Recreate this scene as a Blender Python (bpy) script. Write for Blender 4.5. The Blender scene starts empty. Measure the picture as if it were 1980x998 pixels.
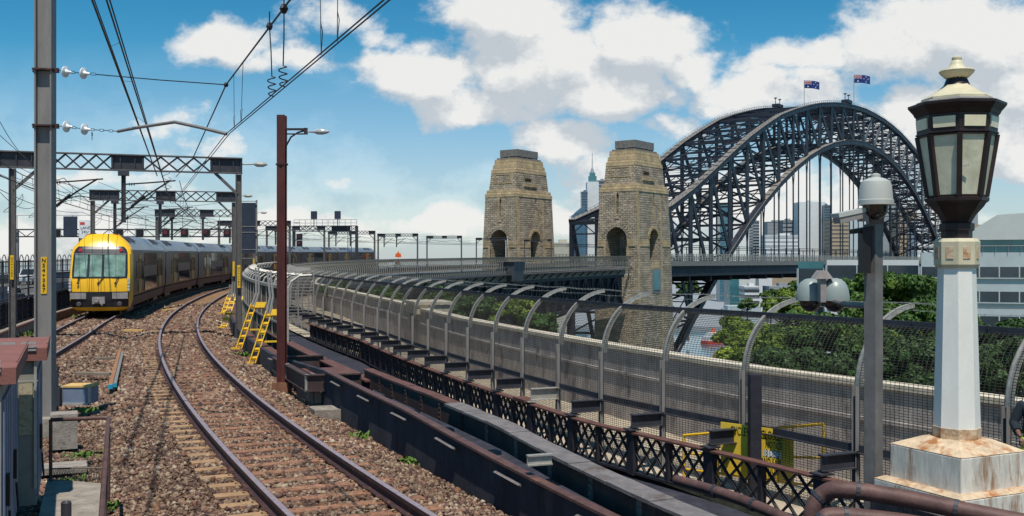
import bpy, math, random
import numpy as np
from mathutils import Vector, Matrix
R = math.radians
random.seed(7); rng = np.random.default_rng(11)
sc = bpy.context.scene
col = sc.collection
# ---------------------------------------------------------------- camera
F, CX, HY, H = 1950.0, 990.0, 505.0, 3.0
cam = bpy.data.objects.new('camera', bpy.data.cameras.new('camera')); col.objects.link(cam)
cam.location = (0, 0, H); cam.rotation_euler = (R(90), 0, 0)
cam.data.sensor_width = 36; cam.data.lens = 36 * F / 1980
cam.data.shift_y = 6 / 1980
cam.data.clip_start = .1; cam.data.clip_end = 30000
sc.camera = cam
# ---------------------------------------------------------------- sun, sky
SUN_EL, SUN_AZ = R(66), R(5)          # azimuth: degrees to the right of straight behind the camera
sd = Vector((math.sin(SUN_AZ) * math.cos(SUN_EL), -math.cos(SUN_AZ) * math.cos(SUN_EL), math.sin(SUN_EL)))
sun = bpy.data.objects.new('sun', bpy.data.lights.new('sun', 'SUN')); col.objects.link(sun)
sun.data.energy = 4.6; sun.data.angle = R(.5); sun.data.color = (1, .94, .84)
sun.rotation_euler = sd.to_track_quat('Z', 'Y').to_euler(); sun.location = (0, 0, 60)
sc.view_settings.view_transform = 'Standard'; sc.view_settings.look = 'None'
sc.view_settings.exposure = 0.0; sc.view_settings.gamma = 1
W = bpy.data.worlds.new('World'); sc.world = W; W.use_nodes = True


def cloud_group():
    g = bpy.data.node_groups.new('cloud_density', 'ShaderNodeTree')
    g.interface.new_socket('uv', in_out='INPUT', socket_type='NodeSocketVector')
    g.interface.new_socket('density', in_out='OUTPUT', socket_type='NodeSocketFloat')
    n, l = g.nodes, g.links
    gi = n.new('NodeGroupInput'); go = n.new('NodeGroupOutput')
    w = n.new('ShaderNodeTexNoise'); w.inputs['Scale'].default_value = 9; w.inputs['Detail'].default_value = 4
    l.new(gi.outputs[0], w.inputs['Vector'])
    ws = n.new('ShaderNodeVectorMath'); ws.operation = 'SUBTRACT'; l.new(w.outputs['Color'], ws.inputs[0]); ws.inputs[1].default_value = (.5, .5, .5)
    wm = n.new('ShaderNodeVectorMath'); wm.operation = 'MULTIPLY_ADD'
    l.new(ws.outputs[0], wm.inputs[0]); wm.inputs[1].default_value = (.10, .085, 0); l.new(gi.outputs[0], wm.inputs[2])
    # px, py, rx, ry, amplitude: the banks of cumulus, as directions in the sky
    E_ = [(445, 80, 120, 60, .95), (560, 115, 100, 48, .72), (980, 40, 150, 75, 1.0), (1040, 120, 150, 90, 1.0), (800, 150, 130, 70, .95), (740, 60, 60, 35, .55),
          (920, 210, 150, 55, .9), (1240, 80, 120, 85, 1.05), (1330, 130, 90, 60, .95), (1180, 180, 200, 60, .95), (650, 25, 120, 40, .6),
          (1080, 280, 105, 62, .88), (1150, 350, 90, 60, .75), (1380, 200, 160, 40, .62), (1560, 115, 150, 40, .68), (1480, 175, 230, 60, .74), (1740, 110, 170, 80, .86),
          (1880, 60, 150, 95, 1.1), (1930, 160, 120, 80, 1.0), (1850, 260, 260, 110, .9), (1960, 330, 120, 60, .95), (320, 235, 90, 50, .58), (360, 290, 150, 36, .5), (880, 425, 80, 34, .85), (960, 330, 60, 30, .4),
          (1120, 430, 200, 60, .75), (670, 345, 40, 16, .45), (190, 345, 230, 36, .52), (60, 440, 300, 62, .66), (1500, 400, 450, 100, .8), (600, 430, 340, 40, .62), (1300, 260, 100, 50, .6),
          (520, 40, 60, 26, .35), (840, 250, 60, 22, .4), (150, 300, 60, 26, .35)]
    acc = None
    for (px, py, rx, ry, a) in E_:
        v1 = n.new('ShaderNodeVectorMath'); v1.operation = 'SUBTRACT'; l.new(wm.outputs[0], v1.inputs[0])
        v1.inputs[1].default_value = ((px - CX) / F, (HY - py) / F, 0)
        v2 = n.new('ShaderNodeVectorMath'); v2.operation = 'MULTIPLY'; l.new(v1.outputs[0], v2.inputs[0])
        v2.inputs[1].default_value = (F / rx / 1.35, F / ry / 1.35, 0)
        v3 = n.new('ShaderNodeVectorMath'); v3.operation = 'LENGTH'; l.new(v2.outputs[0], v3.inputs[0])
        mr = n.new('ShaderNodeMapRange'); mr.interpolation_type = 'SMOOTHSTEP'
        l.new(v3.outputs['Value'], mr.inputs[0]); mr.inputs[1].default_value = 0; mr.inputs[2].default_value = 1.25
        mr.inputs[3].default_value = a; mr.inputs[4].default_value = 0
        if acc is None: acc = mr.outputs[0]
        else:
            m = n.new('ShaderNodeMath'); m.operation = 'MAXIMUM'; l.new(acc, m.inputs[0]); l.new(mr.outputs[0], m.inputs[1]); acc = m.outputs[0]
    nz = n.new('ShaderNodeTexNoise'); nz.inputs['Scale'].default_value = 15; nz.inputs['Detail'].default_value = 10
    nz.inputs['Roughness'].default_value = .66
    st = n.new('ShaderNodeVectorMath'); st.operation = 'MULTIPLY'; l.new(gi.outputs[0], st.inputs[0]); st.inputs[1].default_value = (1, 1.35, 1)
    l.new(st.outputs[0], nz.inputs['Vector'])
    m1 = n.new('ShaderNodeMath'); m1.operation = 'MULTIPLY_ADD'; l.new(nz.outputs[0], m1.inputs[0]); m1.inputs[1].default_value = 1.35; m1.inputs[2].default_value = -.72
    m2 = n.new('ShaderNodeMath'); m2.operation = 'ADD'; l.new(m1.outputs[0], m2.inputs[0]); l.new(acc, m2.inputs[1])
    l.new(m2.outputs[0], go.inputs[0])
    return g


def build_world():
    nt = W.node_tree; n, l = nt.nodes, nt.links; n.clear()
    out = n.new('ShaderNodeOutputWorld')
    sky = n.new('ShaderNodeTexSky'); sky.sky_type = 'NISHITA'; sky.sun_disc = False
    sky.sun_elevation = SUN_EL; sky.sun_rotation = math.atan2(sd.x, sd.y); sky.altitude = 60
    sky.air_density = 1.0; sky.dust_density = .5; sky.ozone_density = 2.0
    tint = n.new('ShaderNodeMix'); tint.data_type = 'RGBA'; tint.blend_type = 'MULTIPLY'; tint.inputs['Factor'].default_value = 1
    l.new(sky.outputs[0], tint.inputs['A'])
    b1 = n.new('ShaderNodeBackground'); l.new(tint.outputs['Result'], b1.inputs[0]); b1.inputs[1].default_value = .115
    tc = n.new('ShaderNodeTexCoord'); sp = n.new('ShaderNodeSeparateXYZ'); l.new(tc.outputs['Generated'], sp.inputs[0])
    ab = n.new('ShaderNodeMath'); ab.operation = 'ABSOLUTE'; l.new(sp.outputs[1], ab.inputs[0])
    mx = n.new('ShaderNodeMath'); mx.operation = 'MAXIMUM'; l.new(ab.outputs[0], mx.inputs[0]); mx.inputs[1].default_value = .08
    u = n.new('ShaderNodeMath'); u.operation = 'DIVIDE'; l.new(sp.outputs[0], u.inputs[0]); l.new(mx.outputs[0], u.inputs[1])
    v = n.new('ShaderNodeMath'); v.operation = 'DIVIDE'; l.new(sp.outputs[2], v.inputs[0]); l.new(mx.outputs[0], v.inputs[1])
    cb = n.new('ShaderNodeCombineXYZ'); l.new(u.outputs[0], cb.inputs[0]); l.new(v.outputs[0], cb.inputs[1])
    tr = n.new('ShaderNodeValToRGB'); vm = n.new('ShaderNodeMath'); vm.operation = 'MULTIPLY'; l.new(v.outputs[0], vm.inputs[0]); vm.inputs[1].default_value = 2.0
    l.new(vm.outputs[0], tr.inputs[0]); el = tr.color_ramp.elements; el[0].position = .0; el[0].color = (.80, .97, 1.10, 1); el[1].position = .56; el[1].color = (.16, .70, .86, 1)
    for p_, c_ in ((.12, (.74, .95, 1.06, 1)), (.26, (.46, .87, 1.02, 1)), (.40, (.27, .79, .93, 1))): x_ = el.new(p_); x_.color = c_
    l.new(tr.outputs[0], tint.inputs['B'])
    g = cloud_group()
    g1 = n.new('ShaderNodeGroup'); g1.node_tree = g; l.new(cb.outputs[0], g1.inputs[0])
    of = n.new('ShaderNodeVectorMath'); of.operation = 'ADD'; l.new(cb.outputs[0], of.inputs[0]); of.inputs[1].default_value = (.006, .034, 0)
    g2 = n.new('ShaderNodeGroup'); g2.node_tree = g; l.new(of.outputs[0], g2.inputs[0])
    al = n.new('ShaderNodeMapRange'); al.interpolation_type = 'SMOOTHSTEP'; l.new(g1.outputs[0], al.inputs[0])
    al.inputs[1].default_value = .14; al.inputs[2].default_value = .58
    # the lit side of a cloud bank: density falls off towards the sun above it
    df = n.new('ShaderNodeMath'); df.operation = 'SUBTRACT'; l.new(g1.outputs[0], df.inputs[0]); l.new(g2.outputs[0], df.inputs[1])
    sh = n.new('ShaderNodeMapRange'); l.new(df.outputs[0], sh.inputs[0]); sh.inputs[1].default_value = -.19; sh.inputs[2].default_value = .17
    cr = n.new('ShaderNodeMix'); cr.data_type = 'RGBA'; l.new(sh.outputs[0], cr.inputs['Factor'])
    cr.inputs['A'].default_value = (.60, .645, .69, 1); cr.inputs['B'].default_value = (.95, .94, .91, 1)
    b2 = n.new('ShaderNodeBackground'); l.new(cr.outputs['Result'], b2.inputs[0]); b2.inputs[1].default_value = .93
    # thin white veil low over the horizon
    vh = n.new('ShaderNodeMapRange'); l.new(v.outputs[0], vh.inputs[0]); vh.inputs[1].default_value = 0; vh.inputs[2].default_value = .22
    vh.inputs[3].default_value = .55; vh.inputs[4].default_value = .0
    am = n.new('ShaderNodeMath'); am.operation = 'MAXIMUM'; l.new(vh.outputs[0], am.inputs[0])
    a9 = n.new('ShaderNodeMath'); a9.operation = 'MULTIPLY'; l.new(al.outputs[0], a9.inputs[0]); a9.inputs[1].default_value = .95
    l.new(a9.outputs[0], am.inputs[1])
    ms = n.new('ShaderNodeMixShader'); l.new(am.outputs[0], ms.inputs[0]); l.new(b1.outputs[0], ms.inputs[1]); l.new(b2.outputs[0], ms.inputs[2])
    l.new(ms.outputs[0], out.inputs[0])
    W.cycles.sampling_method = 'MANUAL'; W.cycles.sample_map_resolution = 512


build_world()

# ---------------------------------------------------------------- helpers
def P(px, py, Y):
    """point at depth Y seen at pixel (px, py) of the 1980x998 photograph"""
    return Vector(((px - CX) / F * Y, Y, H - (py - HY) / F * Y))


def Gp(px, py, z):
    return P(px, py, (H - z) * F / (py - HY))


class MB:
    def __init__(s): s.v = []; s.f = []; s.n = 0

    def add(s, vs, fs):
        b = s.n
        s.v.extend([tuple(p) for p in vs]); s.f.extend([tuple(i + b for i in f) for f in fs]); s.n += len(vs)

    def box(s, c, d, ax=None):
        """c centre, d full sizes, ax optional 3 axis vectors"""
        c = Vector(c)
        if ax is None: ax = (Vector((1, 0, 0)), Vector((0, 1, 0)), Vector((0, 0, 1)))
        x, y, z = ax[0] * d[0] / 2, ax[1] * d[1] / 2, ax[2] * d[2] / 2
        vs = [c - x - y - z, c + x - y - z, c + x + y - z, c - x + y - z, c - x - y + z, c + x - y + z, c + x + y + z, c - x + y + z]
        s.add(vs, [(3, 2, 1, 0), (4, 5, 6, 7), (0, 1, 5, 4), (1, 2, 6, 5), (2, 3, 7, 6), (3, 0, 4, 7)]); return s

    def bar(s, p, q, w, h, up=Vector((0, 0, 1))):
        p, q = Vector(p), Vector(q); d = q - p; L = d.length
        if L < 1e-6: return s
        d /= L
        sd_ = d.cross(up)
        if sd_.length < 1e-4: sd_ = d.cross(Vector((0, 1, 0)))
        sd_.normalize(); u2 = sd_.cross(d)
        return s.box((p + q) / 2, (w, L, h), (sd_, d, u2))

    def tube(s, pts, r, n=8, caps=True, closed=False):
        pts = [Vector(p) for p in pts]; k = len(pts); vs = []
        pu = None
        for i, p in enumerate(pts):
            a = pts[max(i - 1, 0)]; b = pts[min(i + 1, k - 1)]
            d = (b - a).normalized()
            if pu is None:
                pu = d.orthogonal().normalized()
            else:
                pu = (pu - d * pu.dot(d)); pu = pu.normalized() if pu.length > 1e-6 else d.orthogonal().normalized()
            w = d.cross(pu)
            rr = r[i] if isinstance(r, (list, tuple)) else r
            for j in range(n):
                t = 2 * math.pi * j / n
                vs.append(p + (pu * math.cos(t) + w * math.sin(t)) * rr)
        fs = [(i * n + j, i * n + (j + 1) % n, (i + 1) * n + (j + 1) % n, (i + 1) * n + j) for i in range(k - 1) for j in range(n)]
        if caps: fs += [tuple(range(n))[::-1], tuple((k - 1) * n + j for j in range(n))]
        s.add(vs, fs); return s

    def lathe(s, c, prof, n=24, ax=None, a0=0, square=False):
        """prof: list of (radius, height) about a vertical axis at c"""
        c = Vector(c)
        if ax is None: ax = (Vector((1, 0, 0)), Vector((0, 1, 0)), Vector((0, 0, 1)))
        vs = []
        for (r, z) in prof:
            for j in range(n):
                t = a0 + 2 * math.pi * j / n
                vs.append(c + ax[0] * r * math.cos(t) + ax[1] * r * math.sin(t) + ax[2] * z)
        fs = [(i * n + j, i * n + (j + 1) % n, (i + 1) * n + (j + 1) % n, (i + 1) * n + j) for i in range(len(prof) - 1) for j in range(n)]
        fs += [tuple(range(n))[::-1], tuple((len(prof) - 1) * n + j for j in range(n))]
        s.add(vs, fs); return s

    def prism(s, poly, a, b):
        """poly: 3-D points; extruded from offset a to offset b (vectors)"""
        k = len(poly); a, b = Vector(a), Vector(b)
        vs = [Vector(p) + a for p in poly] + [Vector(p) + b for p in poly]
        s.add(vs, [tuple(range(k))[::-1], tuple(range(k, 2 * k))] + [(i, (i + 1) % k, (i + 1) % k + k, i + k) for i in range(k)]); return s

    def ibeam(s, p, q, w, h, t=.03, up=Vector((0, 0, 1))):
        p, q = Vector(p), Vector(q); d = (q - p).normalized(); sdv = d.cross(up)
        if sdv.length < 1e-4: sdv = d.cross(Vector((0, 1, 0)))
        sdv.normalize(); u = sdv.cross(d)
        s.bar(p + u * (h - t) / 2, q + u * (h - t) / 2, w, t, up); s.bar(p - u * (h - t) / 2, q - u * (h - t) / 2, w, t, up)
        s.bar(p, q, t, h - 2 * t, up); return s

    def build(s, name, mat, parent=None, loc=None, smooth=False):
        if loc is None: loc = parent_loc(parent) if parent else Vector((0, 0, 0))
        me = bpy.data.meshes.new(name)
        a = np.array(s.v, dtype=np.float64).reshape(-1, 3) - np.array(loc)
        me.from_pydata(a.tolist(), [], s.f); me.materials.append(mat)
        me.update()
        if smooth is True: me.shade_smooth()
        elif smooth: smooth_by_angle(me, smooth)
        o = bpy.data.objects.new(name, me); col.objects.link(o)
        if parent:
            o.parent = parent; o.location = Vector(loc) - parent_loc(parent)
        else: o.location = loc
        return o


def smooth_by_angle(me, deg):
    try:
        me.shade_smooth(); me.set_sharp_from_angle(angle=R(deg))
    except Exception: pass


def parent_loc(o):
    l = Vector(o.location)
    while o.parent: o = o.parent; l += o.location
    return l


def np_mesh(name, V, Fc, mat, parent=None, smooth=False, loc=(0, 0, 0)):
    """V (n,3) float, Fc (m,k) int, all faces with k corners"""
    me = bpy.data.meshes.new(name); V = np.asarray(V, np.float32) - np.array(loc, np.float32); Fc = np.asarray(Fc, np.int32)
    me.vertices.add(len(V)); me.vertices.foreach_set('co', V.ravel())
    m, k = Fc.shape; me.loops.add(m * k); me.loops.foreach_set('vertex_index', Fc.ravel())
    me.polygons.add(m); me.polygons.foreach_set('loop_start', np.arange(m, dtype=np.int32) * k)
    me.polygons.foreach_set('loop_total', np.full(m, k, np.int32))
    me.update(calc_edges=True); me.validate()
    if smooth: me.shade_smooth()
    me.materials.append(mat)
    o = bpy.data.objects.new(name, me); col.objects.link(o)
    if parent: o.parent = parent; o.location = Vector(loc) - parent_loc(parent)
    else: o.location = loc
    return o


def tag(o, label=None, cat=None, group=None, kind=None):
    if label: o['label'] = label
    if cat: o['category'] = cat
    if group: o['group'] = group
    if kind: o['kind'] = kind
    return o


def thing(name, label, cat, loc=(0, 0, 0), group=None, rz=0):
    o = bpy.data.objects.new(name, None); col.objects.link(o); o.empty_display_size = .3
    o.location = loc; o.rotation_euler = (0, 0, rz)
    return tag(o, label, cat, group)


def copy_tree(o, parent=None):
    c = o.copy(); col.objects.link(c)
    if parent is not None: c.parent = parent
    for ch in list(o.children): copy_tree(ch, c)
    return c


_font = {}
def text_mesh(name, body, size, mat, parent, origin, xdir, ydir, align='CENTER', depth=.003, spacing=1.0, bold=0.0, sx=1.0):
    """flat lettering built from the built-in font, laid on the plane xdir, ydir at origin"""
    cu = bpy.data.curves.new('lettering', 'FONT'); cu.body = body; cu.size = size; cu.align_x = align; cu.align_y = 'CENTER'
    cu.space_line = spacing; cu.offset = bold; cu.extrude = depth; cu.resolution_u = 3
    ob = bpy.data.objects.new('lettering', cu); col.objects.link(ob)
    dg = bpy.context.evaluated_depsgraph_get(); dg.update()
    me = bpy.data.meshes.new_from_object(ob.evaluated_get(dg)); bpy.data.objects.remove(ob)
    x, y = Vector(xdir).normalized(), Vector(ydir).normalized(); z = x.cross(y)
    M_ = Matrix(((x.x, y.x, z.x, 0), (x.y, y.y, z.y, 0), (x.z, y.z, z.z, 0), (0, 0, 0, 1))) @ Matrix.Diagonal((sx, 1, 1, 1))
    me.transform(M_); me.materials.clear(); me.materials.append(mat)
    o = bpy.data.objects.new(name, me); col.objects.link(o)
    o.parent = parent; o.location = Vector(origin) - parent_loc(parent)
    return o


# ---------------------------------------------------------------- materials
def mat(name, c, rough=.7, metal=0.0, var=.25, scale=4.0, bump=0.0, bscale=30.0, c2=None, c2amt=.5, c2scale=1.5, spec=.4, stretch=(1, 1, 1), wave=None):
    """procedural surface: base colour, mottling, a second colour in patches (rust, dirt, leaf highlights), bump"""
    m = bpy.data.materials.new(name); m.use_nodes = True; n, l = m.node_tree.nodes, m.node_tree.links
    b = n['Principled BSDF']; b.inputs['Roughness'].default_value = rough; b.inputs['Metallic'].default_value = metal
    b.inputs['Specular IOR Level'].default_value = spec
    tc = n.new('ShaderNodeTexCoord'); mp = n.new('ShaderNodeMapping'); mp.inputs['Scale'].default_value = stretch
    l.new(tc.outputs['Object'], mp.inputs[0])
    nz = n.new('ShaderNodeTexNoise'); nz.inputs['Scale'].default_value = scale; nz.inputs['Detail'].default_value = 6; nz.inputs['Roughness'].default_value = .65
    l.new(mp.outputs[0], nz.inputs['Vector'])
    cr = n.new('ShaderNodeValToRGB'); l.new(nz.outputs[0], cr.inputs[0])
    cr.color_ramp.elements[0].position = .3; cr.color_ramp.elements[1].position = .72
    cr.color_ramp.elements[0].color = tuple(x * (1 - var) for x in c) + (1,)
    cr.color_ramp.elements[1].color = tuple(min(1, x * (1 + var)) for x in c) + (1,)
    outc = cr.outputs[0]
    if c2:
        n2 = n.new('ShaderNodeTexNoise'); n2.inputs['Scale'].default_value = c2scale; n2.inputs['Detail'].default_value = 7; n2.inputs['Roughness'].default_value = .7
        l.new(mp.outputs[0], n2.inputs['Vector'])
        r2 = n.new('ShaderNodeMapRange'); l.new(n2.outputs[0], r2.inputs[0])
        r2.inputs[1].default_value = .72 - .4 * c2amt; r2.inputs[2].default_value = .80 - .3 * c2amt
        mx = n.new('ShaderNodeMix'); mx.data_type = 'RGBA'; l.new(r2.outputs[0], mx.inputs['Factor']); l.new(outc, mx.inputs['A'])
        mx.inputs['B'].default_value = tuple(c2) + (1,); outc = mx.outputs['Result']
    l.new(outc, b.inputs['Base Color'])
    if bump:
        n3 = n.new('ShaderNodeTexNoise'); n3.inputs['Scale'].default_value = bscale; n3.inputs['Detail'].default_value = 5
        l.new(mp.outputs[0], n3.inputs['Vector'])
        bp = n.new('ShaderNodeBump'); bp.inputs['Strength'].default_value = bump; bp.inputs['Distance'].default_value = .02
        l.new(n3.outputs[0], bp.inputs['Height']); l.new(bp.outputs[0], b.inputs['Normal'])
    return m


def glass_mat(name, c, rough=.08, spec=.9, var=.3, scale=.5, metal=.0):
    return mat(name, c, rough, metal, var, scale, spec=spec)


def stone_mat(name, c1, c2, mortar, bw, bh, bump=1.0, dist=.12, axis='z'):
    """coursed rock-faced masonry, mapped on the two vertical faces and the top"""
    m = bpy.data.materials.new(name); m.use_nodes = True; n, l = m.node_tree.nodes, m.node_tree.links
    b = n['Principled BSDF']; b.inputs['Roughness'].default_value = .9; b.inputs['Specular IOR Level'].default_value = .2
    tc = n.new('ShaderNodeTexCoord'); sp = n.new('ShaderNodeSeparateXYZ'); l.new(tc.outputs['Object'], sp.inputs[0])
    ad = n.new('ShaderNodeMath'); ad.operation = 'ADD'; l.new(sp.outputs[0], ad.inputs[0]); l.new(sp.outputs[1], ad.inputs[1])
    cb = n.new('ShaderNodeCombineXYZ'); l.new(ad.outputs[0], cb.inputs[0]); l.new(sp.outputs[2], cb.inputs[1])
    br = n.new('ShaderNodeTexBrick'); l.new(cb.outputs[0], br.inputs['Vector'])
    br.inputs['Scale'].default_value = 1; br.inputs['Brick Width'].default_value = bw; br.inputs['Row Height'].default_value = bh
    br.inputs['Mortar Size'].default_value = bh * .07; br.inputs['Mortar Smooth'].default_value = .4; br.inputs['Bias'].default_value = 0
    br.inputs['Color1'].default_value = tuple(c1) + (1,); br.inputs['Color2'].default_value = tuple(c2) + (1,); br.inputs['Mortar'].default_value = tuple(mortar) + (1,)
    nz = n.new('ShaderNodeTexNoise'); nz.inputs['Scale'].default_value = .35; nz.inputs['Detail'].default_value = 7; l.new(tc.outputs['Object'], nz.inputs['Vector'])
    rr = n.new('ShaderNodeMapRange'); l.new(nz.outputs[0], rr.inputs[0]); rr.inputs[1].default_value = .3; rr.inputs[2].default_value = .7; rr.inputs[3].default_value = .72; rr.inputs[4].default_value = 1.2
    mx = n.new('ShaderNodeMix'); mx.data_type = 'RGBA'; mx.blend_type = 'MULTIPLY'; mx.inputs['Factor'].default_value = 1
    l.new(br.outputs['Color'], mx.inputs['A']); l.new(rr.outputs[0], mx.inputs['B']); l.new(mx.outputs['Result'], b.inputs['Base Color'])
    n3 = n.new('ShaderNodeTexNoise'); n3.inputs['Scale'].default_value = 2.2 / bh; n3.inputs['Detail'].default_value = 4; l.new(tc.outputs['Object'], n3.inputs['Vector'])
    mm = n.new('ShaderNodeMath'); mm.operation = 'MULTIPLY_ADD'; l.new(br.outputs['Fac'], mm.inputs[0]); mm.inputs[1].default_value = -1.2; l.new(n3.outputs[0], mm.inputs[2])
    bp = n.new('ShaderNodeBump'); bp.inputs['Strength'].default_value = bump; bp.inputs['Distance'].default_value = dist
    l.new(mm.outputs[0], bp.inputs['Height']); l.new(bp.outputs[0], b.inputs['Normal'])
    return m


M = {}
M['ballast'] = mat('ballast', (.15, .088, .058), .95, var=.6, scale=9, bump=1.0, bscale=14, c2=(.12, .075, .055), c2amt=.4, c2scale=.5, spec=.1)
M['stone'] = mat('ballast_stone', (.20, .13, .092), .95, var=.3, scale=7.3, spec=.15)
def per_stone(m):
    n, l = m.node_tree.nodes, m.node_tree.links; b = n['Principled BSDF']; g = n.new('ShaderNodeNewGeometry'); cr = n.new('ShaderNodeValToRGB'); cr.color_ramp.interpolation = 'CONSTANT'
    el = cr.color_ramp.elements; el[0].position = 0; el[0].color = (.085, .052, .045, 1); el[1].position = .16; el[1].color = (.15, .085, .068, 1)
    for p_, c_ in ((.34, (.21, .135, .095)), (.52, (.26, .165, .115)), (.66, (.30, .215, .145)), (.78, (.22, .115, .075)), (.88, (.36, .27, .19)), (.965, (.40, .32, .24))): x = el.new(p_); x.color = c_ + (1,)
    l.new(g.outputs['Random Per Island'], cr.inputs[0])
    nz = n.new('ShaderNodeTexNoise'); nz.inputs['Scale'].default_value = .55; nz.inputs['Detail'].default_value = 5; tc = n.new('ShaderNodeTexCoord'); l.new(tc.outputs['Object'], nz.inputs['Vector'])
    mr = n.new('ShaderNodeMapRange'); l.new(nz.outputs[0], mr.inputs[0]); mr.inputs[1].default_value = .35; mr.inputs[2].default_value = .65; mr.inputs[3].default_value = .72; mr.inputs[4].default_value = 1.15
    mx = n.new('ShaderNodeMix'); mx.data_type = 'RGBA'; mx.blend_type = 'MULTIPLY'; mx.inputs['Factor'].default_value = 1; l.new(cr.outputs[0], mx.inputs['A']); l.new(mr.outputs[0], mx.inputs['B']); l.new(mx.outputs['Result'], b.inputs['Base Color'])
per_stone(M['stone'])
M['sleeperrust'] = mat('sleeper_rust_stained', (.29, .145, .088), .9, var=.5, scale=6, bump=.5, c2=(.16, .08, .055), c2amt=.4, c2scale=3, spec=.2)
M['sleeper'] = mat('sleeper_concrete', (.38, .235, .13), .9, var=.3, scale=6, bump=.5, c2=(.22, .12, .07), c2amt=.45, c2scale=3, spec=.2)
M['rail'] = mat('rail_rust', (.065, .032, .034), .7, .2, .35, 12, .3, c2=(.2, .09, .05), c2amt=.4, c2scale=4)
M['railhead'] = mat('rail_polished_head', (.30, .24, .26), .5, .15, .2, 10)
M['clip'] = mat('rail_clip_steel', (.09, .05, .04), .7, .3)
M['steel'] = mat('galvanised_grey_paint', (.235, .22, .21), .55, .1, .2, 5, c2=(.11, .08, .06), c2amt=.22, c2scale=2.5, stretch=(1, 1, .25))
M['darksteel'] = mat('dark_structural_paint', (.045, .045, .055), .55, .1, .35, 3, c2=(.12, .07, .05), c2amt=.25, c2scale=1)
M['wire'] = mat('wire_dark_copper', (.03, .03, .033), .5, .4)
M['meshwire'] = mat('mesh_wire', (.14, .12, .10), .5, .4, .3, 2)
M['bronze'] = mat('bronze_paint', (.05, .032, .034), .45, .25, .3, 8)
M['post_rust'] = mat('rust_red_post', (.085, .022, .019), .5, .1, .45, 6, .2, c2=(.22, .09, .06), c2amt=.3, c2scale=2, stretch=(1, 1, .15))
M['arcsteel'] = mat('fence_arm_galvanised', (.40, .375, .335), .5, .3, .25, 9, c2=(.2, .13, .08), c2amt=.15)
M['lattice'] = mat('lattice_dark_iron', (.028, .026, .035), .6, .1, .3, 6, c2=(.10, .05, .035), c2amt=.3, c2scale=3)
M['rustrail'] = mat('rusty_capping', (.125, .055, .044), .8, 0, .35, 4, .3, c2=(.12, .05, .04), c2amt=.4)
M['fascia'] = mat('dark_brown_girder', (.07, .042, .038), .7, .05, .35, 3, .2, c2=(.16, .08, .055), c2amt=.3, c2scale=2)
M['trough'] = mat('weathered_grey_boards', (.17, .15, .145), .8, 0, .3, 5, .3, c2=(.1, .07, .06), c2amt=.4, c2scale=2)
M['wall_dark'] = mat('shade_dark_concrete', (.030, .031, .045), .9, 0, .5, 2.2, .5, c2=(.075, .062, .056), c2amt=.3, c2scale=1.4, stretch=(1, 1, .35))  # navy shade under the overhanging girders is put into this base colour
M['parapet'] = mat('weathered_parapet_concrete', (.42, .375, .35), .92, 0, .35, 2.0, .5, c2=(.12, .105, .115), c2amt=.46, c2scale=1.2, stretch=(1, 1, .5))
M['portal'] = mat('portal_grey_brown_paint', (.125, .115, .112), .6, .1, .25, 4, c2=(.09, .06, .05), c2amt=.25, c2scale=2)
M['coping'] = mat('pale_coping_concrete', (.62, .54, .42), .9, 0, .25, 3, .4, c2=(.28, .23, .18), c2amt=.3)
M['deckfloor'] = mat('walkway_concrete', (.42, .35, .26), .9, 0, .25, 2, .3)
M['concrete'] = mat('old_concrete', (.29, .25, .21), .92, 0, .35, 4, .6, c2=(.12, .1, .09), c2amt=.4, c2scale=2.5)
M['road'] = mat('road_asphalt', (.15, .14, .13), .9, 0, .2, .6, .3)
M['roadpaint'] = mat('road_marking_white', (.6, .58, .55), .8)
M['white'] = mat('white_enamel', (.78, .77, .73), .45, 0, .06, 3)
M['porcelain'] = mat('white_porcelain', (.85, .85, .84), .2, 0, .05, 3, spec=.7)
M['cream'] = mat('cream_enamel', (.62, .55, .38), .5, 0, .15, 5, c2=(.36, .24, .13), c2amt=.22, c2scale=3)
M['lampbase'] = mat('white_paint_rust_streaked', (.66, .61, .53), .65, 0, .3, 5, .15, bscale=25, c2=(.33, .20, .12), c2amt=.5, c2scale=2.6, stretch=(2.2, 2.2, .45))
M['lampshaft'] = mat('white_painted_steel_shaft', (.80, .77, .71), .6, 0, .08, 3, .10, bscale=40, c2=(.60, .53, .43), c2amt=.32, c2scale=2.2, stretch=(1.4, 1.4, .5))
M['rustwash'] = mat('rust_washed_paint', (.60, .45, .30), .75, 0, .3, 6, .3, c2=(.36, .15, .05), c2amt=.58, c2scale=5)
M['lampbrown'] = mat('dark_brown_lantern_iron', (.030, .018, .018), .45, .1, .35, 6, c2=(.12, .05, .03), c2amt=.2)
M['lampglass'] = mat('frosted_lantern_glass', (.66, .63, .47), .4, 0, .2, 4, spec=.35, c2=(.44, .42, .30), c2amt=.35)
M['lampglass2'] = mat('cream_lantern_glass', (.80, .72, .50), .35, 0, .12, 4, spec=.5)
M['camgrey'] = mat('pale_grey_enamel', (.46, .47, .44), .4, 0, .05, 3, spec=.5)
M['camgreen'] = mat('grey_green_enamel', (.27, .315, .30), .35, 0, .05, 3, spec=.5)
M['smoked'] = mat('smoked_dome', (.03, .022, .02), .12, 0, .2, 3, spec=.9)
M['postpaint'] = mat('grey_post_paint', (.19, .175, .165), .5, .1, .25, 5, c2=(.34, .32, .3), c2amt=.12, c2scale=3)
M['yellow'] = mat('safety_yellow', (.78, .46, .02), .5, 0, .15, 8, c2=(.35, .17, .03), c2amt=.25, c2scale=6)
M['signyellow'] = mat('sign_board_yellow', (.92, .62, .06), .5, 0, .05, 6)
M['tyellow'] = mat('train_yellow', (.93, .50, .012), .3, 0, .03, 2, spec=.6, c2=(.75, .4, .02), c2amt=.1)
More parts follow.
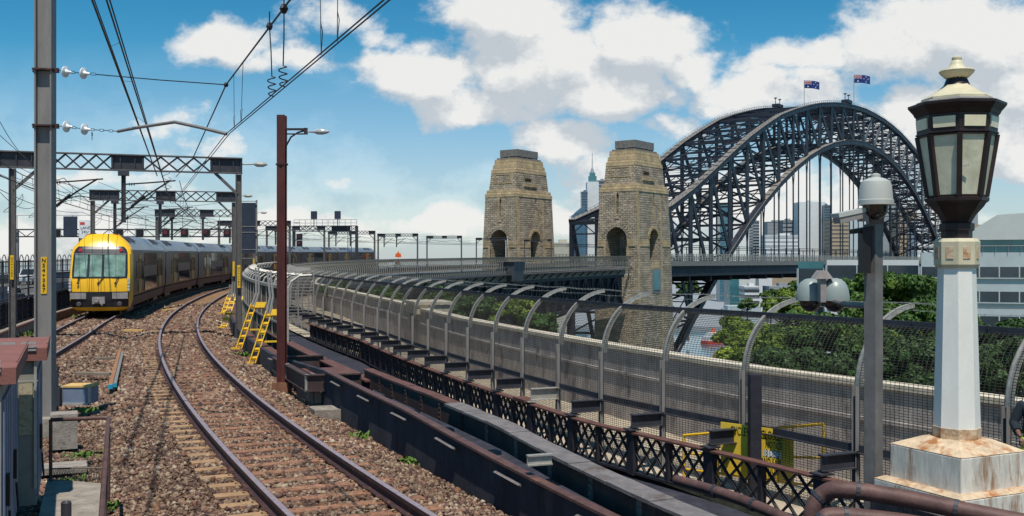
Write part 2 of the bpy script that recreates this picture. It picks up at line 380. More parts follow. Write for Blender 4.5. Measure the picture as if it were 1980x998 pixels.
M['tdoor_shaded'] = mat('train_door_shaded_yellow', (.60, .27, .03), .4, 0, .15, 3, spec=.5)  # the train's yellow darkened to amber: side shade painted into the doors
M['tside'] = mat('train_dark_metallic_side', (.078, .064, .068), .32, .4, .12, 1.2, spec=.5)
M['tskirt'] = mat('train_dusty_skirt', (.15, .09, .075), .6, .2, .3, 2)
M['troof'] = mat('train_silver_roof', (.33, .355, .385), .4, .5, .1, 1.0)
M['tvent'] = mat('train_roof_vent_dark', (.07, .07, .08), .6)
M['tblack'] = mat('train_black', (.018, .017, .022), .35, 0, .2, 4, spec=.6)
M['tglass'] = glass_mat('train_dark_glass', (.02, .022, .028), .06)
M['tscreen'] = glass_mat('train_windscreen_glass', (.21, .32, .25), .12, var=.6, scale=1.6)  # pale green reflection painted into the glass colour
M['tgrey'] = mat('train_grey_bumper', (.30, .27, .26), .5)
M['red'] = mat('red_lens', (.75, .03, .05), .3)
M['signalred'] = mat('dim_red_signal_face', (.16, .02, .025), .5)
M['redpaint'] = mat('red_paint', (.55, .06, .04), .5)
M['lens'] = mat('clear_lens', (.6, .62, .62), .15, .3, spec=.8)
M['cabblue'] = mat('dusty_shade_blue_cabinet', (.17, .21, .29), .5, .05, .2, 3, c2=(.24, .21, .19), c2amt=.25, c2scale=1.6)  # blue of the shaded cabinet sides put into the colour, plus dusty patches
M['cabgrey'] = mat('grey_cabinet_paint', (.27, .25, .22), .6, .05, .2, 3)
M['cabtop'] = mat('red_brown_cabinet_roof', (.24, .095, .075), .7, 0, .2, 3, .2)
M['cabtrim'] = mat('galvanised_louvre', (.42, .41, .37), .5, .3)
M['plate'] = mat('weathered_label_plate', (.42, .36, .24), .8, 0, .4, 14, c2=(.14, .12, .1), c2amt=.4, c2scale=14)
M['signwhite'] = mat('sign_white', (.75, .75, .75), .5)
M['black'] = mat('black_paint', (.012, .012, .014), .5)
M['redbrick'] = mat('rust_stained_plinth', (.22, .10, .06), .85, 0, .4, 5, .4)
M['pipe'] = mat('rusty_brown_pipe', (.115, .06, .052), .6, .1, .35, 6, .2, c2=(.2, .1, .07), c2amt=.3)
M['bluetape'] = mat('blue_tape', (.02, .28, .42), .5)
M['plank'] = mat('rust_orange_steel_bar', (.32, .15, .07), .8, 0, .35, 7, .3)
M['timber'] = mat('weathered_timber', (.22, .17, .13), .9, 0, .4, 6, .5, stretch=(.3, 1, 1))
M['orangeplank'] = mat('sunbleached_yellow_timber', (.62, .40, .14), .85, 0, .2, 5)
M['foliage'] = mat('leaf_green', (.055, .11, .022), .6, 0, .7, 1.4, spec=.25, c2=(.17, .24, .03), c2amt=.42, c2scale=.8)  # yellow-green patches paint sun highlights, the dark base paints shade between leaves
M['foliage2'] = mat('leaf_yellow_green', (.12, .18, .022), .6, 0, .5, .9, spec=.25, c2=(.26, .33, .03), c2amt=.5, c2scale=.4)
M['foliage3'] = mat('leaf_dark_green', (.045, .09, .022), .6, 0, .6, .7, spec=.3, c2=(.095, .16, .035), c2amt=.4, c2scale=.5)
M['weed'] = mat('weed_green', (.085, .155, .02), .7, 0, .4, 3)
M['bark'] = mat('bark', (.12, .085, .06), .95, 0, .3, 3, .4)
M['ground'] = mat('hill_ground', (.09, .10, .05), .95, 0, .5, .03, c2=(.16, .13, .1), c2amt=.4, c2scale=.02)
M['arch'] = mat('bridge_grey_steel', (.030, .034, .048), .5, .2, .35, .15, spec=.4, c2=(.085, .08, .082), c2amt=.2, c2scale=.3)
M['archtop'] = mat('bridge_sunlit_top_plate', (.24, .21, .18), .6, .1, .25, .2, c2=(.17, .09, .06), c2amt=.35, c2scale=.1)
M['arch_sunlit'] = mat('bridge_sunlit_diagonal_steel', (.13, .132, .14), .5, .2, .25, .3)  # paler copy of the arch steel: sunlight painted into the right-half diagonals
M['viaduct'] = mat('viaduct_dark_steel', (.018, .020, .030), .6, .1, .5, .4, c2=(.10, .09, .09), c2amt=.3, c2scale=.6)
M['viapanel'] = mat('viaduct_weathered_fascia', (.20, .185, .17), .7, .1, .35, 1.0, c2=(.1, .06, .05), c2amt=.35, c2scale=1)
M['granite'] = stone_mat('rock_faced_granite', (.53, .435, .325), (.35, .29, .22), (.085, .07, .06), 1.7, .72, 1.0, .7)
M['granitesm'] = stone_mat('dressed_granite', (.50, .375, .225), (.43, .32, .19), (.24, .175, .11), 2.1, .95, .3, .1)
M['granitecap'] = mat('weathered_pylon_cap', (.19, .175, .16), .9, 0, .3, 1, .5, bscale=4, c2=(.1, .09, .085), c2amt=.4)
M['brickpier'] = stone_mat('grey_block_pier', (.30, .27, .23), (.25, .22, .19), (.12, .1, .09), .7, .3, .6, .02)
M['water'] = mat('harbour_water', (.045, .13, .17), .12, 0, .15, .05, 1.0, .35, spec=.6)
M['bwhite'] = mat('white_facade', (.62, .63, .62), .7, 0, .06, .2)
M['bcream'] = mat('cream_facade', (.46, .42, .34), .8, 0, .1, .2)
M['bgrey'] = mat('grey_facade', (.27, .29, .31), .8, 0, .1, .2)
M['bblue'] = mat('blue_glass_facade', (.07, .15, .22), .15, .3, .2, .2, spec=.8)
M['bteal'] = mat('teal_glass_facade', (.06, .20, .23), .15, .3, .2, .2, spec=.8)
M['bdark'] = mat('dark_glass_band', (.03, .045, .06), .12, .1, .3, .3, spec=.8)
M['bpale'] = mat('pale_metal_cladding', (.50, .55, .56), .5, .2, .08, .5)
M['sand'] = mat('sandstone_facade', (.36, .28, .19), .85, 0, .15, .3)
M['roofmetal'] = mat('pale_metal_roof', (.60, .60, .57), .5, .2, .06, .5)
M['navy'] = mat('navy_cloth', (.015, .022, .032), .9, 0, .3, 9)
M['hivis'] = mat('hivis_lime_cloth', (.38, .72, .03), .8, 0, .1, 6)
M['skin'] = mat('brown_skin', (.17, .085, .055), .55, 0, .12, 20, spec=.35)
M['hair'] = mat('dark_hair', (.012, .009, .008), .7)
M['flagblue'] = mat('flag_navy_blue', (.012, .035, .17), .8, 0, .1, .5)
M['flagred'] = mat('flag_red', (.5, .02, .03), .8, 0, .1, .5)
M['flagwhite'] = mat('flag_white', (.75, .75, .75), .8, 0, .1, .5)
M['carblue'] = mat('car_paint_silver_blue', (.22, .28, .34), .25, .5, .05)
M['carwhite'] = mat('car_paint_white', (.7, .7, .7), .25, 0, .05)
M['cardark'] = mat('car_paint_charcoal', (.04, .045, .055), .25, .3, .05)
M['carred'] = mat('car_paint_red', (.5, .04, .03), .25, .1, .05)
M['tyre'] = mat('tyre_rubber', (.02, .02, .02), .9)
M['orange'] = mat('safety_orange', (.85, .12, .02), .5, 0, .05)
M['tarp'] = mat('dark_protective_sheeting', (.075, .08, .095), .6, 0, .4, .8, .8, 3)
M['blank'] = mat('navy_back_panel', (.03, .038, .06), .5, 0, .2, 1)

# ---------------------------------------------------------------- the line of the railway
KY = [-12, 0, 12, 22, 38, 60, 85, 110, 150, 190, 240, 290, 325, 326, 1000]
KH = [-28, -27.99, -25.65, -22.82, -19.21, -14.29, -10.9, -6, 2, 12, 18.5, 22, 34, 35.8, 35.8]
_Y = np.arange(-12, 1000, .25)
_hd = np.radians(np.interp(_Y, KY, KH))
_X = np.concatenate([[0], np.cumsum(np.tan((_hd[:-1] + _hd[1:]) / 2) * .25)]); _X += 4.23 - np.interp(0, _Y, _X)
_S = np.concatenate([[0], np.cumsum(np.hypot(np.diff(_X), .25))]); _S -= np.interp(0, _Y, _S)


def zr(Y):
    Y = np.asarray(Y, float)
    return .0084 * (np.clip(Y - 38, 0, 290) ** 2 / (np.clip(Y - 38, 0, 290) + 12))


def sY(Y): return float(np.interp(Y, _Y, _S))


def pt(s, d, z=0.0):
    """point at arc length s along track centre, d metres to its right, z above rail"""
    Y = float(np.interp(s, _S, _Y)); X = float(np.interp(s, _S, _X)); h = float(np.interp(s, _S, _hd))
    return Vector((X + d * math.cos(h), Y - d * math.sin(h), z + float(zr(Y))))


def hd(s): return float(np.interp(s, _S, _hd))
def dirs(s):
    h = hd(s); return Vector((math.sin(h), math.cos(h), 0)), Vector((math.cos(h), -math.sin(h), 0))   # along, right


def t2(s):
    Y = float(np.interp(s, _S, _Y)); return 4.3 + (max(0, 45 - Y) / 36) ** 1.6 * 2.9


def sweep(mb, prof, s0, s1, step=1.0, dfun=None, closed=False, zfun=None, caps=True):
    """prof [(d, z)...] carried along the line from s0 to s1; dfun(s) is added to d"""
    n = max(1, int(math.ceil((s1 - s0) / step))); k = len(prof); vs = []
    for i in range(n + 1):
        s = s0 + (s1 - s0) * i / n; o = dfun(s) if dfun else 0; oz = zfun(s) if zfun else 0
        for (d, z) in prof: vs.append(pt(s, d + o, z + (oz if z > -1 else 0)))
    fs = []
    for i in range(n):
        for j in range(k if closed else k - 1):
            a = i * k + j; b = i * k + (j + 1) % k
            fs.append((a, b, b + k, a + k))
    if closed and caps: fs += [tuple(range(k)), tuple(n * k + j for j in range(k))[::-1]]
    mb.add(vs, fs)


def rect(d0, d1, z0, z1): return [(d0, z0), (d1, z0), (d1, z1), (d0, z1)]

# ================================================================ SETTING
def struct(name, mb, m, smooth=False):
    return tag(mb.build(name, m, None, (0, 0, 0), smooth), kind='structure')


mb = MB(); mb.add([(-9000, -3000, -49), (9000, -3000, -49), (9000, 15000, -49), (-9000, 15000, -49)], [(0, 1, 2, 3)])
struct('harbour_water', mb, M['water'])
# the north shore: a hill sloping down to the quay beside the pylons
def shore_z(x, y):
    dv = (x - 18) * .585 + (y - 328) * .81          # metres beyond the pylon line along the bridge
    t = max(0, min(1, (-dv - 18) / 200)); return -47.5 + 27 * t ** .8 + 1.2 * math.sin(x * .05) * math.sin(y * .04) * (t > 0)
gx = np.linspace(-700, 520, 62); gy = np.linspace(-250, 700, 62)
V = [(x, y, shore_z(x, y)) for y in gy for x in gx]; V = [v if v[2] > -47.4 else (v[0], v[1], -50.5 if ((v[0] - 18) * .585 + (v[1] - 328) * .81) > 14 else -46.5) for v in V]
Fq = [(j * 62 + i, j * 62 + i + 1, (j + 1) * 62 + i + 1, (j + 1) * 62 + i) for j in range(61) for i in range(61)]
tag(np_mesh('hillside_ground', V, Fq, M['ground'], smooth=True), kind='structure')
# the far city shore
mb = MB(); mb.prism([(-1500, 900, 0), (60, 760, 0), (420, 700, 0), (2600, 820, 0), (2600, 6000, 0), (-1500, 6000, 0)], (0, 0, -50.5), (0, 0, -45.5)); struct('city_shore_ground', mb, M['bgrey'])

# --- track bed
def bed_z(d, s):
    """ballast height above rail level at offset d"""
    tt = -t2(s)
    def sh(c):
        a = abs(d - c)
        return -.20 if a < 1.25 else -.20 - .22 * min(1, (a - 1.25) / .9)
    z = max(sh(0), sh(tt))
    if d < tt - 1.6: z = -.42
    return z
S0, SB = -6.0, sY(120)
from mathutils import noise as mn
ds = np.concatenate([np.linspace(-14.5, -4.5, 46), np.linspace(-4.4, 2.35, 62)])
ss = []
s = S0
while s < SB: ss.append(s); s += .10 if s < 28 else (.22 if s < 55 else .6)
V = []
for s in ss:
    h = hd(s); c0 = pt(s, 0); ch, shh = math.cos(h), math.sin(h); amp = .05 if s < 55 else .03
    for d in ds:
        x = c0.x + d * ch; y = c0.y - d * shh
        nz = mn.noise((x * 5.5, y * 5.5, 0)) * amp + mn.noise((x * .9, y * .9, 3)) * .045
        V.append((x, y, c0.z + bed_z(d, s) + nz - .02))
k = len(ds); Fq = [(i * k + j, i * k + j + 1, (i + 1) * k + j + 1, (i + 1) * k + j) for i in range(len(ss) - 1) for j in range(k - 1)]
tag(np_mesh('ballast_bed', V, Fq, M['ballast'], smooth=True), kind='structure')
mb = MB(); sweep(mb, [(-13, -.5), (-7.2, -.42), (2.35, -.42)], SB - 1, sY(980), 3); struct('far_track_bed', mb, M['ballast'])
# ballast stones, each a small faceted lump
def stones(n, s0, s1, size, d0=-9.5, d1=2.25, seed=1):
    r = np.random.default_rng(seed)
    s = r.uniform(s0, s1, n); d = r.uniform(d0, d1, n)
    Yv = np.interp(s, _S, _Y); Xv = np.interp(s, _S, _X); hv = np.interp(s, _S, _hd)
    t2v = 4.3 + (np.clip(45 - Yv, 0, 99) / 36) ** 1.6 * 2.9
    keep = d > -t2v - 1.9
    ad = np.abs(d)
    inrail = (np.abs(ad - .75) < .085); keep &= ~inrail
    X = Xv + d * np.cos(hv); Yp = Yv - d * np.sin(hv)
    def sh(c):
        a = np.abs(d - c); return np.where(a < 1.25, -.20, -.20 - .22 * np.clip((a - 1.25) / .9, 0, 1))
    z = np.maximum(sh(0), sh(-t2v)) + zr(Yv)
    # sleepers stay mostly clear of stones between the rails of the near track
    ph = np.abs(((s - 9.0) / .62 + .5) % 1 - .5) * .62
    on = (ph < .13) & (ad < 1.3) & (r.random(n) < np.where(ad < .66, .58, np.where(d > 0, .55, .985))); keep &= ~on
    
    # left shoulder: the sleeper ends stand clear
    onl = (ph < .13) & (d < -.6) & (d > -1.35); keep &= ~onl
    X, Yp, z = X[keep], Yp[keep], z[keep]; m = len(X)
    for i in range(0): pass
    base = np.array([(1, 0, 0), (-1, 0, 0), (0, 1, 0), (0, -1, 0), (0, 0, 1), (0, 0, -1)], float)
    fc = np.array([(0, 2, 4), (2, 1, 4), (1, 3, 4), (3, 0, 4), (2, 0, 5), (1, 2, 5), (3, 1, 5), (0, 3, 5)])
    sz = size * (.45 + r.gamma(2.0, .32, m))
    sz = np.minimum(sz, size * 2.2)
    B = base[None] * (1 + r.uniform(-.35, .35, (m, 6, 1))) + r.uniform(-.22, .22, (m, 6, 3))
    B[:, :, 2] *= r.uniform(.45, .85, (m, 1))
    a = r.uniform(0, 6.28, m); b = r.uniform(-.6, .6, m)
    ca, sa, cb_, sb = np.cos(a), np.sin(a), np.cos(b), np.sin(b)
    x1 = B[:, :, 0] * cb_[:, None] + B[:, :, 2] * sb[:, None]; z1 = -B[:, :, 0] * sb[:, None] + B[:, :, 2] * cb_[:, None]; y1 = B[:, :, 1]
    x2 = x1 * ca[:, None] - y1 * sa[:, None]; y2 = x1 * sa[:, None] + y1 * ca[:, None]
    V = np.stack([x2, y2, z1], 2) * sz[:, None, None]
    V += np.stack([X, Yp, z + r.uniform(-.02, .03, m)], 1)[:, None, :]
    Fi = fc[None] + (np.arange(m) * 6)[:, None, None]
    return V.reshape(-1, 3), Fi.reshape(-1, 3)
parts = [stones(150000, 7.5, 24, .031, seed=1), stones(60000, 24, 45, .048, seed=2), stones(30000, 45, 75, .07, seed=3)]
V = np.concatenate([p[0] for p in parts]); o_ = 0; FF = []
for p in parts: FF.append(p[1] + o_); o_ += len(p[0])
tag(np_mesh('ballast_stones', V, np.concatenate(FF), M['stone']), 'loose brown crushed stones covering the bed around both railway tracks', 'ballast', kind='stuff')

# --- road east of the line, far lanes
mb = MB(); sweep(mb, [(-34, -.15), (-9.0, -.15)], 12, sY(975), 3, dfun=lambda s: -(t2(s) - 4.3)); struct('road', mb, M['road'])
mb = MB()
for dd in (-12.5, -16, -19.5, -23):
    s = 30
    while s < 260:
        sweep(mb, [(dd - .07, -.144), (dd + .07, -.144)], s, s + 3, 1.5, dfun=lambda s: -(t2(s) - 4.3)); s += 7
struct('road_markings', mb, M['roadpaint'])
# --- kerb wall between track and road
def sweep_part(name, prof, s0, s1, m, parent, step=1.0, dfun=None, smooth=False, zfun=None):
    mb = MB(); sweep(mb, prof, s0, s1, step, dfun, closed=True, zfun=zfun); return mb.build(name, m, parent, smooth=smooth)
dl = lambda s: -t2(s)
q = thing('low_track_wall', 'low stained wall with rusty pipe ledge left of the yellow train track', 'wall', pt(60, -7.2))
sweep_part('wall_body', rect(-3.0, -2.75, -.7, .02), 22, sY(260), M['concrete'], q, 2, dl)
sweep_part('pipe', [(-2.68 + .06 * math.cos(a), .0 + .06 * math.sin(a)) for a in np.linspace(0, 5.5, 8)], 22, sY(260), M['rustrail'], q, 2, dl)

# ---------------------------------------------------------------- tracks
def rail_profile(c):
    hw = [(-.08, -.165), (.08, -.165), (.08, -.145), (.022, -.12), (.022, -.05), (.043, -.038), (.043, .016), (-.043, .016), (-.043, -.038), (-.022, -.05), (-.022, -.12), (-.08, -.145)]
    return [(c + x, z) for x, z in hw]
def track(label, dfun, s0, s1, near):
    t = thing('railway_track', label, 'railway track', pt(s0, dfun(s0) if dfun else 0))
    for c in (-.755, .755):
        mb = MB(); sweep(mb, rail_profile(c), s0, s1, .5, dfun, closed=True); r = mb.build('rail', M['rail'], t, smooth=30)
        mb = MB(); sweep(mb, [(c - .040, .0165), (c - .032, .022), (c + .032, .022), (c + .040, .0165)], s0, s1, .5, dfun); mb.build('railhead', M['railhead'], r)
    def slp(mb, s, mb2_):
        o = dfun(s) if dfun else 0; a, r = dirs(s); c = pt(s, o, -.240); j = random.uniform(-.03, .03)
        up = Vector((0, 0, 1)); mb.box(c + r * (j - 1.02), (.52, .225, .15), (r, a, up)); mb2_.box(c + r * (j + .26), (2.03, .222, .146), (r, a, up))
    first = None; sl = s0 + (9.0 - s0) % .62; i = 0
    far = MB(); clips = MB()
    while sl < min(s1, 150):
        if i < 98 and sl > 8.2:
            mb, mb2_ = MB(), MB(); slp(mb, sl, mb2_); mb2_.build('rust_stained_middle', M['sleeperrust'], mb.build('sleeper', M['sleeper'], t)); i += 1
        elif sl > 8.2: slp(far, sl, far)
        if sl < 42:
            a, r = dirs(sl); o = dfun(sl) if dfun else 0
            for c in (-.755, .755):
                for e in (-1, 1):
                    p = pt(sl, o + c + e * .10, -.125)
                    clips.tube([p + a * .05 - r * e * .02, p + a * .035 + r * e * .045 + Vector((0, 0, .02)), p - a * .03 + r * e * .045 + Vector((0, 0, .02)), p - a * .05 - r * e * .02], .013, 5)
        sl += .62
    if far.n: tag(far.build('far_sleepers', M['sleeper'], t), kind='stuff')
    tag(clips.build('rail_clips', M['clip'], t), kind='stuff')
    return t
track('empty curving track with shiny rails and tan sleeper ends in the foreground', None, 6, sY(330), True)
track('track under the yellow train, left of the empty curving track', dl, 8, sY(330), False)

# ---------------------------------------------------------------- right-hand edge: retaining wall, ledges, girders
SE = sY(70)
q = thing('retaining_wall', 'dark shade-toned retaining wall along the right edge of the ballast', 'wall', pt(15, 2.4))
ZL = lambda s: float(np.interp(float(np.interp(s, _S, _Y)), [9, 11, 13.5, 16.4, 22, 30], [.15, .20, .30, .45, .53, .2])) - .12
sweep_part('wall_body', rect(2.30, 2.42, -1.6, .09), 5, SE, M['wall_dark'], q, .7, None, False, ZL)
q2 = MB(); sweep(q2, rect(2.22, 2.36, .095, .13), 5, sY(22), .7, closed=True, zfun=ZL); q2.build('rusty_ledge', M['pipe'], q)
for i in range(22):
    s = 9 + i * 1.15
    if i % 2 == 0: sweep_part('pale_cable', [(2.20, -.04), (2.25, -.06), (2.25, -.02)], s, s + .8, M['trough'], q, .4, None, False, ZL)
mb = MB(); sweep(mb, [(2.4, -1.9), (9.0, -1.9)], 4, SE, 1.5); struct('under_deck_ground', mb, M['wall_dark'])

q = thing('cable_trough', 'long raised girder with grey weathered board top along the retaining wall', 'cable trough', pt(14, 3.2))
sS = sY(22.5); TD = lambda s: float(np.interp(float(np.interp(s, _S, _Y)), [7, 10, 13.7, 17, 20.7, 23], [-.75, -.58, -.36, -.2, .05, .12])); TZ = lambda s: float(np.interp(float(np.interp(s, _S, _Y)), [10, 12, 14, 17, 21], [0, .05, .15, .15, .06]))
sweep_part('side_board', rect(3.22, 3.26, .02, .36), 6, sS, M['fascia'], q, .7, TD, False, TZ)
sweep_part('far_side_board', rect(3.35, 3.40, .05, .36), 6, sS, M['fascia'], q, .7, TD, False, TZ)
s = 6.0; i = 0
while s < sS - .6:
    sweep_part('top_board', rect(3.10 if s < 17.5 else 3.2, 3.43, .365, .40 + .008 * (i % 2)), s, s + .99, M['trough'] if s < 17.5 else M['rustrail'], q, .5, TD, False, TZ); s += 1.0; i += 1
for s in np.arange(6.6, sS - .5, 1.2):
    mb = MB(); a, r = dirs(s); o_ = TD(s); zo = TZ(s); mb.box(pt(s, 3.212 + o_, .19 + zo), (.012, .10, .30), (r, a, Vector((0, 0, 1))))
    for z in (.08, .16, .24, .31):
        for e in (-.03, .03): mb.box(pt(s + e, 3.20 + o_, z + zo), (.02, .018, .018), (r, a, Vector((0, 0, 1))))
    mb.build('splice_plate', M['fascia'] if s > 17 else M['trough'], q)
for s in np.arange(7, sS - .5, 2.3):
    mb = MB(); a, r = dirs(s); mb.box(pt(s, 3.2 + TD(s), -.62), (.12, .12, 1.2), (r, a, Vector((0, 0, 1)))); mb.box(pt(s, 3.28 + TD(s), .01), (.28, .2, .06), (r, a, Vector((0, 0, 1)))); mb.build('support_leg', M['trough'], q)

q = thing('steel_side_girder', 'brown riveted girder running far along behind the rust-red pole', 'girder', pt(25, 3))
sweep_part('web', rect(3.3, 3.36, -.35, .22), sY(21.9), SE, M['fascia'], q, .7)
sweep_part('flange', rect(3.18, 3.5, .22, .26), sY(21.9), SE, M['rustrail'], q, .7)
q = thing('lower_side_girder', 'lower brown girder beside the ballast near the yellow ladders', 'girder', pt(30, 3))
sweep_part('web', rect(2.45, 2.52, -.3, .10), sY(27.2), SE, M['fascia'], q, .7)
sweep_part('flange', rect(2.36, 2.68, .125, .165), sY(27.2), SE, M['rustrail'], q, .7)

# boxed platform round the foot of the rust-red pole
q = thing('boxed_girder_frame', 'brown riveted box frame with red lid beside the rust-red pole', 'girder frame', pt(sY(24.5), 2.4))
a, r = dirs(sY(24)); up = Vector((0, 0, 1))
A0, A1 = pt(sY(26.8), 1.95, .2), pt(sY(22.4), 1.95, .2); B0, B1 = pt(sY(26.8), 3.3, .2), pt(sY(21.6), 3.0, .28)
for nm, p_, q_ in (('side_beam', A0, A1), ('end_beam', A1, B1), ('end_beam', A0, B0)):
    mb = MB(); mb.bar(p_, q_, .05, .34); mb.bar(p_ + up * .18, q_ + up * .18, .16, .03); mb.bar(p_ - up * .18, q_ - up * .18, .12, .03); mb.build(nm, M['fascia'], q)
mb = MB(); mb.box(pt(sY(23.6), 2.65, .30), (.9, 1.5, .05), (r, a, up)); mb.build('lid', M['rustrail'], q)
mb = MB(); mb.box((A1 + up * 0), (.09, .07, .4), (r, a, up)); mb.box(A1 + a * 2.6, (.09, .07, .4), (r, a, up)); mb.build('clamp_plate', M['arcsteel'], q)
q = thing('block_pier', 'grey blockwork pier under the brown box frame beside the ballast', 'pier', pt(sY(22.6), 2.6, -.6))
mb = MB(); mb.box(pt(sY(22.75), 2.38, -.55), (.62, .62, 1.1), (r, a, up)); mb.build('pier_body', M['brickpier'], q)
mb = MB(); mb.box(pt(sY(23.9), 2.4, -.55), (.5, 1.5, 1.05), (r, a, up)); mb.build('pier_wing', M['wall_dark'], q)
mb = MB(); mb.box(pt(sY(21.0), 2.15, -.42), (.8, .7, .5), (r, a, up)); tag(mb.build('concrete_stub', M['concrete']), 'broken concrete stub in the ballast below the block pier', 'concrete block')

# ---------------------------------------------------------------- lattice railing beside the walkway
FS = _Y[0]
AD = lambda s: float(np.interp(float(np.interp(s, _S, _Y)), [0, 12, 17, 21, 46, 56, 64, 80, 96, 130, 175, 220, 270, 316, 330, 1000], [10.4, 10.3, 9.85, 9.25, 9.2, 8.1, 7.1, 5.0, 4.0, 4.4, 6.2, 9.0, 12.0, 15.3, 15.3, 15.3]))
q = thing('lattice_railing', 'low dark iron railing of crossed bars between the girder and the mesh fence', 'railing', pt(15, 8.4, -1.8))
LS0, LS1 = sY(9), sY(60)
sweep_part('top_rail', rect(-.95, -.72, -.90, -.86), LS0, LS1, M['rustrail'], q, .8, AD)
sweep_part('bottom_rail', rect(-.90, -.78, -1.80, -1.74), LS0, LS1, M['lattice'], q, .8, AD)
posts = []
_s = sY(20)
for _ in range(60):
    _p = pt(_s, AD(_s)); _px = CX + F * _p.x / _p.y; _s += (_px - 1438) * .004
s = _s - 3.12 * 3
while float(np.interp(s, _S, _Y)) < 72: posts.append(s); s += 3.12 if s < _s - .5 else 2.62
for k, s in enumerate(posts):
    if s > LS1 - 2.7: break
    dS = (posts[k + 1] if k + 1 < len(posts) else s + 2.62) - s
    for (s_, w, h) in ((s, .30, .95), (s + dS / 2, .10, .86)):
        a, r = dirs(s_); mb = MB(); mb.box(pt(s_, AD(s_) - .84, -1.35), (.13, w, h), (r, a, up))
        if w > .3: mb.box(pt(s_, AD(s_) - .84, -.83), (.34, .46, .06), (r, a, up))
        mb.build('railing_post', M['lattice'], q)
    for (e0, e1) in ((s + .15, s + dS / 2 - .05), (s + dS / 2 + .05, s + dS - .15)):
        n = 3; mb = MB()
        for j in range(n):
            sa, sb_ = e0 + (e1 - e0) * j / n, e0 + (e1 - e0) * (j + 1) / n
            for (za, zb) in ((-1.74, -1.32), (-1.32, -.90)):
                for (u0, u1) in ((za, zb), (zb, za)):
                    mb.bar(pt(sa, AD(sa) - .84, u0), pt(sb_, AD(sb_) - .84, u1), .03, .06, r)
        mb.build('lattice_panel', M['lattice'], q)

# ---------------------------------------------------------------- walkway, parapet
PD = lambda s: float(np.interp(float(np.interp(s, _S, _Y)), [0, 14, 20, 60, 80, 100, 130], [13.2, 12.9, 12.2, 12.1, 10.2, 7.2, 5.6]))
mb = MB(); n = 60; vs = []
for i in range(n + 1):
    s = sY(9) + (sY(130) - sY(9)) * i / n; vs += [pt(s, AD(s) - .86, -1.78), pt(s, PD(s) + .1, -1.78)]
mb.add(vs, [(2 * i, 2 * i + 1, 2 * i + 3, 2 * i + 2) for i in range(n)]); struct('walkway', mb, M['deckfloor'])
q = thing('walkway_parapet', 'stained concrete parapet wall with pale coping behind the mesh fence', 'parapet wall', pt(20, 12.3, -1.8))
sweep_part('wall_body', rect(0, .4, -4, .30), 4, sY(130), M['parapet'], q, 1, PD)
sweep_part('coping', rect(-.06, .50, .305, .42), 4, sY(130), M['coping'], q, 1, PD)
sweep_part('ledge', rect(-.05, .0, -.42, -.34), 4, sY(130), M['parapet'], q, 1, PD)
mb = MB(); s = sY(52); a, r = dirs(s); mb.box(pt(s, PD(s) + .7, .35), (1.9, 3.2, .5), (r, a, up)); mb.box(pt(s, PD(s) + .7, .68), (2.1, 3.4, .16), (r, a, up))
tag(mb.build('refuge_block', M['coping']), 'pale concrete refuge block on top of the parapet wall', 'concrete block')

# ---------------------------------------------------------------- mesh fence
def arc_pt(s, a, ad=AD):
    """the line of the fence: straight up, then bending outwards; a is the length along it from z=-0.4"""
    zb, r_ = .70, 1.5
    L = zb + .42
    if a <= L: return pt(s, ad(s), -.42 + a)
    t = (a - L) / r_; return pt(s, ad(s) + r_ - r_ * math.cos(t), zb + r_ * math.sin(t))
A_RAIL = 1.12 + 1.5 * math.acos(1 - .55 / 1.5)
A_TIP = 1.12 + 1.5 * 1.50
fence = thing('mesh_fence', 'tall wire mesh fence with curved outward arms along the walkway', 'fence', pt(posts[0], 9.2, -1.8))
def fence_post(s, parent, arm=M['arcsteel'], leg=M['steel'], low=-1.75):
    a, r = dirs(s); mb = MB()
    N = 14; inner, outer = [], []
    for i in range(N + 1):
        L = 1.12 + (A_TIP - 1.12) * i / N; p = arc_pt(s, L); p2 = arc_pt(s, L + .01); t = (p2 - p).normalized(); nrm = t.cross(a).normalized()
        w = .115 - .045 * i / N
        inner.append(p + nrm * .012); outer.append(p - nrm * w)
    for (o0, o1) in ((-.035, -.025), (.025, .035), ):
        vs = []; fs = []
        for i in range(N + 1): vs += [inner[i] + a * o0, outer[i] + a * o0, outer[i] + a * o1, inner[i] + a * o1]
        for i in range(N):
            for j in range(4): fs.append((4 * i + j, 4 * i + (j + 1) % 4, 4 * i + 4 + (j + 1) % 4, 4 * i + 4 + j))
        fs += [(0, 1, 2, 3), (4 * N + 3, 4 * N + 2, 4 * N + 1, 4 * N)]; mb.add(vs, fs)
    vs = []; fs = []
    for i in range(N + 1): vs += [inner[i] - a * .04, inner[i] + a * .04, outer[i] + a * .04, outer[i] - a * .04]
    for i in range(N): fs += [(4 * i, 4 * i + 1, 4 * i + 5, 4 * i + 4), (4 * i + 2, 4 * i + 3, 4 * i + 7, 4 * i + 6)]
    mb.add(vs, fs)
    ar = mb.build('curved_arm', arm, parent)
    mb = MB(); c = pt(s, AD(s), (low + .72) / 2)
    mb.box(c + r * .02, (.012, .10, .72 - low), (r, a, up)); mb.box(c - r * .035 + a * .045, (.10, .012, .72 - low), (r, a, up)); mb.box(c - r * .035 - a * .045, (.10, .012, .72 - low), (r, a, up))
    for z in np.arange(-.2, .8, .28): mb.lathe(pt(s, AD(s), z) - r * .04 + a * .06, [(.022, -.02), (.022, .02)], 6)
    mb.build('fence_post', leg, parent)
for s in posts: fence_post(s, fence)
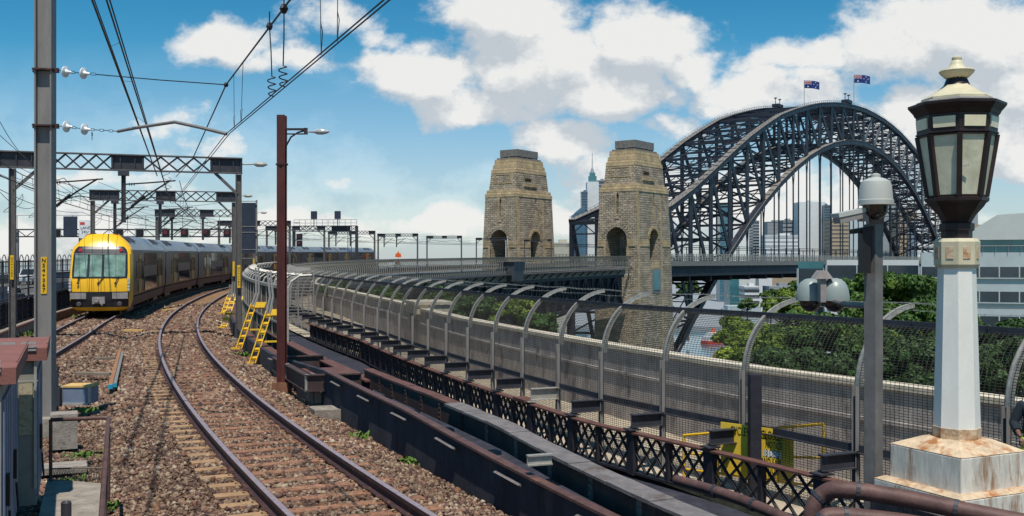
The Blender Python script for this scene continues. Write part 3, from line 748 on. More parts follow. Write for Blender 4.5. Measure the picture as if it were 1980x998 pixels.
# wire mesh panels: every wire is a thin bar
def strip(Vl, Fl, pts, w, nrm):
    b = len(Vl)
    for p in pts:
        Vl.append(p - nrm * w / 2); Vl.append(p + nrm * w / 2)
    for i in range(len(pts) - 1): Fl.append((b + 2 * i, b + 2 * i + 1, b + 2 * i + 3, b + 2 * i + 2))
def cross_wire(Vl, Fl, pts, w, n1, n2):
    strip(Vl, Fl, pts, w, n1); strip(Vl, Fl, pts, w * .8, n2)
for i in range(len(posts) - 1):
    sa, sb = posts[i], posts[i + 1]; Vl, Fl = [], []; a, r = dirs((sa + sb) / 2)
    Ym = float(np.interp(sa, _S, _Y)); hs = .048 if Ym < 40 else .09; vsp = .10 if Ym < 40 else .2; kw = 1 if Ym < 40 else 1.6
    L = -1.30
    while L < A_RAIL:
        p, q_ = arc_pt(sa + .02, L), arc_pt(sb - .02, L)
        if L > -.02 or True: cross_wire(Vl, Fl, [p, q_], .0105 * kw, up, r)
        L += hs
    s = sa + .06
    while s < sb:
        pts = [arc_pt(s, -1.30), arc_pt(s, 1.12)] + [arc_pt(s, 1.12 + (A_RAIL - 1.12) * j / 6) for j in range(1, 7)]
        strip(Vl, Fl, pts, .013 * kw, a); strip(Vl, Fl, pts, .010 * kw, r); s += vsp
    V = np.array([tuple(v) for v in Vl]); np_mesh('wire_mesh_panel', V, np.array(Fl), M['meshwire'], fence, loc=tuple(pt(sa, AD(sa), -1.7)))
    mb = MB()
    p, q_ = arc_pt(sa, A_RAIL), arc_pt(sb, A_RAIL); mb.bar(p, q_, .03, .12); mb.bar(p + up * .05 + r * .03, q_ + up * .05 + r * .03, .09, .02)
    for t in (.25, .5, .75): mb.lathe(p.lerp(q_, t) - r * .02 + up * .0, [(.012, 0), (.02, .07), (.012, .09)], 6)
    mb.build('top_rail', M['darksteel'], fence)
    mb = MB(); p, q_ = arc_pt(sa, 0), arc_pt(sb, 0); mb.bar(p, q_, .04, .14); mb.bar(p - up * .07 - r * .04, q_ - up * .07 - r * .04, .10, .015)
    mb.build('bottom_channel', M['darksteel'], fence)
for L in (A_RAIL + .42, A_RAIL + .8, A_TIP - .05):
    mb = MB(); rr = random.Random(int(L * 100))
    for i in range(len(posts) - 1):
        p, q_ = arc_pt(posts[i], L) + up * .03, arc_pt(posts[i + 1], L) + up * .03; m_ = (p + q_) / 2 - up * .03
        mb.tube([p, m_, q_], .006, 4, False)
        for t in np.arange(.05, 1, .08):
            c = p.lerp(q_, t) - up * .03 * (1 - abs(2 * t - 1)); e = Vector((rr.uniform(-1, 1), rr.uniform(-1, 1), rr.uniform(-1, 1))).normalized() * .03; mb.bar(c - e, c + e, .005, .005)
    mb.build('barbed_wire', M['arcsteel'], fence)
ORD = 'first second third fourth fifth sixth seventh eighth ninth tenth eleventh twelfth thirteenth fourteenth fifteenth sixteenth seventeenth eighteenth nineteenth twentieth twenty-first twenty-second twenty-third twenty-fourth twenty-fifth twenty-sixth twenty-seventh'.split()
# steel brackets from the fence posts to the lattice railing
for i, s in enumerate(posts):
    if i < 2: continue
    a, r = dirs(s); p, q_ = pt(s, AD(s) - .06, -.62), pt(s, AD(s) - .86, -.62); mb = MB()
    pale = (i == 6)
    mb.ibeam(p, q_, .16, .30 if not pale else .32, .02); mb.box(p + r * -.0, (.02, .2, .34), (r, a, up)); mb.box(q_ + r * .02 - up * .185, (.30, .3, .03), (r, a, up))
    tag(mb.build('steel_bracket', M['arcsteel'] if pale else M['darksteel'], None, tuple(p)),
        'pale unpainted steel bracket between lattice railing and mesh fence post' if pale else '%s dark steel bracket counted from the camera between mesh fence and lattice railing' % ORD[i - 2 - (i > 6)], 'bracket', None if pale else 'dark brackets along the mesh fence')
mb = MB(); s = posts[6] - .5; a, r = dirs(s); mb.box(pt(s + .9, AD(s) - .88, -.80), (.35, .8, .07), (r, a, up)); tag(mb.build('cover_plate', M['rustrail']), 'rusty flat plate lying on the lattice railing beside the pale bracket', 'plate')

# near-track fence (upright) from the rust pole to the far bend
BD = lambda s: float(np.interp(float(np.interp(s, _S, _Y)), [0, 33, 60, 75, 96], [3.3, 3.3, 3.0, 2.9, 3.6]))
f2 = thing('trackside_fence', 'upright grey mesh fence close beside the curving track behind the yellow ladders', 'fence', pt(sY(33), 3.3))
s = sY(33); k = 0
f2p = []
while s < sY(95): f2p.append(s); s += 2.0 if s < sY(60) else 2.6
for s in f2p:
    a, r = dirs(s); mb = MB(); mb.box(pt(s, BD(s), .3), (.07, .09, 3.6), (r, a, up)); mb.tube([pt(s, BD(s) + .0, 2.0), pt(s, BD(s) + .12, 2.3), pt(s, BD(s) + .4, 2.5), pt(s, BD(s) + .8, 2.52)], .045, 6); mb.build('fence_post', M['arcsteel'], f2)
for i in range(len(f2p) - 1):
    sa, sb = f2p[i], f2p[i + 1]; Vl, Fl = [], []; a, r = dirs(sa)
    for z in np.arange(-1.4, 2.05, .08): cross_wire(Vl, Fl, [pt(sa, BD(sa), z), pt(sb, BD(sb), z)], .014, up, r)
    for s in np.arange(sa + .1, sb, .1): cross_wire(Vl, Fl, [pt(s, BD(s), -1.4), pt(s, BD(s), 2.05)], .022, a, r)
    np_mesh('wire_mesh_panel', np.array([tuple(v) for v in Vl]), np.array(Fl), M['meshwire'], f2, loc=tuple(pt(sa, BD(sa), 0)))
sweep_part('top_rail', rect(-.05, .06, 2.02, 2.14), f2p[0], f2p[-1], M['arcsteel'], f2, 1, BD)
sweep_part('middle_rail', rect(-.05, .05, .75, .82), f2p[0], f2p[-1], M['steel'], f2, 1, BD)
for dd in (.3, .55, .8): sweep_part('top_wire', rect(dd, dd + .03, 2.50, 2.53), f2p[0], f2p[-1], M['arcsteel'], f2, 1, BD)
# barred return fence between the two
q = thing('barred_return_fence', 'short fence of horizontal bars joining the trackside fence to the mesh fence', 'fence', pt(sY(61), 5, -1.7))
s = sY(62); p, q_ = pt(s, 5.4, -1.2), pt(s, 7.3, -1.2)
for e in (p, q_, (p + q_) / 2):
    mb = MB(); mb.bar(e, e + up * 3.2, .09, .09, Vector((1, 0, 0))); mb.build('fence_post', M['steel'], q)
for z in np.arange(.2, 3.1, .2):
    mb = MB(); mb.bar(p + up * z, q_ + up * z, .03, .05); mb.build('bar', M['steel'], q)

# far bridge fence: close-set curved ribs on the deck edge
ff = thing('bridge_deck_fence', 'distant ribbed fence with curved tops sweeping along the viaduct deck edge to the pylon', 'fence', pt(sY(120), AD(sY(120))))
FS0, FS1 = sY(72), sY(322)
vsl = []; s = FS0; ribs = []
while s < FS1: ribs.append(s); s += 1.15
sel = list(range(len(ribs)))
for i in sel[:99]:
    s = ribs[i]; mb = MB(); a, r = dirs(s); mb.tube([pt(s, AD(s), -1.6), pt(s, AD(s), .9), pt(s, AD(s) + .2, 1.6), pt(s, AD(s) + .7, 2.1), pt(s, AD(s) + 1.4, 2.25)], .10, 4); mb.build('rib', M['arcsteel'], ff)
mb = MB()
for i in sel[99:]:
    s = ribs[i]; mb.tube([pt(s, AD(s), -1.6), pt(s, AD(s), .9), pt(s, AD(s) + .2, 1.6), pt(s, AD(s) + .7, 2.1), pt(s, AD(s) + 1.4, 2.25)], .10, 4)
if mb.n: tag(mb.build('far_ribs', M['arcsteel'], ff), kind='stuff')
Vl, Fl = [], []
for (dd, z) in [(0, z) for z in np.arange(-1.6, .95, .16)] + [(.05, 1.1), (.1, 1.3), (.2, 1.5), (.3, 1.7), (.45, 1.85), (.6, 1.95), (.9, 2.08), (1.4, 2.25)]:
    pts = [pt(s, AD(s) + dd, z) for s in np.linspace(FS0, FS1, 110)]; strip(Vl, Fl, pts, .10, up)
np_mesh('mesh_wires', np.array([tuple(v) for v in Vl]), np.array(Fl), M['meshwire'], ff, loc=tuple(pt(FS0, AD(FS0))))

# ---------------------------------------------------------------- approach viaduct under the far deck
via = thing('approach_viaduct', 'dark steel approach viaduct carrying the line to the stone pylons', 'viaduct', pt(sY(200), 4, -10))
V0, V1 = sY(84), sY(318)
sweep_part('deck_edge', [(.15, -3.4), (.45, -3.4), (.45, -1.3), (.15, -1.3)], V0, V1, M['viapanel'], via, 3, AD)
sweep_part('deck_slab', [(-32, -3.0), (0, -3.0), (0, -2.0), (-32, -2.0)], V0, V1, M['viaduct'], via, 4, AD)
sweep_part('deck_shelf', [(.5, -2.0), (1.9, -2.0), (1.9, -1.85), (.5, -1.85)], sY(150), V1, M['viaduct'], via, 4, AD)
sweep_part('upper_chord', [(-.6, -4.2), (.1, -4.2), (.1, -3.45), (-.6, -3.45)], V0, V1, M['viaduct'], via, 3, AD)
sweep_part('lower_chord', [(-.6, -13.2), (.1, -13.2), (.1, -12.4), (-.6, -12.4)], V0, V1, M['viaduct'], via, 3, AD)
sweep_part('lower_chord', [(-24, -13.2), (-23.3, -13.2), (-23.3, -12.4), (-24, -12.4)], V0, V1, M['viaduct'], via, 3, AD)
sweep_part('dark_backing', [(-.9, -12.4), (-.7, -12.4), (-.7, -3.2), (-.9, -3.2)], V0, V1, M['viaduct'], via, 3, AD)  # solid dark sheet added behind the truss, standing for its dark underside
s = V0 + 2; k = 0
while s < V1 - 6 and k < 45:
    mb = MB(); mb.bar(pt(s, AD(s) - .2, -12.6), pt(s, AD(s) - .2, -3.6), .5, .5, dirs(s)[0]); mb.build('vertical', M['viaduct'], via)
    mb = MB(); mb.bar(pt(s, AD(s) - .2, -12.6 if k % 2 else -3.8), pt(s + 5.6, AD(s + 5.6) - .2, -3.8 if k % 2 else -12.6), .45, .45, dirs(s)[1]); mb.build('diagonal', M['viaduct'], via)
    mb = MB(); mb.bar(pt(s, AD(s) + .4, -3.2), pt(s, AD(s) + 1.8, -2.05), .12, .3); mb.build('shelf_bracket', M['viaduct'], via)
    s += 5.6; k += 1
# pipes on the deck edge by the pylon
for z in (-1.5, -1.85): sweep_part('service_pipe', [(.62 + .12 * math.cos(a), z + .13 * math.sin(a)) for a in np.linspace(0, 5.5, 8)], sY(246), V1 - 3, M['trough'], via, 4, AD)
# trestle towers
for Yt in (130, 175, 285):
    s = sY(Yt); zb = shore_z(pt(s, AD(s)).x, Yt) - 1
    for dd in (-1, -22):
        mb = MB(); p = pt(s, AD(s) + dd, -12.6); mb.bar(p, Vector((p.x, p.y, zb)), 2.2, 2.2, Vector((1, 0, 0))); mb.build('tower_leg', M['viaduct'], via)
    p, q_ = pt(s, AD(s) - 1, -13), pt(s, AD(s) - 22, -13)
    for za in (0, -9):
        mb = MB(); mb.bar(p + up * za, q_ + up * (za - 8), .6, .6); mb.bar(p + up * (za - 8), q_ + up * za, .6, .6); mb.build('cross_brace', M['viaduct'], via)
# sheeted scaffold box on the viaduct edge
s = sY(243); q = thing('sheeted_bracket_box', 'boxy sheeted hopper with slanting underside hung on the viaduct edge left of the pylon', 'scaffold box', pt(s, AD(s) + 1))
a, r = dirs(s); c = pt(s, AD(s) + .4, 0)
def taper(c, top, bot, zt, zb_, r, a):
    vs = [c + r * x * bot[0] + a * y * bot[1] + up * zb_ for x, y in ((-1, -1), (1, -1), (1, 1), (-1, 1))] + [c + r * x * top[0] + a * y * top[1] + up * zt for x, y in ((-1, -1), (1, -1), (1, 1), (-1, 1))]
    return vs, [(3, 2, 1, 0), (4, 5, 6, 7), (0, 1, 5, 4), (1, 2, 6, 5), (2, 3, 7, 6), (3, 0, 4, 7)]
mb = MB(); mb.add(*taper(c, (2.0, 4.0), (1.6, 3.4), 1.2, -3.4, r, a)); mb.build('sheeting', M['tarp'], q)
mb = MB(); mb.box(c + up * 1.3, (4.4, 8.6, .2), (r, a, up)); mb.build('top_plate', M['viapanel'], q)
mb = MB(); mb.add(*taper(c - r * 4 - a * 3, (1.2, 1.2), (.3, .3), 0, -.1, r, a))
mb = MB()
for dx in (-2.6, -.9, .9, 2.6): mb.bar(c + a * dx + up * -3.4, c + a * (dx - 4.5) - r * 2.5 + up * -9.5, .35, .35)
mb.build('raking_struts', M['tarp'], q)

# ================================================================ THE ARCH BRIDGE AND ITS PYLONS
HB = R(35.8)
Bx = Vector((math.sin(HB), math.cos(HB), 0)); Rx = Vector((math.cos(HB), -math.sin(HB), 0))
O = Vector((21.1, 340.9, 0))
def bp(t, x, z): return O + Bx * t + Rx * x + up * z

T0, SPAN, NP = 22.0, 502.0, 28
def ztop(u): return float(np.interp(abs(u), [0, 30, 65, 100, 129, 160, 185, 208, 230, 244, 251], [85.5, 84.6, 80.9, 74.2, 66.6, 54.6, 43.2, 32, 22.8, 18.8, 17]))
def zbot(u): return max(-46, 67 - 118 * (u / 251) ** 2)
br = thing('arch_bridge', 'vast dark steel arch bridge of two lattice trusses behind the stone pylons', 'bridge', bp(T0 + 251, 0, 0))
pp = [T0 + SPAN * i / NP for i in range(NP + 1)]
for side in (15, -15):
    for nm, fn, w, h in (('upper_chord', ztop, 2.4, 2.1), ('lower_chord', zbot, 2.4, 2.3)):
        mb = MB()
        for i in range(NP):
            a_, b_ = pp[i], pp[i + 1]; p = bp(a_, side, fn(a_ - T0 - 251)); q_ = bp(b_, side, fn(b_ - T0 - 251)); mb.bar(p, q_, w, h)
            L_ = (q_ - p).length; d_ = (q_ - p) / L_
            for j in range(4):  # gusset and splice plates
                c = p + d_ * L_ * (j + .1) / 4; mb.bar(c - d_ * .5, c + d_ * .5, w + .14, h + .14)
        ch = mb.build(nm, M['arch'], br)
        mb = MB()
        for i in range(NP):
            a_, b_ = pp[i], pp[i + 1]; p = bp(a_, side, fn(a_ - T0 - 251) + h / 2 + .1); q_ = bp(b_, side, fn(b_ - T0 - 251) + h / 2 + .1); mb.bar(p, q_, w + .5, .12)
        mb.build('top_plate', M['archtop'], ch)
        if nm == 'upper_chord':
            mb = MB()
            for i in range(NP):
                a_, b_ = pp[i], pp[i + 1]
                for sx in (-1.1, 1.1):
                    p = bp(a_, side + sx, fn(a_ - T0 - 251) + 2.1); q_ = bp(b_, side + sx, fn(b_ - T0 - 251) + 2.1); mb.bar(p, q_, .07, .07)
                    for j in range(6): c = p.lerp(q_, j / 6); mb.bar(c, c - up * 1.1, .08, .08, Bx)
            mb.build('handrail', M['arch'], ch)
    for i in range(NP + 1):
        u = pp[i] - T0 - 251; zt, zb_ = ztop(u), zbot(u); mb = MB(); hw = .75
        for e in (-hw, hw): mb.bar(bp(pp[i] + e, side, zb_), bp(pp[i] + e, side, zt), 1.2, .6, Rx)
        n = max(2, int((zt - zb_) / 2.3))
        for j in range(n):
            z0, z1 = zb_ + (zt - zb_) * j / n, zb_ + (zt - zb_) * (j + 1) / n
            mb.bar(bp(pp[i] - hw, side, z0), bp(pp[i] + hw, side, z1), .3, .42, Rx)
        mb.build('vertical', M['arch'], br)
    for i in range(NP):
        lo = i < NP / 2; a_, b_ = (pp[i], pp[i + 1]) if lo else (pp[i + 1], pp[i])
        p = bp(a_, side, ztop(a_ - T0 - 251)); q_ = bp(b_, side, zbot(b_ - T0 - 251)); mb = MB(); d_ = (q_ - p).normalized(); nn = d_.cross(Rx).normalized()
        for e in (-.55, .55): mb.bar(p + nn * e, q_ + nn * e, 1.0, .45, Rx)
        n = max(2, int((p - q_).length / 2.6))
        for j in range(n): mb.bar(p.lerp(q_, j / n) - nn * .55, p.lerp(q_, (j + 1) / n) + nn * .55, .14, .2, Rx)
        mb.build('diagonal', M['arch'] if lo else M['arch_sunlit'], br)
ZD = 3.0
nh = 0
for side in (15, -15):
    for i in range(1, NP):
        u = pp[i] - T0 - 251
        if zbot(u) > ZD + 4:
            mb = MB(); top = zbot(u) - .8
            for e in (-.45, .45): mb.bar(bp(pp[i] + e * .4, side, ZD), bp(pp[i] + e * .4, side, top - 7 if top > 16 else top), .7, .35, Rx)
            if top > 16:
                for e in (-1, 1): mb.bar(bp(pp[i] + e * .2, side, top - 7), bp(pp[i] + e * 1.3, side, top), .5, .35, Rx)
            mb.build('hanger', M['arch'], br)
for i in range(NP + 1):
    u = pp[i] - T0 - 251; zt, zb_ = ztop(u), zbot(u)
    mb = MB(); mb.bar(bp(pp[i], -15, zt - .3), bp(pp[i], 15, zt - .3), .7, 1.1); mb.bar(bp(pp[i], -15, zt - 4.2), bp(pp[i], 15, zt - 4.2), .4, .5)
    for j in range(6):
        x0, x1 = -15 + 5 * j, -10 + 5 * j; mb.bar(bp(pp[i], x0, zt - .5 if j % 2 else zt - 4.2), bp(pp[i], x1, zt - 4.2 if j % 2 else zt - .5), .25, .3)
    if zb_ > 9: mb.bar(bp(pp[i], -15, zb_), bp(pp[i], 15, zb_), .7, 1.0)
    zz = [zt - 4.2]; lowz = max(zb_, 11.5) if abs(u) > 165 else zb_
    n = max(1, int(round((zt - 4.2 - lowz) / 9)))
    for j in range(n):
        z1, z0 = zt - 4.2 - (zt - 4.2 - lowz) * j / n, zt - 4.2 - (zt - 4.2 - lowz) * (j + 1) / n
        if z1 - z0 < 2: continue
        mb.bar(bp(pp[i], -15, z0), bp(pp[i], 15, z0), .5, .7)
        mb.bar(bp(pp[i], -15, z0), bp(pp[i], 0, z1), .45, .5); mb.bar(bp(pp[i], 15, z0), bp(pp[i], 0, z1), .45, .5)
    mb.build('sway_frame', M['arch'], br)
    if zb_ < -4:
        mb = MB(); n = max(1, int(round(-zb_ / 8)))
        for j in range(n):
            z0, z1 = zb_ * (j + 1) / n, zb_ * j / n; mb.bar(bp(pp[i], -15, z0), bp(pp[i], 15, z0), .6, .8)
            mb.bar(bp(pp[i], -15, z0), bp(pp[i], 0, z1), .5, .5); mb.bar(bp(pp[i], 15, z0), bp(pp[i], 0, z1), .5, .5)
        mb.build('lower_sway_frame', M['arch'], br)
    if i < NP:
        for nm, fn in (('top_lateral_bracing', ztop), ('bottom_lateral_bracing', zbot)):
            za, zb2 = fn(u), fn(pp[i + 1] - T0 - 251)
            mb = MB(); m_ = (pp[i] + pp[i + 1]) / 2; zm = (za + zb2) / 2
            for (ta, xa, zA), (tb, xb, zB) in ((((pp[i]), -15, za), (pp[i + 1], 15, zb2)), ((pp[i], 15, za), (pp[i + 1], -15, zb2))): mb.bar(bp(ta, xa, zA), bp(tb, xb, zB), .6, .75)
            mb.bar(bp(m_, -15, zm), bp(m_, 15, zm), .35, .4)
            for x in (-7.5, 7.5): mb.bar(bp(pp[i], x, za), bp(pp[i + 1], x, zb2), .3, .35)
            if nm[0] == 't':
                # inspection gantry track with ribs, seen as fine rungs
                for j in range(8):
                    tt = pp[i] + (pp[i + 1] - pp[i]) * j / 8; z_ = za + (zb2 - za) * j / 8; mb.bar(bp(tt, -15, z_ - .7), bp(tt, 15, z_ - .7), .14, .16)
            mb.build(nm, M['arch'], br)
# deck through the arch
DE = 24.5
def deckbox(name, x0, x1, z0, z1, m, t0=-12.5, t1=560):
    mb = MB(); n = 12
    mb.prism([bp(t0, x0, z0), bp(t0, x1, z0), bp(t0, x1, z1), bp(t0, x0, z1)], (0, 0, 0), Bx * (t1 - t0)); return mb.build(name, m, br)
deckbox('deck_slab', -DE + 1, DE - 1, .2, 1.0, M['viaduct'])
e_ = deckbox('edge_beam', DE - .9, DE - .2, 1.3, 3.1, M['viapanel'], 12.5); deckbox('edge_beam', -DE + .2, -DE + .9, 1.3, 3.1, M['viapanel'], 12.5)
deckbox('stringer', DE - 1.6, DE - 1.0, -2.4, 1.2, M['viaduct'], 12.5)
for i in range(1, NP):
    mb = MB(); mb.ibeam(bp(pp[i], -DE + 1, -2.2), bp(pp[i], DE - 1, -2.2), 1.0, 4.2, .3); mb.build('cross_girder', M['viaduct'], br)
mb = MB(); nfe = 0
for j in range(230):
    t = 13 + j * 2.4
    for x in (DE - .6, -DE + .6): mb.bar(bp(t, x, 3.1), bp(t, x, 5.5), .3, .2, Bx)
for x in (DE - .6, -DE + .6):
    for z in (3.7, 4.3, 4.9, 5.5): mb.bar(bp(13, x, z), bp(560, x, z), .1, .2)
tag(mb.build('deck_fence', M['arcsteel'], br), kind='stuff')
mb = MB()
for x in (-12, 12):
    for z in (8.2, 9.0): mb.bar(bp(14, x, z), bp(560, x, z), .2, .22)
for j in range(30): mb.bar(bp(20 + j * 18, 12, 2), bp(20 + j * 18, 12, 9), .3, .3, Bx); mb.bar(bp(20 + j * 18, -12, 2), bp(20 + j * 18, -12, 9), .3, .3, Bx)
mb.build('overhead_line_frame', M['arch'], br)
# summit cabins with aircraft-warning masts
for x, u in ((-15, -49), (15, -29)):
    zt = ztop(u) + 1.2; t = T0 + 251 + u
    q = thing('summit_platform', 'small maintenance cabin on the %s truss of the arch summit' % ('farther left' if x < 0 else 'nearer right'), 'platform', bp(t, x, zt), 'cabins on the arch summit')
    mb = MB(); mb.box(bp(t, x, zt + .9), (3.6, 7, 1.6), (Rx, Bx, up)); mb.build('cabin', M['arch'], q)
    for e in (-3, 3):
        mb = MB(); mb.bar(bp(t + e, x, zt + 1.7), bp(t + e, x, zt + 4.6), .28, .28, Bx); mb.box(bp(t + e, x, zt + 4.7), (1.2, 1.2, .5)); mb.build('warning_mast', M['arch'], q)
# flags
def flag(label, base, hgt, yaw):
    q = thing('flag', label, 'flag', base, 'flags on the arch summit')
    mb = MB(); mb.tube([base, base + up * hgt], .16, 6); mb.build('flagpole', M['arcsteel'], q)
    fx = Vector((math.cos(yaw), math.sin(yaw), 0)); Wf, Hf = 8.6, 4.3
    def wv(u, v): 
        return base + up * (hgt - .3 - Hf * (1 - v) - 1.5 * u * u * .8) + fx * (Wf * u * .95) + Vector((-fx.y, fx.x, 0)) * (math.sin(u * 8) * .45 * u)
    def patch(name, u0, v0, u1, v1, m, off, n=14, parent=None):
        mb = MB(); nn = Vector((fx.y, -fx.x, 0)); vs = []
        for i in range(n + 1):
            for v in (v0, v1): vs.append(wv(u0 + (u1 - u0) * i / n, v) + nn * off)
        k = len(vs); vs += [p - nn * (2 * off + .05) if off else p + nn * .03 for p in vs]
        mb.add(vs, [(2 * i, 2 * i + 1, 2 * i + 3, 2 * i + 2) for i in range(n)] + [(k + 2 * i, k + 2 * i + 1, k + 2 * i + 3, k + 2 * i + 2) for i in range(n)]); return mb.build(name, m, parent or q)
    fl = patch('cloth', 0, 0, 1, 1, M['flagblue'], 0)
    def band(name, a, b, w, m, off):
        mb = MB(); nn = Vector((fx.y, -fx.x, 0)); (u0, v0), (u1, v1) = a, b; L = math.hypot((u1 - u0) * 2, v1 - v0); nu, nv = -(v1 - v0) / L / 2, (u1 - u0) * 2 / L; vs = []
        for i in range(7):
            u, v = u0 + (u1 - u0) * i / 6, v0 + (v1 - v0) * i / 6
            for sg in (-1, 1): vs.append(wv(u + nu * sg * w / 2, v + nv * sg * w / 2) + nn * off)
        k = len(vs); vs += [p - nn * 2 * off for p in vs]
        mb.add(vs, [(2 * i, 2 * i + 1, 2 * i + 3, 2 * i + 2) for i in range(6)] + [(k + 2 * i, k + 2 * i + 1, k + 2 * i + 3, k + 2 * i + 2) for i in range(6)]); mb.build(name, m, fl)
    for a, b in (((.02, .52), (.48, .98)), ((.02, .98), (.48, .52))): band('canton_white', a, b, .11, M['flagwhite'], .06); band('canton_red', a, b, .04, M['flagred'], .09)
    for a, b in (((.25, .5), (.25, 1)), ((0, .75), (.5, .75))): band('canton_white', a, b, .17, M['flagwhite'], .12); band('canton_red', a, b, .10, M['flagred'], .15)
    for (u, v, s_) in ((.25, .22, .1), (.75, .82, .06), (.62, .55, .06), (.88, .6, .06), (.75, .2, .06), (.81, .45, .035)):
        for k in range(3):
            a = math.pi * k / 3; band('star', (u - s_ * math.cos(a) / 2, v - s_ * math.sin(a)), (u + s_ * math.cos(a) / 2, v + s_ * math.sin(a)), s_ * .55, M['flagwhite'], .06 + .01 * k)
flag('blue flag with stars on the left pole above the farther truss', bp(T0 + 242, -15, ztop(-9) + 1), 18.0, -.25)
flag('blue flag with stars on the right pole above the nearer truss', bp(T0 + 251 - 17, 15, ztop(17) + 1), 17.0, -.3)

# ---- pylons
def make_pylon(center, label):
    pl = thing('bridge_pylon', label, 'stone pylon', center, 'granite pylons of the bridge', -HB)
    def loc(mb, name, m, cut=None, smooth=False, parent=None):
        o = mb.build(name, m, None, (0, 0, 0), smooth); o.parent = parent or pl; return o
    def frus(mb, a, b, z0, z1, cx=0, cy=0):
        vs = [(cx + x * a[0], cy + y * a[1], z0) for x, y in ((-1, -1), (1, -1), (1, 1), (-1, 1))] + [(cx + x * b[0], cy + y * b[1], z1) for x, y in ((-1, -1), (1, -1), (1, 1), (-1, 1))]
        mb.add(vs, [(3, 2, 1, 0), (4, 5, 6, 7), (0, 1, 5, 4), (1, 2, 6, 5), (2, 3, 7, 6), (3, 0, 4, 7)])
    cut = MB()
    def archcut(w, z0, zs, along):  # half width, sill, spring line
        pr = [(-w, z0), (w, z0)] + [(w * math.cos(t), zs + w * math.sin(t)) for t in np.linspace(0, math.pi, 15)]
        if along == 'y': cut_.prism([(x, 0, z) for x, z in pr], (0, -20, 0), (0, 8, 0))
        else: cut_.prism([(0, x, z) for x, z in pr], (-20, 0, 0), (20, 0, 0))
    cuts = []
    cut_ = MB(); archcut(3.75, 1.4, 9.9, 'y'); cuts.append(cut_)
    cut_ = MB(); archcut(2.9, 3.6, 10.4, 'x'); cuts.append(cut_)
    cut_ = MB(); cut_.box((0, -11, 21.2), (.75, 3, 6.4)); cut_.box((6.5, 1.0, 25), (3, .8, 9)); cuts.append(cut_)
    cut_ = MB(); cut_.box((7, -2.2, 31.0), (5, 4.0, 1.1)); cut_.box((0, -9.3, 35.6), (.9, 3, 3.0)); cuts.append(cut_)
    body = MB(); frus(body, (8.3, 13.4), (7.1, 11.9), -50, 5); frus(body, (7.1, 11.9), (6.5, 11.0), 5.0, 25)
    # one closed shell for the boolean
    def shell(rings):
        mb = MB(); vs = []
        for (w, l, z) in rings: vs += [(-w, -l, z), (w, -l, z), (w, l, z), (-w, l, z)]
        n = len(rings); fs = [(3, 2, 1, 0), (4 * n - 4, 4 * n - 3, 4 * n - 2, 4 * n - 1)]
        for i in range(n - 1):
            for j in range(4): fs.append((4 * i + j, 4 * i + (j + 1) % 4, 4 * i + 4 + (j + 1) % 4, 4 * i + 4 + j))
        mb.add(vs, fs); return mb
    def boolean(o, cs):
        tmp = []
        import bmesh
        def fixn(ob_):
            bm = bmesh.new(); bm.from_mesh(ob_.data); bmesh.ops.recalc_face_normals(bm, faces=bm.faces[:]); bm.to_mesh(ob_.data); bm.free()
        fixn(o)
        for c in cs:
            co = c.build('cutter', M['granite']); tmp.append(co); fixn(co)
            md = o.modifiers.new('cut', 'BOOLEAN'); md.operation = 'DIFFERENCE'; md.solver = 'EXACT'; md.object = co
        pr = o.parent; o.parent = None; o.matrix_basis = Matrix()
        dg = bpy.context.evaluated_depsgraph_get(); dg.update()
        me = bpy.data.meshes.new_from_object(o.evaluated_get(dg)); o.modifiers.clear(); o.data = me; o.parent = pr
        for c in tmp: bpy.data.objects.remove(c)
    b = loc(shell([(8.3, 13.4, -50), (7.1, 11.9, 5), (6.5, 11.0, 25.0)]), 'body', M['granite'])
    boolean(b, cuts[:3])
    b2 = loc(shell([(5.75, 9.9, 27.4), (5.35, 9.2, 33.3)]), 'upper_tier', M['granite']); boolean(b2, [cuts[3]])
    mb = shell([(6.65, 11.1, 25.0), (6.6, 11.05, 26.1), (6.3, 10.7, 26.2), (6.2, 10.6, 27.4)]); band = loc(mb, 'string_course', M['granitesm'])
    b3 = loc(shell([(5.4, 9.25, 33.3), (5.3, 9.1, 34.6), (5.05, 8.8, 34.7), (4.95, 8.65, 36.2), (4.7, 8.3, 36.3), (4.55, 8.1, 38.2)]), 'top_tier', M['granitesm'])
    mb = MB(); frus(mb, (4.2, 7.4), (4.2, 7.4), 38.2, 38.75); frus(mb, (3.7, 6.3), (3.7, 6.3), 39.2, 41.6)
    for x in (-1, 0, 1):
        for y in (-1, -.5, 0, .5, 1): mb.box((x * 3.3, y * 5.8, 38.95), (.5, .6, .55))
    loc(mb, 'parapet_cap', M['granitecap'])
    def wface(z): return np.interp(z, [-50, 5, 25], [8.3, 7.1, 6.5]), np.interp(z, [-50, 5, 25], [13.4, 11.9, 11.0])
    # dressed corner strips and bands
    def strip_y(x0, x1, z0, z1, name='dressed_strip'):   # on the long (+x) face, between y=x0..x1
        mb = MB()
        for sg in (1, -1):
            mb = MB(); w0, w1 = wface(z0)[0], wface(z1)[0]
            pr = [(w0 - .3, x0, z0), (w0 - .3, x1, z0), (w0 + .12, x1, z0), (w0 + .12, x0, z0)]; pt_ = [(w1 - .3, x0, z1), (w1 - .3, x1, z1), (w1 + .12, x1, z1), (w1 + .12, x0, z1)]
            mb.add([(sg * a_, y_, z_) for a_, y_, z_ in pr + pt_], [(3, 2, 1, 0), (4, 5, 6, 7), (0, 1, 5, 4), (1, 2, 6, 5), (2, 3, 7, 6), (3, 0, 4, 7)])
            loc(mb, name, M['granitesm'])
    for y0, y1 in ((-11.0, -9.3), (4.6, 5.8)): strip_y(y0, y1, -49, 25 if y0 < 0 else 24)
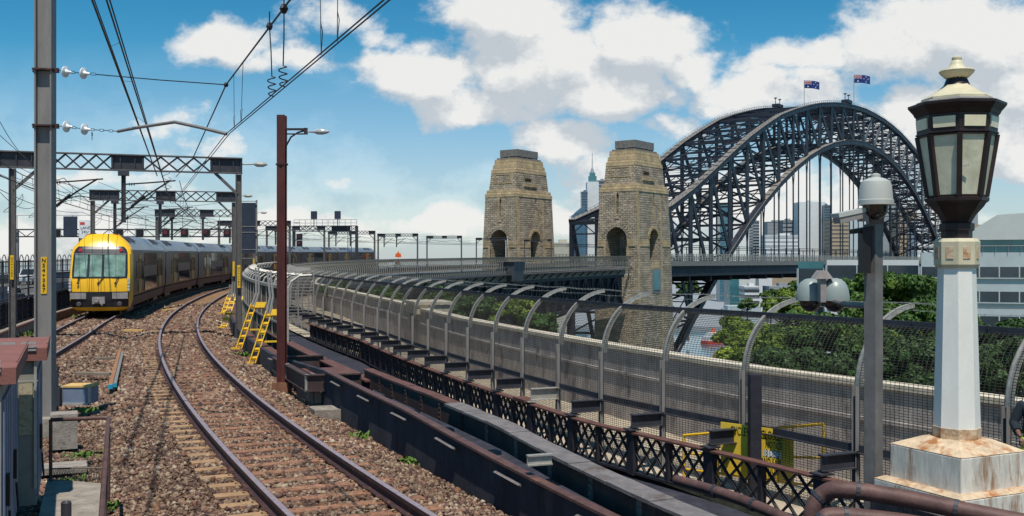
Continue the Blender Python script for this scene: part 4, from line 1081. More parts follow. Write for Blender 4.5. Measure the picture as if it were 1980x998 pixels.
    strip_y(-9.2, -3.2, 7.6, 9.8, 'band_course'); strip_y(5.9, 11.2, 7.6, 9.8, 'band_course')
    strip_y(-2.0, 3.6, .6, 3.2, 'window_lintel')
    for sx in (-1, 1):
        mb = MB(); mb.box((sx * 5.35, -11.72, 8.7), (2.9, .5, 2.2)); loc(mb, 'band_course', M['granitesm'])
        mb = MB(); mb.box((sx * 4.05, -11.9, 5.6), (.6, .6, 4.0)); loc(mb, 'door_jamb', M['granitesm'])
    # voussoir ring round the arches
    mb = MB()
    for t in np.linspace(0, math.pi, 17):
        c = Vector((4.5 * math.cos(t), -11.70, 9.9 + 4.5 * math.sin(t))); rad = Vector((math.cos(t), 0, math.sin(t))); tg = Vector((-math.sin(t), 0, math.cos(t))); mb.box(c, (1.5, .4, .7), (rad, Vector((0, 1, 0)), tg))
    loc(mb, 'arch_ring', M['granite'])
    mb = MB()
    for t in np.linspace(0, math.pi, 17):
        c = Vector((6.93, 0 + 3.3 * math.cos(t), 10.4 + 3.3 * math.sin(t))); rad = Vector((0, math.cos(t), math.sin(t))); tg = Vector((0, -math.sin(t), math.cos(t))); mb.box(c, (.5, .9, .5), (Vector((1, 0, 0)), rad, tg))
    loc(mb, 'arch_ring', M['granitesm'])
    mb = MB(); mb.box((0, -9.61, 29.8), (7.4, .3, .4)); mb.box((-3.4, -9.46, 31.3), (.45, .42, 2.7)); mb.box((3.4, -9.46, 31.3), (.45, .42, 2.7)); mb.box((0, -9.25, 32.85), (7.4, .3, .4)); loc(mb, 'panel_frame', M['granitesm'])
    mb = MB(); mb.box((5.7, -1.5, 29.2), (.9, 7.5, 1.0)); loc(mb, 'hood_mould', M['granitesm'])
    mb = MB(); mb.box((6.72, 1.0, 18.0), (.3, 1.4, 5)); loc(mb, 'slit_panel', M['granitesm'])
    mb = MB(); mb.box((-.6, -11.25, 20.8), (.4, .5, 7.4)); loc(mb, 'slit_trim', M['granitesm'])
    mb = MB(); mb.box((0, -11.3, 16.7), (1.4, .5, .6)); loc(mb, 'slit_sill', M['granitesm'])
    w_ = MB(); w_.box((7.2, .8, -3.1), (.9, 5.6, 7.0)); wf = loc(w_, 'bay_window_frame', M['steel'])
    w_ = MB(); w_.box((7.7, .8, -3.1), (.12, 4.4, 6.2)); loc(w_, 'pane', M['bteal'], parent=wf)
    return pl
C1 = Vector((39.8, 327.4, 0)); C2 = C1 - Rx * 46
pl1 = make_pylon(C1, 'nearer right stone pylon standing in front of the steel arch')
pl2 = copy_tree(pl1); pl2.location = C2; pl2['label'] = 'farther left stone pylon standing clear against the clouds'
# abutment masonry under the arch feet
mb = MB(); mb.prism([bp(8, -28, 0), bp(8, 28, 0), bp(34, 28, 0), bp(34, -28, 0)], (0, 0, -50), (0, 0, -40)); tag(mb.build('arch_abutment', M['granite'], None, tuple(bp(20, 0, -50))), 'rock-faced masonry abutment under the near feet of the arch', 'abutment')
mb = MB(); mb.prism([bp(514, -28, 0), bp(514, 28, 0), bp(560, 28, 0), bp(560, -28, 0)], (0, 0, -50), (0, 0, -38)); tag(mb.build('arch_abutment', M['granite'], None, tuple(bp(537, 0, -50))), 'masonry abutment under the far feet of the arch', 'abutment')

# ================================================================ CITY
def tower(label, pxL, pxR, ytop, Y, depth, wall, win, nfl, frac=.55, piers=0, name='tower_block', zb=-46, cat='building', group=None, yaw=0, y0f=None, nwmax=60):
    xl, xr = (pxL - CX) / F * Y, (pxR - CX) / F * Y; zt = H + (HY - ytop) / F * Y; c = Vector(((xl + xr) / 2, Y, zb))
    t = thing(name, label, cat, c, group, yaw); w = xr - xl
    mb = MB(); mb.box((0, depth / 2, (zt - zb) / 2), (w, depth, zt - zb)); o = mb.build('wall', wall, None, (0, 0, 0)); o.parent = t
    hgt = (zt - zb); fh = hgt / nfl; first = None
    mb = MB(); mb.box((0, depth / 2, 0), (w + .3, depth + .3, fh * frac)); o = mb.build('window_band', win, None, (0, 0, 0)); o.parent = t; o.location = (0, 0, hgt - fh * .55)
    for j in range(1, min(nfl, nwmax)): c2 = o.copy(); col.objects.link(c2); c2.parent = t; c2.location = (0, 0, hgt - fh * (j + .55))
    if piers:
        mb = MB()
        for j in range(piers + 1): x = -w / 2 + w * j / piers; mb.box((x, depth / 2, hgt / 2 - .1), (w / piers * .34, depth + .8, hgt + .1))
        pm = int(max(1, depth / (w / piers)))
        for j in range(pm + 1): mb.box((0, depth * j / pm, hgt / 2 - .1), (w + .8, w / piers * .34, hgt + .1))
        o = mb.build('piers', wall, None, (0, 0, 0)); o.parent = t
    mb = MB(); mb.box((0, depth / 2, hgt + .5), (w + .9, depth + .9, 1.0)); mb.box((w * .1, depth / 2, hgt + 2), (w * .35, depth * .4, 2.6)); o = mb.build('roof', wall, None, (0, 0, 0)); o.parent = t
    return t
# spire tower group between the pylons
t = tower('pale tower with stepped crown and tall spire between the two pylons', 1136, 1157, 353, 1250, 22, M['bwhite'], M['bblue'], 44, .5, 4)
q = t; hh = H + (HY - 353) / F * 1250 + 46
mb = MB(); mb.box((0, 11, hh + 4), (10, 12, 9)); mb.box((0, 11, hh + 10), (7, 8, 6)); o = mb.build('crown', M['bteal'], None, (0, 0, 0)); o.parent = q
mb = MB(); mb.lathe((0, 11, hh + 12), [(3, 0), (1.4, 6), (.5, 8), (.35, 26)], 8); o = mb.build('spire', M['bgrey'], None, (0, 0, 0)); o.parent = q
tower('narrow blue glass tower with antenna left of the spire tower', 1124, 1136, 372, 1230, 20, M['bblue'], M['bdark'], 40, .4)
t = tower('dark blue glass block with sloping roof left of the spire tower', 1106, 1131, 418, 1150, 22, M['bblue'], M['bdark'], 30, .5, 4)
mb = MB(); zz = H + (HY - 418) / F * 1150 + 46; mb.prism([(-7.3, 0, zz), (7.3, 0, zz), (7.3, 0, zz + 11), (2, 0, zz + 9), (-4, 0, zz + 4)], (0, 0, 0), (0, 22, 0)); o = mb.build('sloping_roof', M['bblue'], None, (0, 0, 0)); o.parent = t
tower('slim grey tower directly behind the nearer pylon left edge', 1156, 1172, 350, 1300, 20, M['bgrey'], M['bdark'], 36, .5)
tower('beige block with green-tinged roof seen between the pylons above the deck', 1062, 1108, 472, 700, 18, M['bcream'], M['bdark'], 14, .4, 12)
tower('tall white gridded tower behind the hangers under the arch', 1546, 1596, 392, 1350, 26, M['bwhite'], M['bdark'], 40, .45, 9)
tower('dark blue slab beside the white gridded tower', 1594, 1606, 398, 1340, 24, M['bblue'], M['bdark'], 36, .5)
tower('beige broad-banded office block under the right side of the arch', 1605, 1642, 425, 1300, 24, M['sand'], M['bdark'], 20, .28)
tower('pale blue glass tower behind the dome camera post', 1642, 1672, 412, 1300, 24, M['bpale'], M['bblue'], 26, .5, 5)
tower('squat grey office block left of the white gridded tower', 1514, 1536, 427, 1380, 24, M['bgrey'], M['bdark'], 18, .3)
tower('lower grey block with white flank seen under the arch', 1484, 1515, 430, 1400, 24, M['bgrey'], M['bgrey'], 18, .3)
tower('wide low white building above the deck line under the arch', 1480, 1545, 456, 1300, 24, M['bwhite'], M['bgrey'], 16, .35)
tower('thin teal tower seen through the left side of the arch', 1392, 1410, 398, 1200, 22, M['bteal'], M['bblue'], 30, .5)
tower('thin grey tower next to the lower left rib of the arch', 1456, 1468, 428, 1350, 22, M['bgrey'], M['bdark'], 26, .5)
tower('tall blue gridded tower behind the right haunch of the arch', 1700, 1738, 378, 1300, 26, M['bgrey'], M['bblue'], 38, .55, 7)
tower('sand-coloured tower behind the right haunch of the arch', 1738, 1772, 410, 1250, 26, M['sand'], M['bdark'], 30, .45, 6)
tower('pale tower behind the right foot of the arch', 1772, 1800, 430, 1200, 26, M['bwhite'], M['bblue'], 28, .45, 5)
tower('brownish stepped tower right of the lantern', 1868, 1897, 436, 1250, 26, M['sand'], M['bdark'], 26, .5, 5)
tower('slim dark tower rising behind the brownish stepped tower', 1876, 1890, 410, 1300, 20, M['bgrey'], M['bdark'], 34, .5, 3)
tower('low grey quayside block beyond the pylons, left of the white ones', 1412, 1428, 534, 840, 22, M['bteal'], M['bblue'], 8, .6, 3)
tower('white gridded block under the bridge deck', 1424, 1460, 528, 860, 22, M['bwhite'], M['bdark'], 13, .5, 9)
tower('white quayside block with dark stripes under the bridge deck', 1440, 1468, 556, 800, 20, M['bwhite'], M['bdark'], 6, .55)
tower('narrow white columned block under the bridge deck', 1468, 1492, 532, 850, 22, M['bwhite'], M['bgrey'], 9, .4, 5)
tower('sandstone building with square windows under the bridge deck', 1484, 1552, 534, 880, 26, M['sand'], M['bdark'], 8, .45, 14)
tower('dark waterfront building in front of the sandstone one', 1488, 1540, 556, 790, 20, M['bgrey'], M['bdark'], 6, .3, 8)
tower('long low quay shed at the water edge', 1408, 1470, 594, 740, 14, M['bpale'], M['bdark'], 3, .4, 10)

# near right office buildings
def banded(label, xl, xr, Y, depth, ztop_, floors, pitch, wall, zb, mull=2.4, first=.9, wh=1.45):
    c = Vector(((xl + xr) / 2, Y, zb)); t = thing('office_building', label, 'building', c); w = xr - xl; hh = ztop_ - zb
    mb = MB(); mb.box((0, depth / 2, hh / 2), (w, depth, hh)); o = mb.build('wall', wall, None, (0, 0, 0)); o.parent = t
    for j in range(floors):
        z = hh - first - j * pitch - wh / 2
        mb = MB(); mb.box((0, depth / 2, z), (w + .24, depth + .24, wh)); g = mb.build('window_band', M['bdark'], None, (0, 0, 0)); g.parent = t
        mb = MB(); n = max(1, int(w / mull))
        for k in range(n + 1): mb.box((-w / 2 + w * k / n, -.16, z), (.16, .12, wh))
        for k in range(int(depth / mull) + 1): mb.box((-w / 2 - .16, k * mull, z), (.12, .16, wh))
        m2 = mb.build('mullions', M['bpale'], None, (0, 0, 0)); m2.parent = g
        mb = MB(); mb.box((0, depth / 2, z - wh / 2 - .12), (w + .6, depth + .6, .14)); m2 = mb.build('ledge', wall, None, (0, 0, 0)); m2.parent = g
    return t
t = banded('pale office building with rows of dark windows and gabled metal roof right of the lantern', 57.5, 75, 140, 12, 4.2, 7, 3.42, M['bpale'], -26, first=2.0)
t.rotation_euler = (0, 0, R(-22))
mb = MB(); hh = 30.2; mb.box((3.2, 6, hh + .87), (13, 11, 1.7)); o = mb.build('upper_storey', M['bteal'], None, (0, 0, 0)); o.parent = t
mb = MB(); mb.prism([(-4.2, -.3, hh + 1.75), (10, -.3, hh + 1.75), (10, -.3, hh + 5.7), (1.0, -.3, hh + 5.2)], (0, 0, 0), (0, 12.6, 0)); o = mb.build('roof', M['roofmetal'], None, (0, 0, 0)); o.parent = t
mb = MB(); mb.tube([(-8.7, -.2, hh + .9), (8.7, -.2, hh + .9)], .05, 5); [mb.bar((-8.7 + k * 1.58, -.2, hh), (-8.7 + k * 1.58, -.2, hh + .9), .06, .06) for k in range(12)]; o = mb.build('roof_rail', M['steel'], None, (0, 0, 0)); o.parent = t
t = banded('low white-framed building with dark glazing behind the dome camera post', 53.4, 68.0, 170, 12, 3.2, 3, 4.6, M['bwhite'], -26, 4.8, first=.9, wh=2.4)
t.rotation_euler = (0, 0, R(-19))
t = banded('dark glazed left wing joined to the white-framed building under the deck line', 50.3, 54.6, 177, 12, 2.9, 3, 4.6, M['bteal'], -26, 6.3, first=1.2, wh=3.0)
t.rotation_euler = (0, 0, R(-17))

# harbour: ferry and dark moored hull
def ferry(label, c, yaw):
    t = thing('ferry', label, 'ferry', c, rz=yaw)
    def L(mb, n, m, p=None): o = mb.build(n, m, None, (0, 0, 0)); o.parent = p or t; return o
    hull = [(-14, -3), (10, -3.4), (16, 0), (10, 3.4), (-14, 3)]
    mb = MB(); mb.prism([(x, y, 0) for x, y in hull], (0, 0, -.5), (0, 0, 2)); L(mb, 'hull', M['redpaint'])
    mb = MB(); mb.box((-2, 0, 3.3), (22, 5.8, 2.6)); L(mb, 'cabin', M['bwhite'])
    mb = MB(); mb.box((-2, 0, 3.6), (20, 5.95, .9)); L(mb, 'window_band', M['bdark'])
    mb = MB(); mb.box((-3, 0, 5.8), (15, 4.8, 2.2)); mb.box((4, 0, 7.6), (4, 3.4, 1.6)); L(mb, 'upper_deck', M['bwhite'])
    mb = MB(); mb.lathe((-6, 0, 6.8), [(1, 0), (.8, 3)], 10); L(mb, 'funnel', M['orange'])
ferry('white and red ferry on the harbour beyond the mesh fence', Vector((132, 640, -49)), .6)

# ================================================================ THE TRAIN
Z = up
def dopt(s, d): return pt(s, dl(s) + d)
train = thing('passenger_train', 'double-deck train with yellow front and dark grey carriages on the left track', 'train', dopt(sY(54.2), 0))
CAR = 19.9
sec = [(1.36, .95), (1.50, 1.15), (1.52, 3.45)]
roofsec = [(1.52, 3.45), (1.45, 3.66), (1.17, 3.98), (.86, 4.24), (.6, 4.34), (0, 4.37)]
def ext(prof, y0, y1, closed=False):
    full = prof + [(-x, z) for x, z in reversed(prof) if x > 1e-6]
    mb = MB(); mb.prism([(x, 0, z) for x, z in full], (0, y0, 0), (0, y1, 0)); return mb
YF = [(.30, .18), (.45, .05), (.9, 0), (1.6, 0), (2.0, .05), (3.3, .42), (3.6, .55), (3.9, .75), (4.2, 1.0), (4.38, 1.3)]
WF = [(.30, 1.12), (.45, 1.32), (.9, 1.47), (1.6, 1.49), (2.0, 1.49), (3.3, 1.43), (3.6, 1.32), (3.9, 1.10), (4.2, .88), (4.38, .75)]
def yf(z): return float(np.interp(z, [a for a, b in YF], [b for a, b in YF]))
def put(mb, name, m, parent, smooth=False):
    o = mb.build(name, m, None, (0, 0, 0), smooth); o.parent = parent; return o
def make_car(index, front):
    s0 = sY(54.2) + index * (CAR + .5); p0, p1 = dopt(s0, 0), dopt(s0 + CAR, 0); d_ = p1 - p0
    y0 = 1.3 if front else 0
    body = ext([(0, .95)] + sec, y0, CAR).build('carriage', M['tside'], None, (0, 0, 0)); body.parent = train
    body.location = p0 - parent_loc(train); body.rotation_euler = (math.atan2(d_.z, d_.xy.length), 0, -math.atan2(d_.x, d_.y))
    put(ext([(0, 3.452)] + roofsec[:], y0, CAR), 'roof', M['troof'], body, 40)
    put(ext([(0, .42), (1.30, .42), (1.44, .93)], y0 + .1, CAR - .1), 'skirt', M['tskirt'], body)
    for c in (3.2, CAR - 3.2):
        mb = MB(); mb.box((0, c, .42), (2.3, 2.6, .5))
        for w_ in (-1.2, 1.2):
            for x in (-.74, .74): mb.lathe((x - .06, c + w_, .46), [(.46, 0), (.46, .12)], 16, (Vector((0, 1, 0)), Vector((0, 0, 1)), Vector((1, 0, 0))))
        put(mb, 'bogie', M['tblack'], body)
    for sgn in (1, -1):
        X = 1.525 * sgn
        for c in (4.6, CAR - 4.0):
            mb = MB(); mb.box((X, c, 2.18), (.03, 1.35, 2.12)); dr = put(mb, 'door', M['tdoor_shaded'], body)
            mb = MB(); mb.box((X + .018 * sgn, c - .33, 2.45), (.02, .36, 1.15)); mb.box((X + .018 * sgn, c + .33, 2.45), (.02, .36, 1.15)); put(mb, 'door_window', M['tglass'], body)
            for e in (-1.35, 1.35):
                mb = MB(); mb.box((X - .005 * sgn, c + e, 2.35), (.03, .85, 1.1)); put(mb, 'vestibule_window', M['tglass'], body)
        mb = MB(); mb.box((X - .004 * sgn, CAR / 2 + .3, 2.98), (.03, 7.0, .78)); put(mb, 'upper_deck_window', M['tglass'], body)
        mb = MB(); mb.box((X - .004 * sgn, CAR / 2 + .3, 1.55), (.03, 6.6, .82)); put(mb, 'lower_deck_window', M['tglass'], body)
        mb = MB(); mb.box((X, CAR / 2, 3.5), (.05, CAR - y0 - .4, .05)); put(mb, 'gutter', M['tgrey'], body)
    for c in ((2.6, 4.4, CAR - 4.4, CAR - 2.6)):
        for sgn in (1, -1):
            mb = MB(); pa, pb = Vector((1.22 * sgn, c, 4.03)), Vector((.83 * sgn, c, 4.30))
            for k in range(3): mb.bar(pa.lerp(pb, .1 + k * .35) + Vector((0, -.55, .0)), pa.lerp(pb, .1 + k * .35) + Vector((0, .55, .0)), .14, .03, Vector((.55 * sgn, 0, .83)))
            put(mb, 'roof_vent', M['tvent'], body)
    mb = MB(); mb.box((0, CAR + .25, 2.1), (2.2, .5, 2.9)); mb.box((0, CAR + .25, .7), (.4, .6, .3)); put(mb, 'gangway', M['tblack'], body)
    if front:
        mb = MB(); rows = [(z, w, yf(z)) for z, w in WF]; vs = []; fs = []
        cols = [-1, -.94, -.8, -.4, 0, .4, .8, .94, 1]
        for z, w, y in rows:
            for c in cols: vs.append((w * c, y + .16 * abs(c) ** 6 + (.05 * c * c), z))
            # the body outline behind the nose
        n = len(cols)
        for i in range(len(rows) - 1):
            for j in range(n - 1): fs.append((i * n + j, i * n + j + 1, (i + 1) * n + j + 1, (i + 1) * n + j))
        mb.add(vs, fs)
        bw = {.30: 1.16, .45: 1.38, .9: 1.5, 1.6: 1.52, 2.0: 1.52, 3.3: 1.52, 3.6: 1.48, 3.9: 1.28, 4.2: .96, 4.38: .78}
        for sg in (-1, 1):
            vs = []
            for z, w, y in rows: vs += [(sg * w, y + .21, z), (sg * (w * .35 + bw[z] * .65 + .01), y + .36, z), (sg * (bw[z] + .004), 1.42, z)]
            mb.add(vs, [t_ for i in range(len(rows) - 1) for t_ in ((3 * i, 3 * i + 1, 3 * i + 4, 3 * i + 3), (3 * i + 1, 3 * i + 2, 3 * i + 5, 3 * i + 4))])
        mb.add([(-.75, 1.3, 4.381), (.75, 1.3, 4.381), (.75, 1.6, 4.385), (-.75, 1.6, 4.385)], [(0, 1, 2, 3)])
        mb.add([(-1.12, .2, .3), (1.12, .2, .3), (1.15, 1.4, .3), (-1.15, 1.4, .3)], [(0, 1, 2, 3)])
        nose = put(mb, 'cab_nose', M['tyellow'], body, 22)
        def panel(poly, off, m, name, parent=nose, thick=.04):
            (xa, za), (xb, _z), (xc, zc), (xd, _w) = poly; nx = max(1, int(abs(xb - xa) / .12)); nz = max(1, int((zc - za) / .18)); mb = MB(); vs = []
            for i in range(nz + 1):
                z = za + (zc - za) * i / nz; l_, r_ = xa + (xd - xa) * i / nz, xb + (xc - xb) * i / nz
                for j in range(nx + 1):
                    x = l_ + (r_ - l_) * j / nx; w = float(np.interp(z, [a for a, b in WF], [b for a, b in WF])); c = min(1, abs(x) / w); vs.append((x, yf(z) + .16 * c ** 6 + .05 * c * c - off, z))
            k = nx + 1; N_ = len(vs); vs += [(x, y + thick, z) for x, y, z in vs]; fs = []
            for i in range(nz):
                for j in range(nx): fs.append((i * k + j, i * k + j + 1, (i + 1) * k + j + 1, (i + 1) * k + j))
            edge = list(range(k)) + [(i + 1) * k + k - 1 for i in range(nz)] + [nz * k + j for j in range(k - 2, -1, -1)] + [i * k for i in range(nz - 1, 0, -1)]
            for i in range(len(edge)): p_, q_ = edge[i], edge[(i + 1) % len(edge)]; fs.append((p_, p_ + N_, q_ + N_, q_))
            mb.add(vs, fs); o = mb.build(name, m, None, (0, 0, 0)); o.parent = body; return o
        # black mask split in strips so it follows the face
        zs = [2.03, 2.35, 2.85, 3.35, 3.55, 3.70]; ws = [1.36, 1.38, 1.36, 1.34, 1.27, 1.12]
        for i in range(5):
            for x0, x1 in ((-1, -.55), (-.55, 0), (0, .55), (.55, 1)):
                panel([(ws[i] * x0, zs[i]), (ws[i] * x1, zs[i]), (ws[i + 1] * x1, zs[i + 1]), (ws[i + 1] * x0, zs[i + 1])], .022, M['tblack'], 'windscreen_surround')
        for x0, x1 in ((-1.27, -.62), (-.50, .10), (.22, 1.27)):
            panel([(x0, 2.10), (x1, 2.10), (x1 * .985, 3.25), (x0 * .985, 3.25)], .045, M['tscreen'], 'windscreen')
        for z in (3.28,): panel([(-1.3, z), (1.3, z), (1.3, z + .035), (-1.3, z + .035)], .06, M['tgrey'], 'windscreen_rail')
        for x in (-1.0, 1.0):
            mb = MB(); mb.lathe((x, yf(3.5) + .02, 3.5), [(.085, -.02), (.085, .07)], 14, (Vector((1, 0, 0)), Vector((0, 0, 1)), Vector((0, -1, 0)))); put(mb, 'marker_lamp', M['red'], body)
            mb = MB(); mb.box((x * 1.03, .03, 1.10), (.78, .16, .32)); put(mb, 'bumper', M['tgrey'], body)
        for x, x2 in ((-1.05, -1.0), (-.05, .25), (.8, .95)):
            mb = MB(); mb.bar((x, -.04, 1.78), (x2, yf(2.15) - .05, 2.12), .04, .03); mb.box((x, -.02, 1.76), (.1, .06, .08)); put(mb, 'wiper', M['tblack'], body)
        panel([(-1.42, .50), (1.42, .50), (1.45, 1.27), (-1.45, 1.27)], .018, M['tblack'], 'coupler_recess')
        panel([(-1.42, 1.275), (1.42, 1.275), (1.42, 1.31), (-1.42, 1.31)], .03, M['tblack'], 'cab_seam')
        for x in (-.5, -.38, -.05, .08): panel([(x, 1.32), (x + .02, 1.32), (x + .02, 2.0), (x, 2.0)], .012, M['tblack'], 'cab_seam')
        mb = MB(); mb.box((.0, -.10, .86), (.62, .3, .36)); mb.lathe((-.08, -.25, .88), [(.12, 0), (.12, .2)], 10, (Vector((1, 0, 0)), Vector((0, 0, 1)), Vector((0, -1, 0)))); mb.bar((.05, -.3, .8), (.2, -.35, .6), .04, .04); put(mb, 'coupler', M['tgrey'], body)
        for x in (-1.0, 1.0):
            mb = MB(); mb.lathe((x, .0, .66), [(.13, 0), (.13, .06), (.09, .08)], 14, (Vector((1, 0, 0)), Vector((0, 0, 1)), Vector((0, -1, 0)))); put(mb, 'fog_lamp', M['tvent'], body)
            mb = MB()
            for k in range(4): mb.lathe((x * 1.44, .13, 1.42 + k * .17), [(.075, 0), (.075, .10)], 12, (Vector((1, 0, 0)), Vector((0, 0, 1)), Vector((0, -1, 0))))
            put(mb, 'headlight', M['lens'], body)
    return body
for i in range(7): make_car(i, i == 0)
# rear end cap
# ================================================================ OVERHEAD LINE PORTALS
PY = [41.5, 64.5, 92, 123, 148, 180, 205, 232, 262, 295]
def xlattice(mb, p, q, h, n, w=.05, t=.05, norm=None):
    for j in range(n):
        a_, b_ = p.lerp(q, j / n), p.lerp(q, (j + 1) / n)
        mb.bar(a_ - Z * h / 2, b_ + Z * h / 2, t, w, norm); mb.bar(a_ + Z * h / 2, b_ - Z * h / 2, t, w, norm)
pl_names = ['nearest', 'second', 'third', 'fourth', 'fifth', 'sixth', 'seventh', 'eighth', 'ninth', 'farthest']
def portal(i, Yp):
    s = sY(Yp); a, r = dirs(s); dL, dR = -(t2(s) + 1.85), 2.35; far = i > 4
    q = thing('overhead_line_portal', '%s grey steel portal with crossed-lattice beam spanning both tracks' % pl_names[i], 'portal frame', pt(s, dR, -.3), 'steel portals along the railway')
    for d in (dL, dR):
        mb = MB(); mb.ibeam(pt(s, d, -1.0 if d > 0 else -.6), pt(s, d, 6.62), .28, .24, .03, r); c_ = mb.build('column', M['portal'], q)
        mb = MB(); mb.box(pt(s, d, -.42), (.55, .55, .36), (r, a, Z)); put2 = mb.build('footing', M['concrete'], c_)
    L, Rr_ = pt(s, dL - (.5 if i == 0 else .2), 6.98), pt(s, dR + .15, 6.98); W_ = (Rr_ - L).length
    mb = MB()
    for z in (-.31, .31): mb.bar(L + Z * z, Rr_ + Z * z, .30, .05)
    mb.build('beam_flanges', M['portal'], q)
    for f0, f1 in ((0, .20), (.445, .58), (.86, 1.0)):
        mb = MB(); mb.bar(L.lerp(Rr_, f0), L.lerp(Rr_, f1), .04, .57)
        for f in (f0 + .006, (f0 + f1) / 2 - .03, (f0 + f1) / 2 + .03, f1 - .006): c = L.lerp(Rr_, f); mb.bar(c - Z * .28, c + Z * .28, .2, .04, r)
        mb.build('beam_plate', M['darksteel'], q)
    for f0, f1 in ((.20, .445), (.58, .86)): mb = MB(); xlattice(mb, L.lerp(Rr_, f0), L.lerp(Rr_, f1), .54, 4, .15, .06, a); mb.build('beam_lattice', M['darksteel'], q)
    mb = MB(); mb.bar(pt(s, dR - .05, 5.8), pt(s, dR - .95, 6.66), .12, .1, a); mb.bar(pt(s, dL + .05, 5.8), pt(s, dL + .95, 6.66), .12, .1, a); mb.build('knee_brace', M['portal'], q)
    if i < 7:
        for d, sg in ((-t2(s) - .55, 1), (-2.15, 1)):
            mb = MB(); mb.ibeam(pt(s, d, 4.55), pt(s, d, 6.64), .2, .17, .025, r); mb.box(pt(s, d, 6.55), (.42, .3, .2), (r, a, Z)); dp = mb.build('drop_post', M['darksteel'], q)
            mb = MB(); tgt = pt(s, d + 2.0, 5.35); mt = pt(s, d + 2.0, 6.3)
            mb.tube([pt(s, d, 6.1), pt(s, d + .9, 6.18), mt], .03, 6); mb.tube([pt(s, d, 4.95), pt(s, d + 1.0, 5.75), mt - r * .2], .035, 6); mb.tube([pt(s, d, 5.3), pt(s, d + 1.1, 5.6), tgt + Z * .12, tgt], .022, 6)
            mb.tube([pt(s, d + .3, 5.2), pt(s, d + .8, 5.65)], .06, 6)
            mb.build('registration_arm', M['wire'], dp)
            mb = MB()
            for k in range(3): mb.lathe(pt(s, d + .22 + .09 * k, 6.11), [(.03, -.02), (.08, 0), (.03, .02)], 10, (a, Z, r))
            for k in range(3): mb.lathe(pt(s, d + .25 + .07 * k, 5.12 + .06 * k), [(.03, -.02), (.08, 0), (.03, .02)], 10, (a, Z, r))
            mb.build('insulator', M['darksteel'], dp)
    # street lamp arm on the right end
    if i in (0, 1, 2, 3):
        mb = MB(); e = pt(s, dR + .15, 7.05); mb.tube([e, e + r * .5 + Z * .02], .03, 6); mb.lathe(e + r * .75 + Z * .02, [(.03, -.3), (.11, -.15), (.11, .1), (.03, .28)], 10, (a, Z, r)); mb.build('lamp_arm', M['cabtrim'], q)
    return q
for i, y in enumerate(PY):
    pq = portal(i, y)
    if i < 3:
        s = sY(y); a, r = dirs(s)
        for d in ((-(t2(s) + 1.85)), 2.35):
            p = pt(s, d, 2.75 if d < 0 else 2.35) - a * .15; mb = MB(); mb.box(p, (.13, .014, .95), (r, a, Z)); pa_ = mb.build('number_plate', M['yellow'], pq)
            text_mesh('lettering', 'N\nS\n4\n+\n3\n' + ('8' if i == 0 else '6') + '\n9', .115, M['black'], pa_, p - a * .010, r, Z, spacing=1.0) if i == 0 else None
# the near mast
MX = P(87.5, 0, 19.8).x
mast = thing('catenary_mast', 'tall grey H-section mast with yellow number plate standing beside the equipment cabinets', 'mast', (MX, 19.8, -.3))
ma, mr = dirs(sY(19.0))
fx, fy = Vector((.995, .1, 0)).normalized(), Vector((-.1, .995, 0)).normalized()
mb = MB(); mb.box((MX, 19.8, 4.3), (.30, .03, 9.4), (fx, fy, Z)); mb.box(Vector((MX, 19.8, 4.3)) - fx * .147, (.03, .28, 9.4), (fx, fy, Z)); mb.box(Vector((MX, 19.8, 4.3)) + fx * .147, (.03, .28, 9.4), (fx, fy, Z))
mb.box(Vector((MX, 19.8, 4.3)) - fy * .02, (.27, .03, 9.4), (fx, fy, Z)); mb.build('column', M['steel'], mast)
mb = MB(); mb.box((MX, 19.8, -.3), (.7, .7, .5), (fx, fy, Z)); mb.build('footing', M['concrete'], mast)
mb = MB(); pc = Vector((MX - .01, 19.8, 2.72)) - fy * .045; mb.box(pc, (.115, .012, .72), (fx, fy, Z)); pa_ = mb.build('number_plate', M['yellow'], mast)
text_mesh('lettering', 'N\nS\n4\n+\n3\n6\n7', .105, M['black'], pa_, pc - fy * .009, fx, Z, spacing=.92, bold=.002)
def insul(c, d, parent, r0=.11):
    o_ = d.orthogonal().normalized(); o2 = d.cross(o_)
    mb = MB(); mb.lathe(c, [(.02, -.07), (.03, -.05), (r0, -.03), (r0 * 1.03, -.008), (r0 * .45, .01), (.032, .05), (.024, .10), (.015, .12)], 18, (o_, o2, d)); return mb.build('insulator', M['porcelain'], parent, smooth=40)
def shackle(mb, p, q, r=.012):
    n = max(2, int((q - p).length / .09))
    for k in range(n):
        c0, c1 = p.lerp(q, k / n), p.lerp(q, (k + 1) / n); s_ = (Vector((0, 0, 1)) if k % 2 else Vector((0, 1, 0))) * .022
        mb.tube([c0, c0.lerp(c1, .2) + s_, c0.lerp(c1, .8) + s_, c1], r * .55, 4); mb.tube([c0, c0.lerp(c1, .2) - s_, c0.lerp(c1, .8) - s_, c1], r * .55, 4)
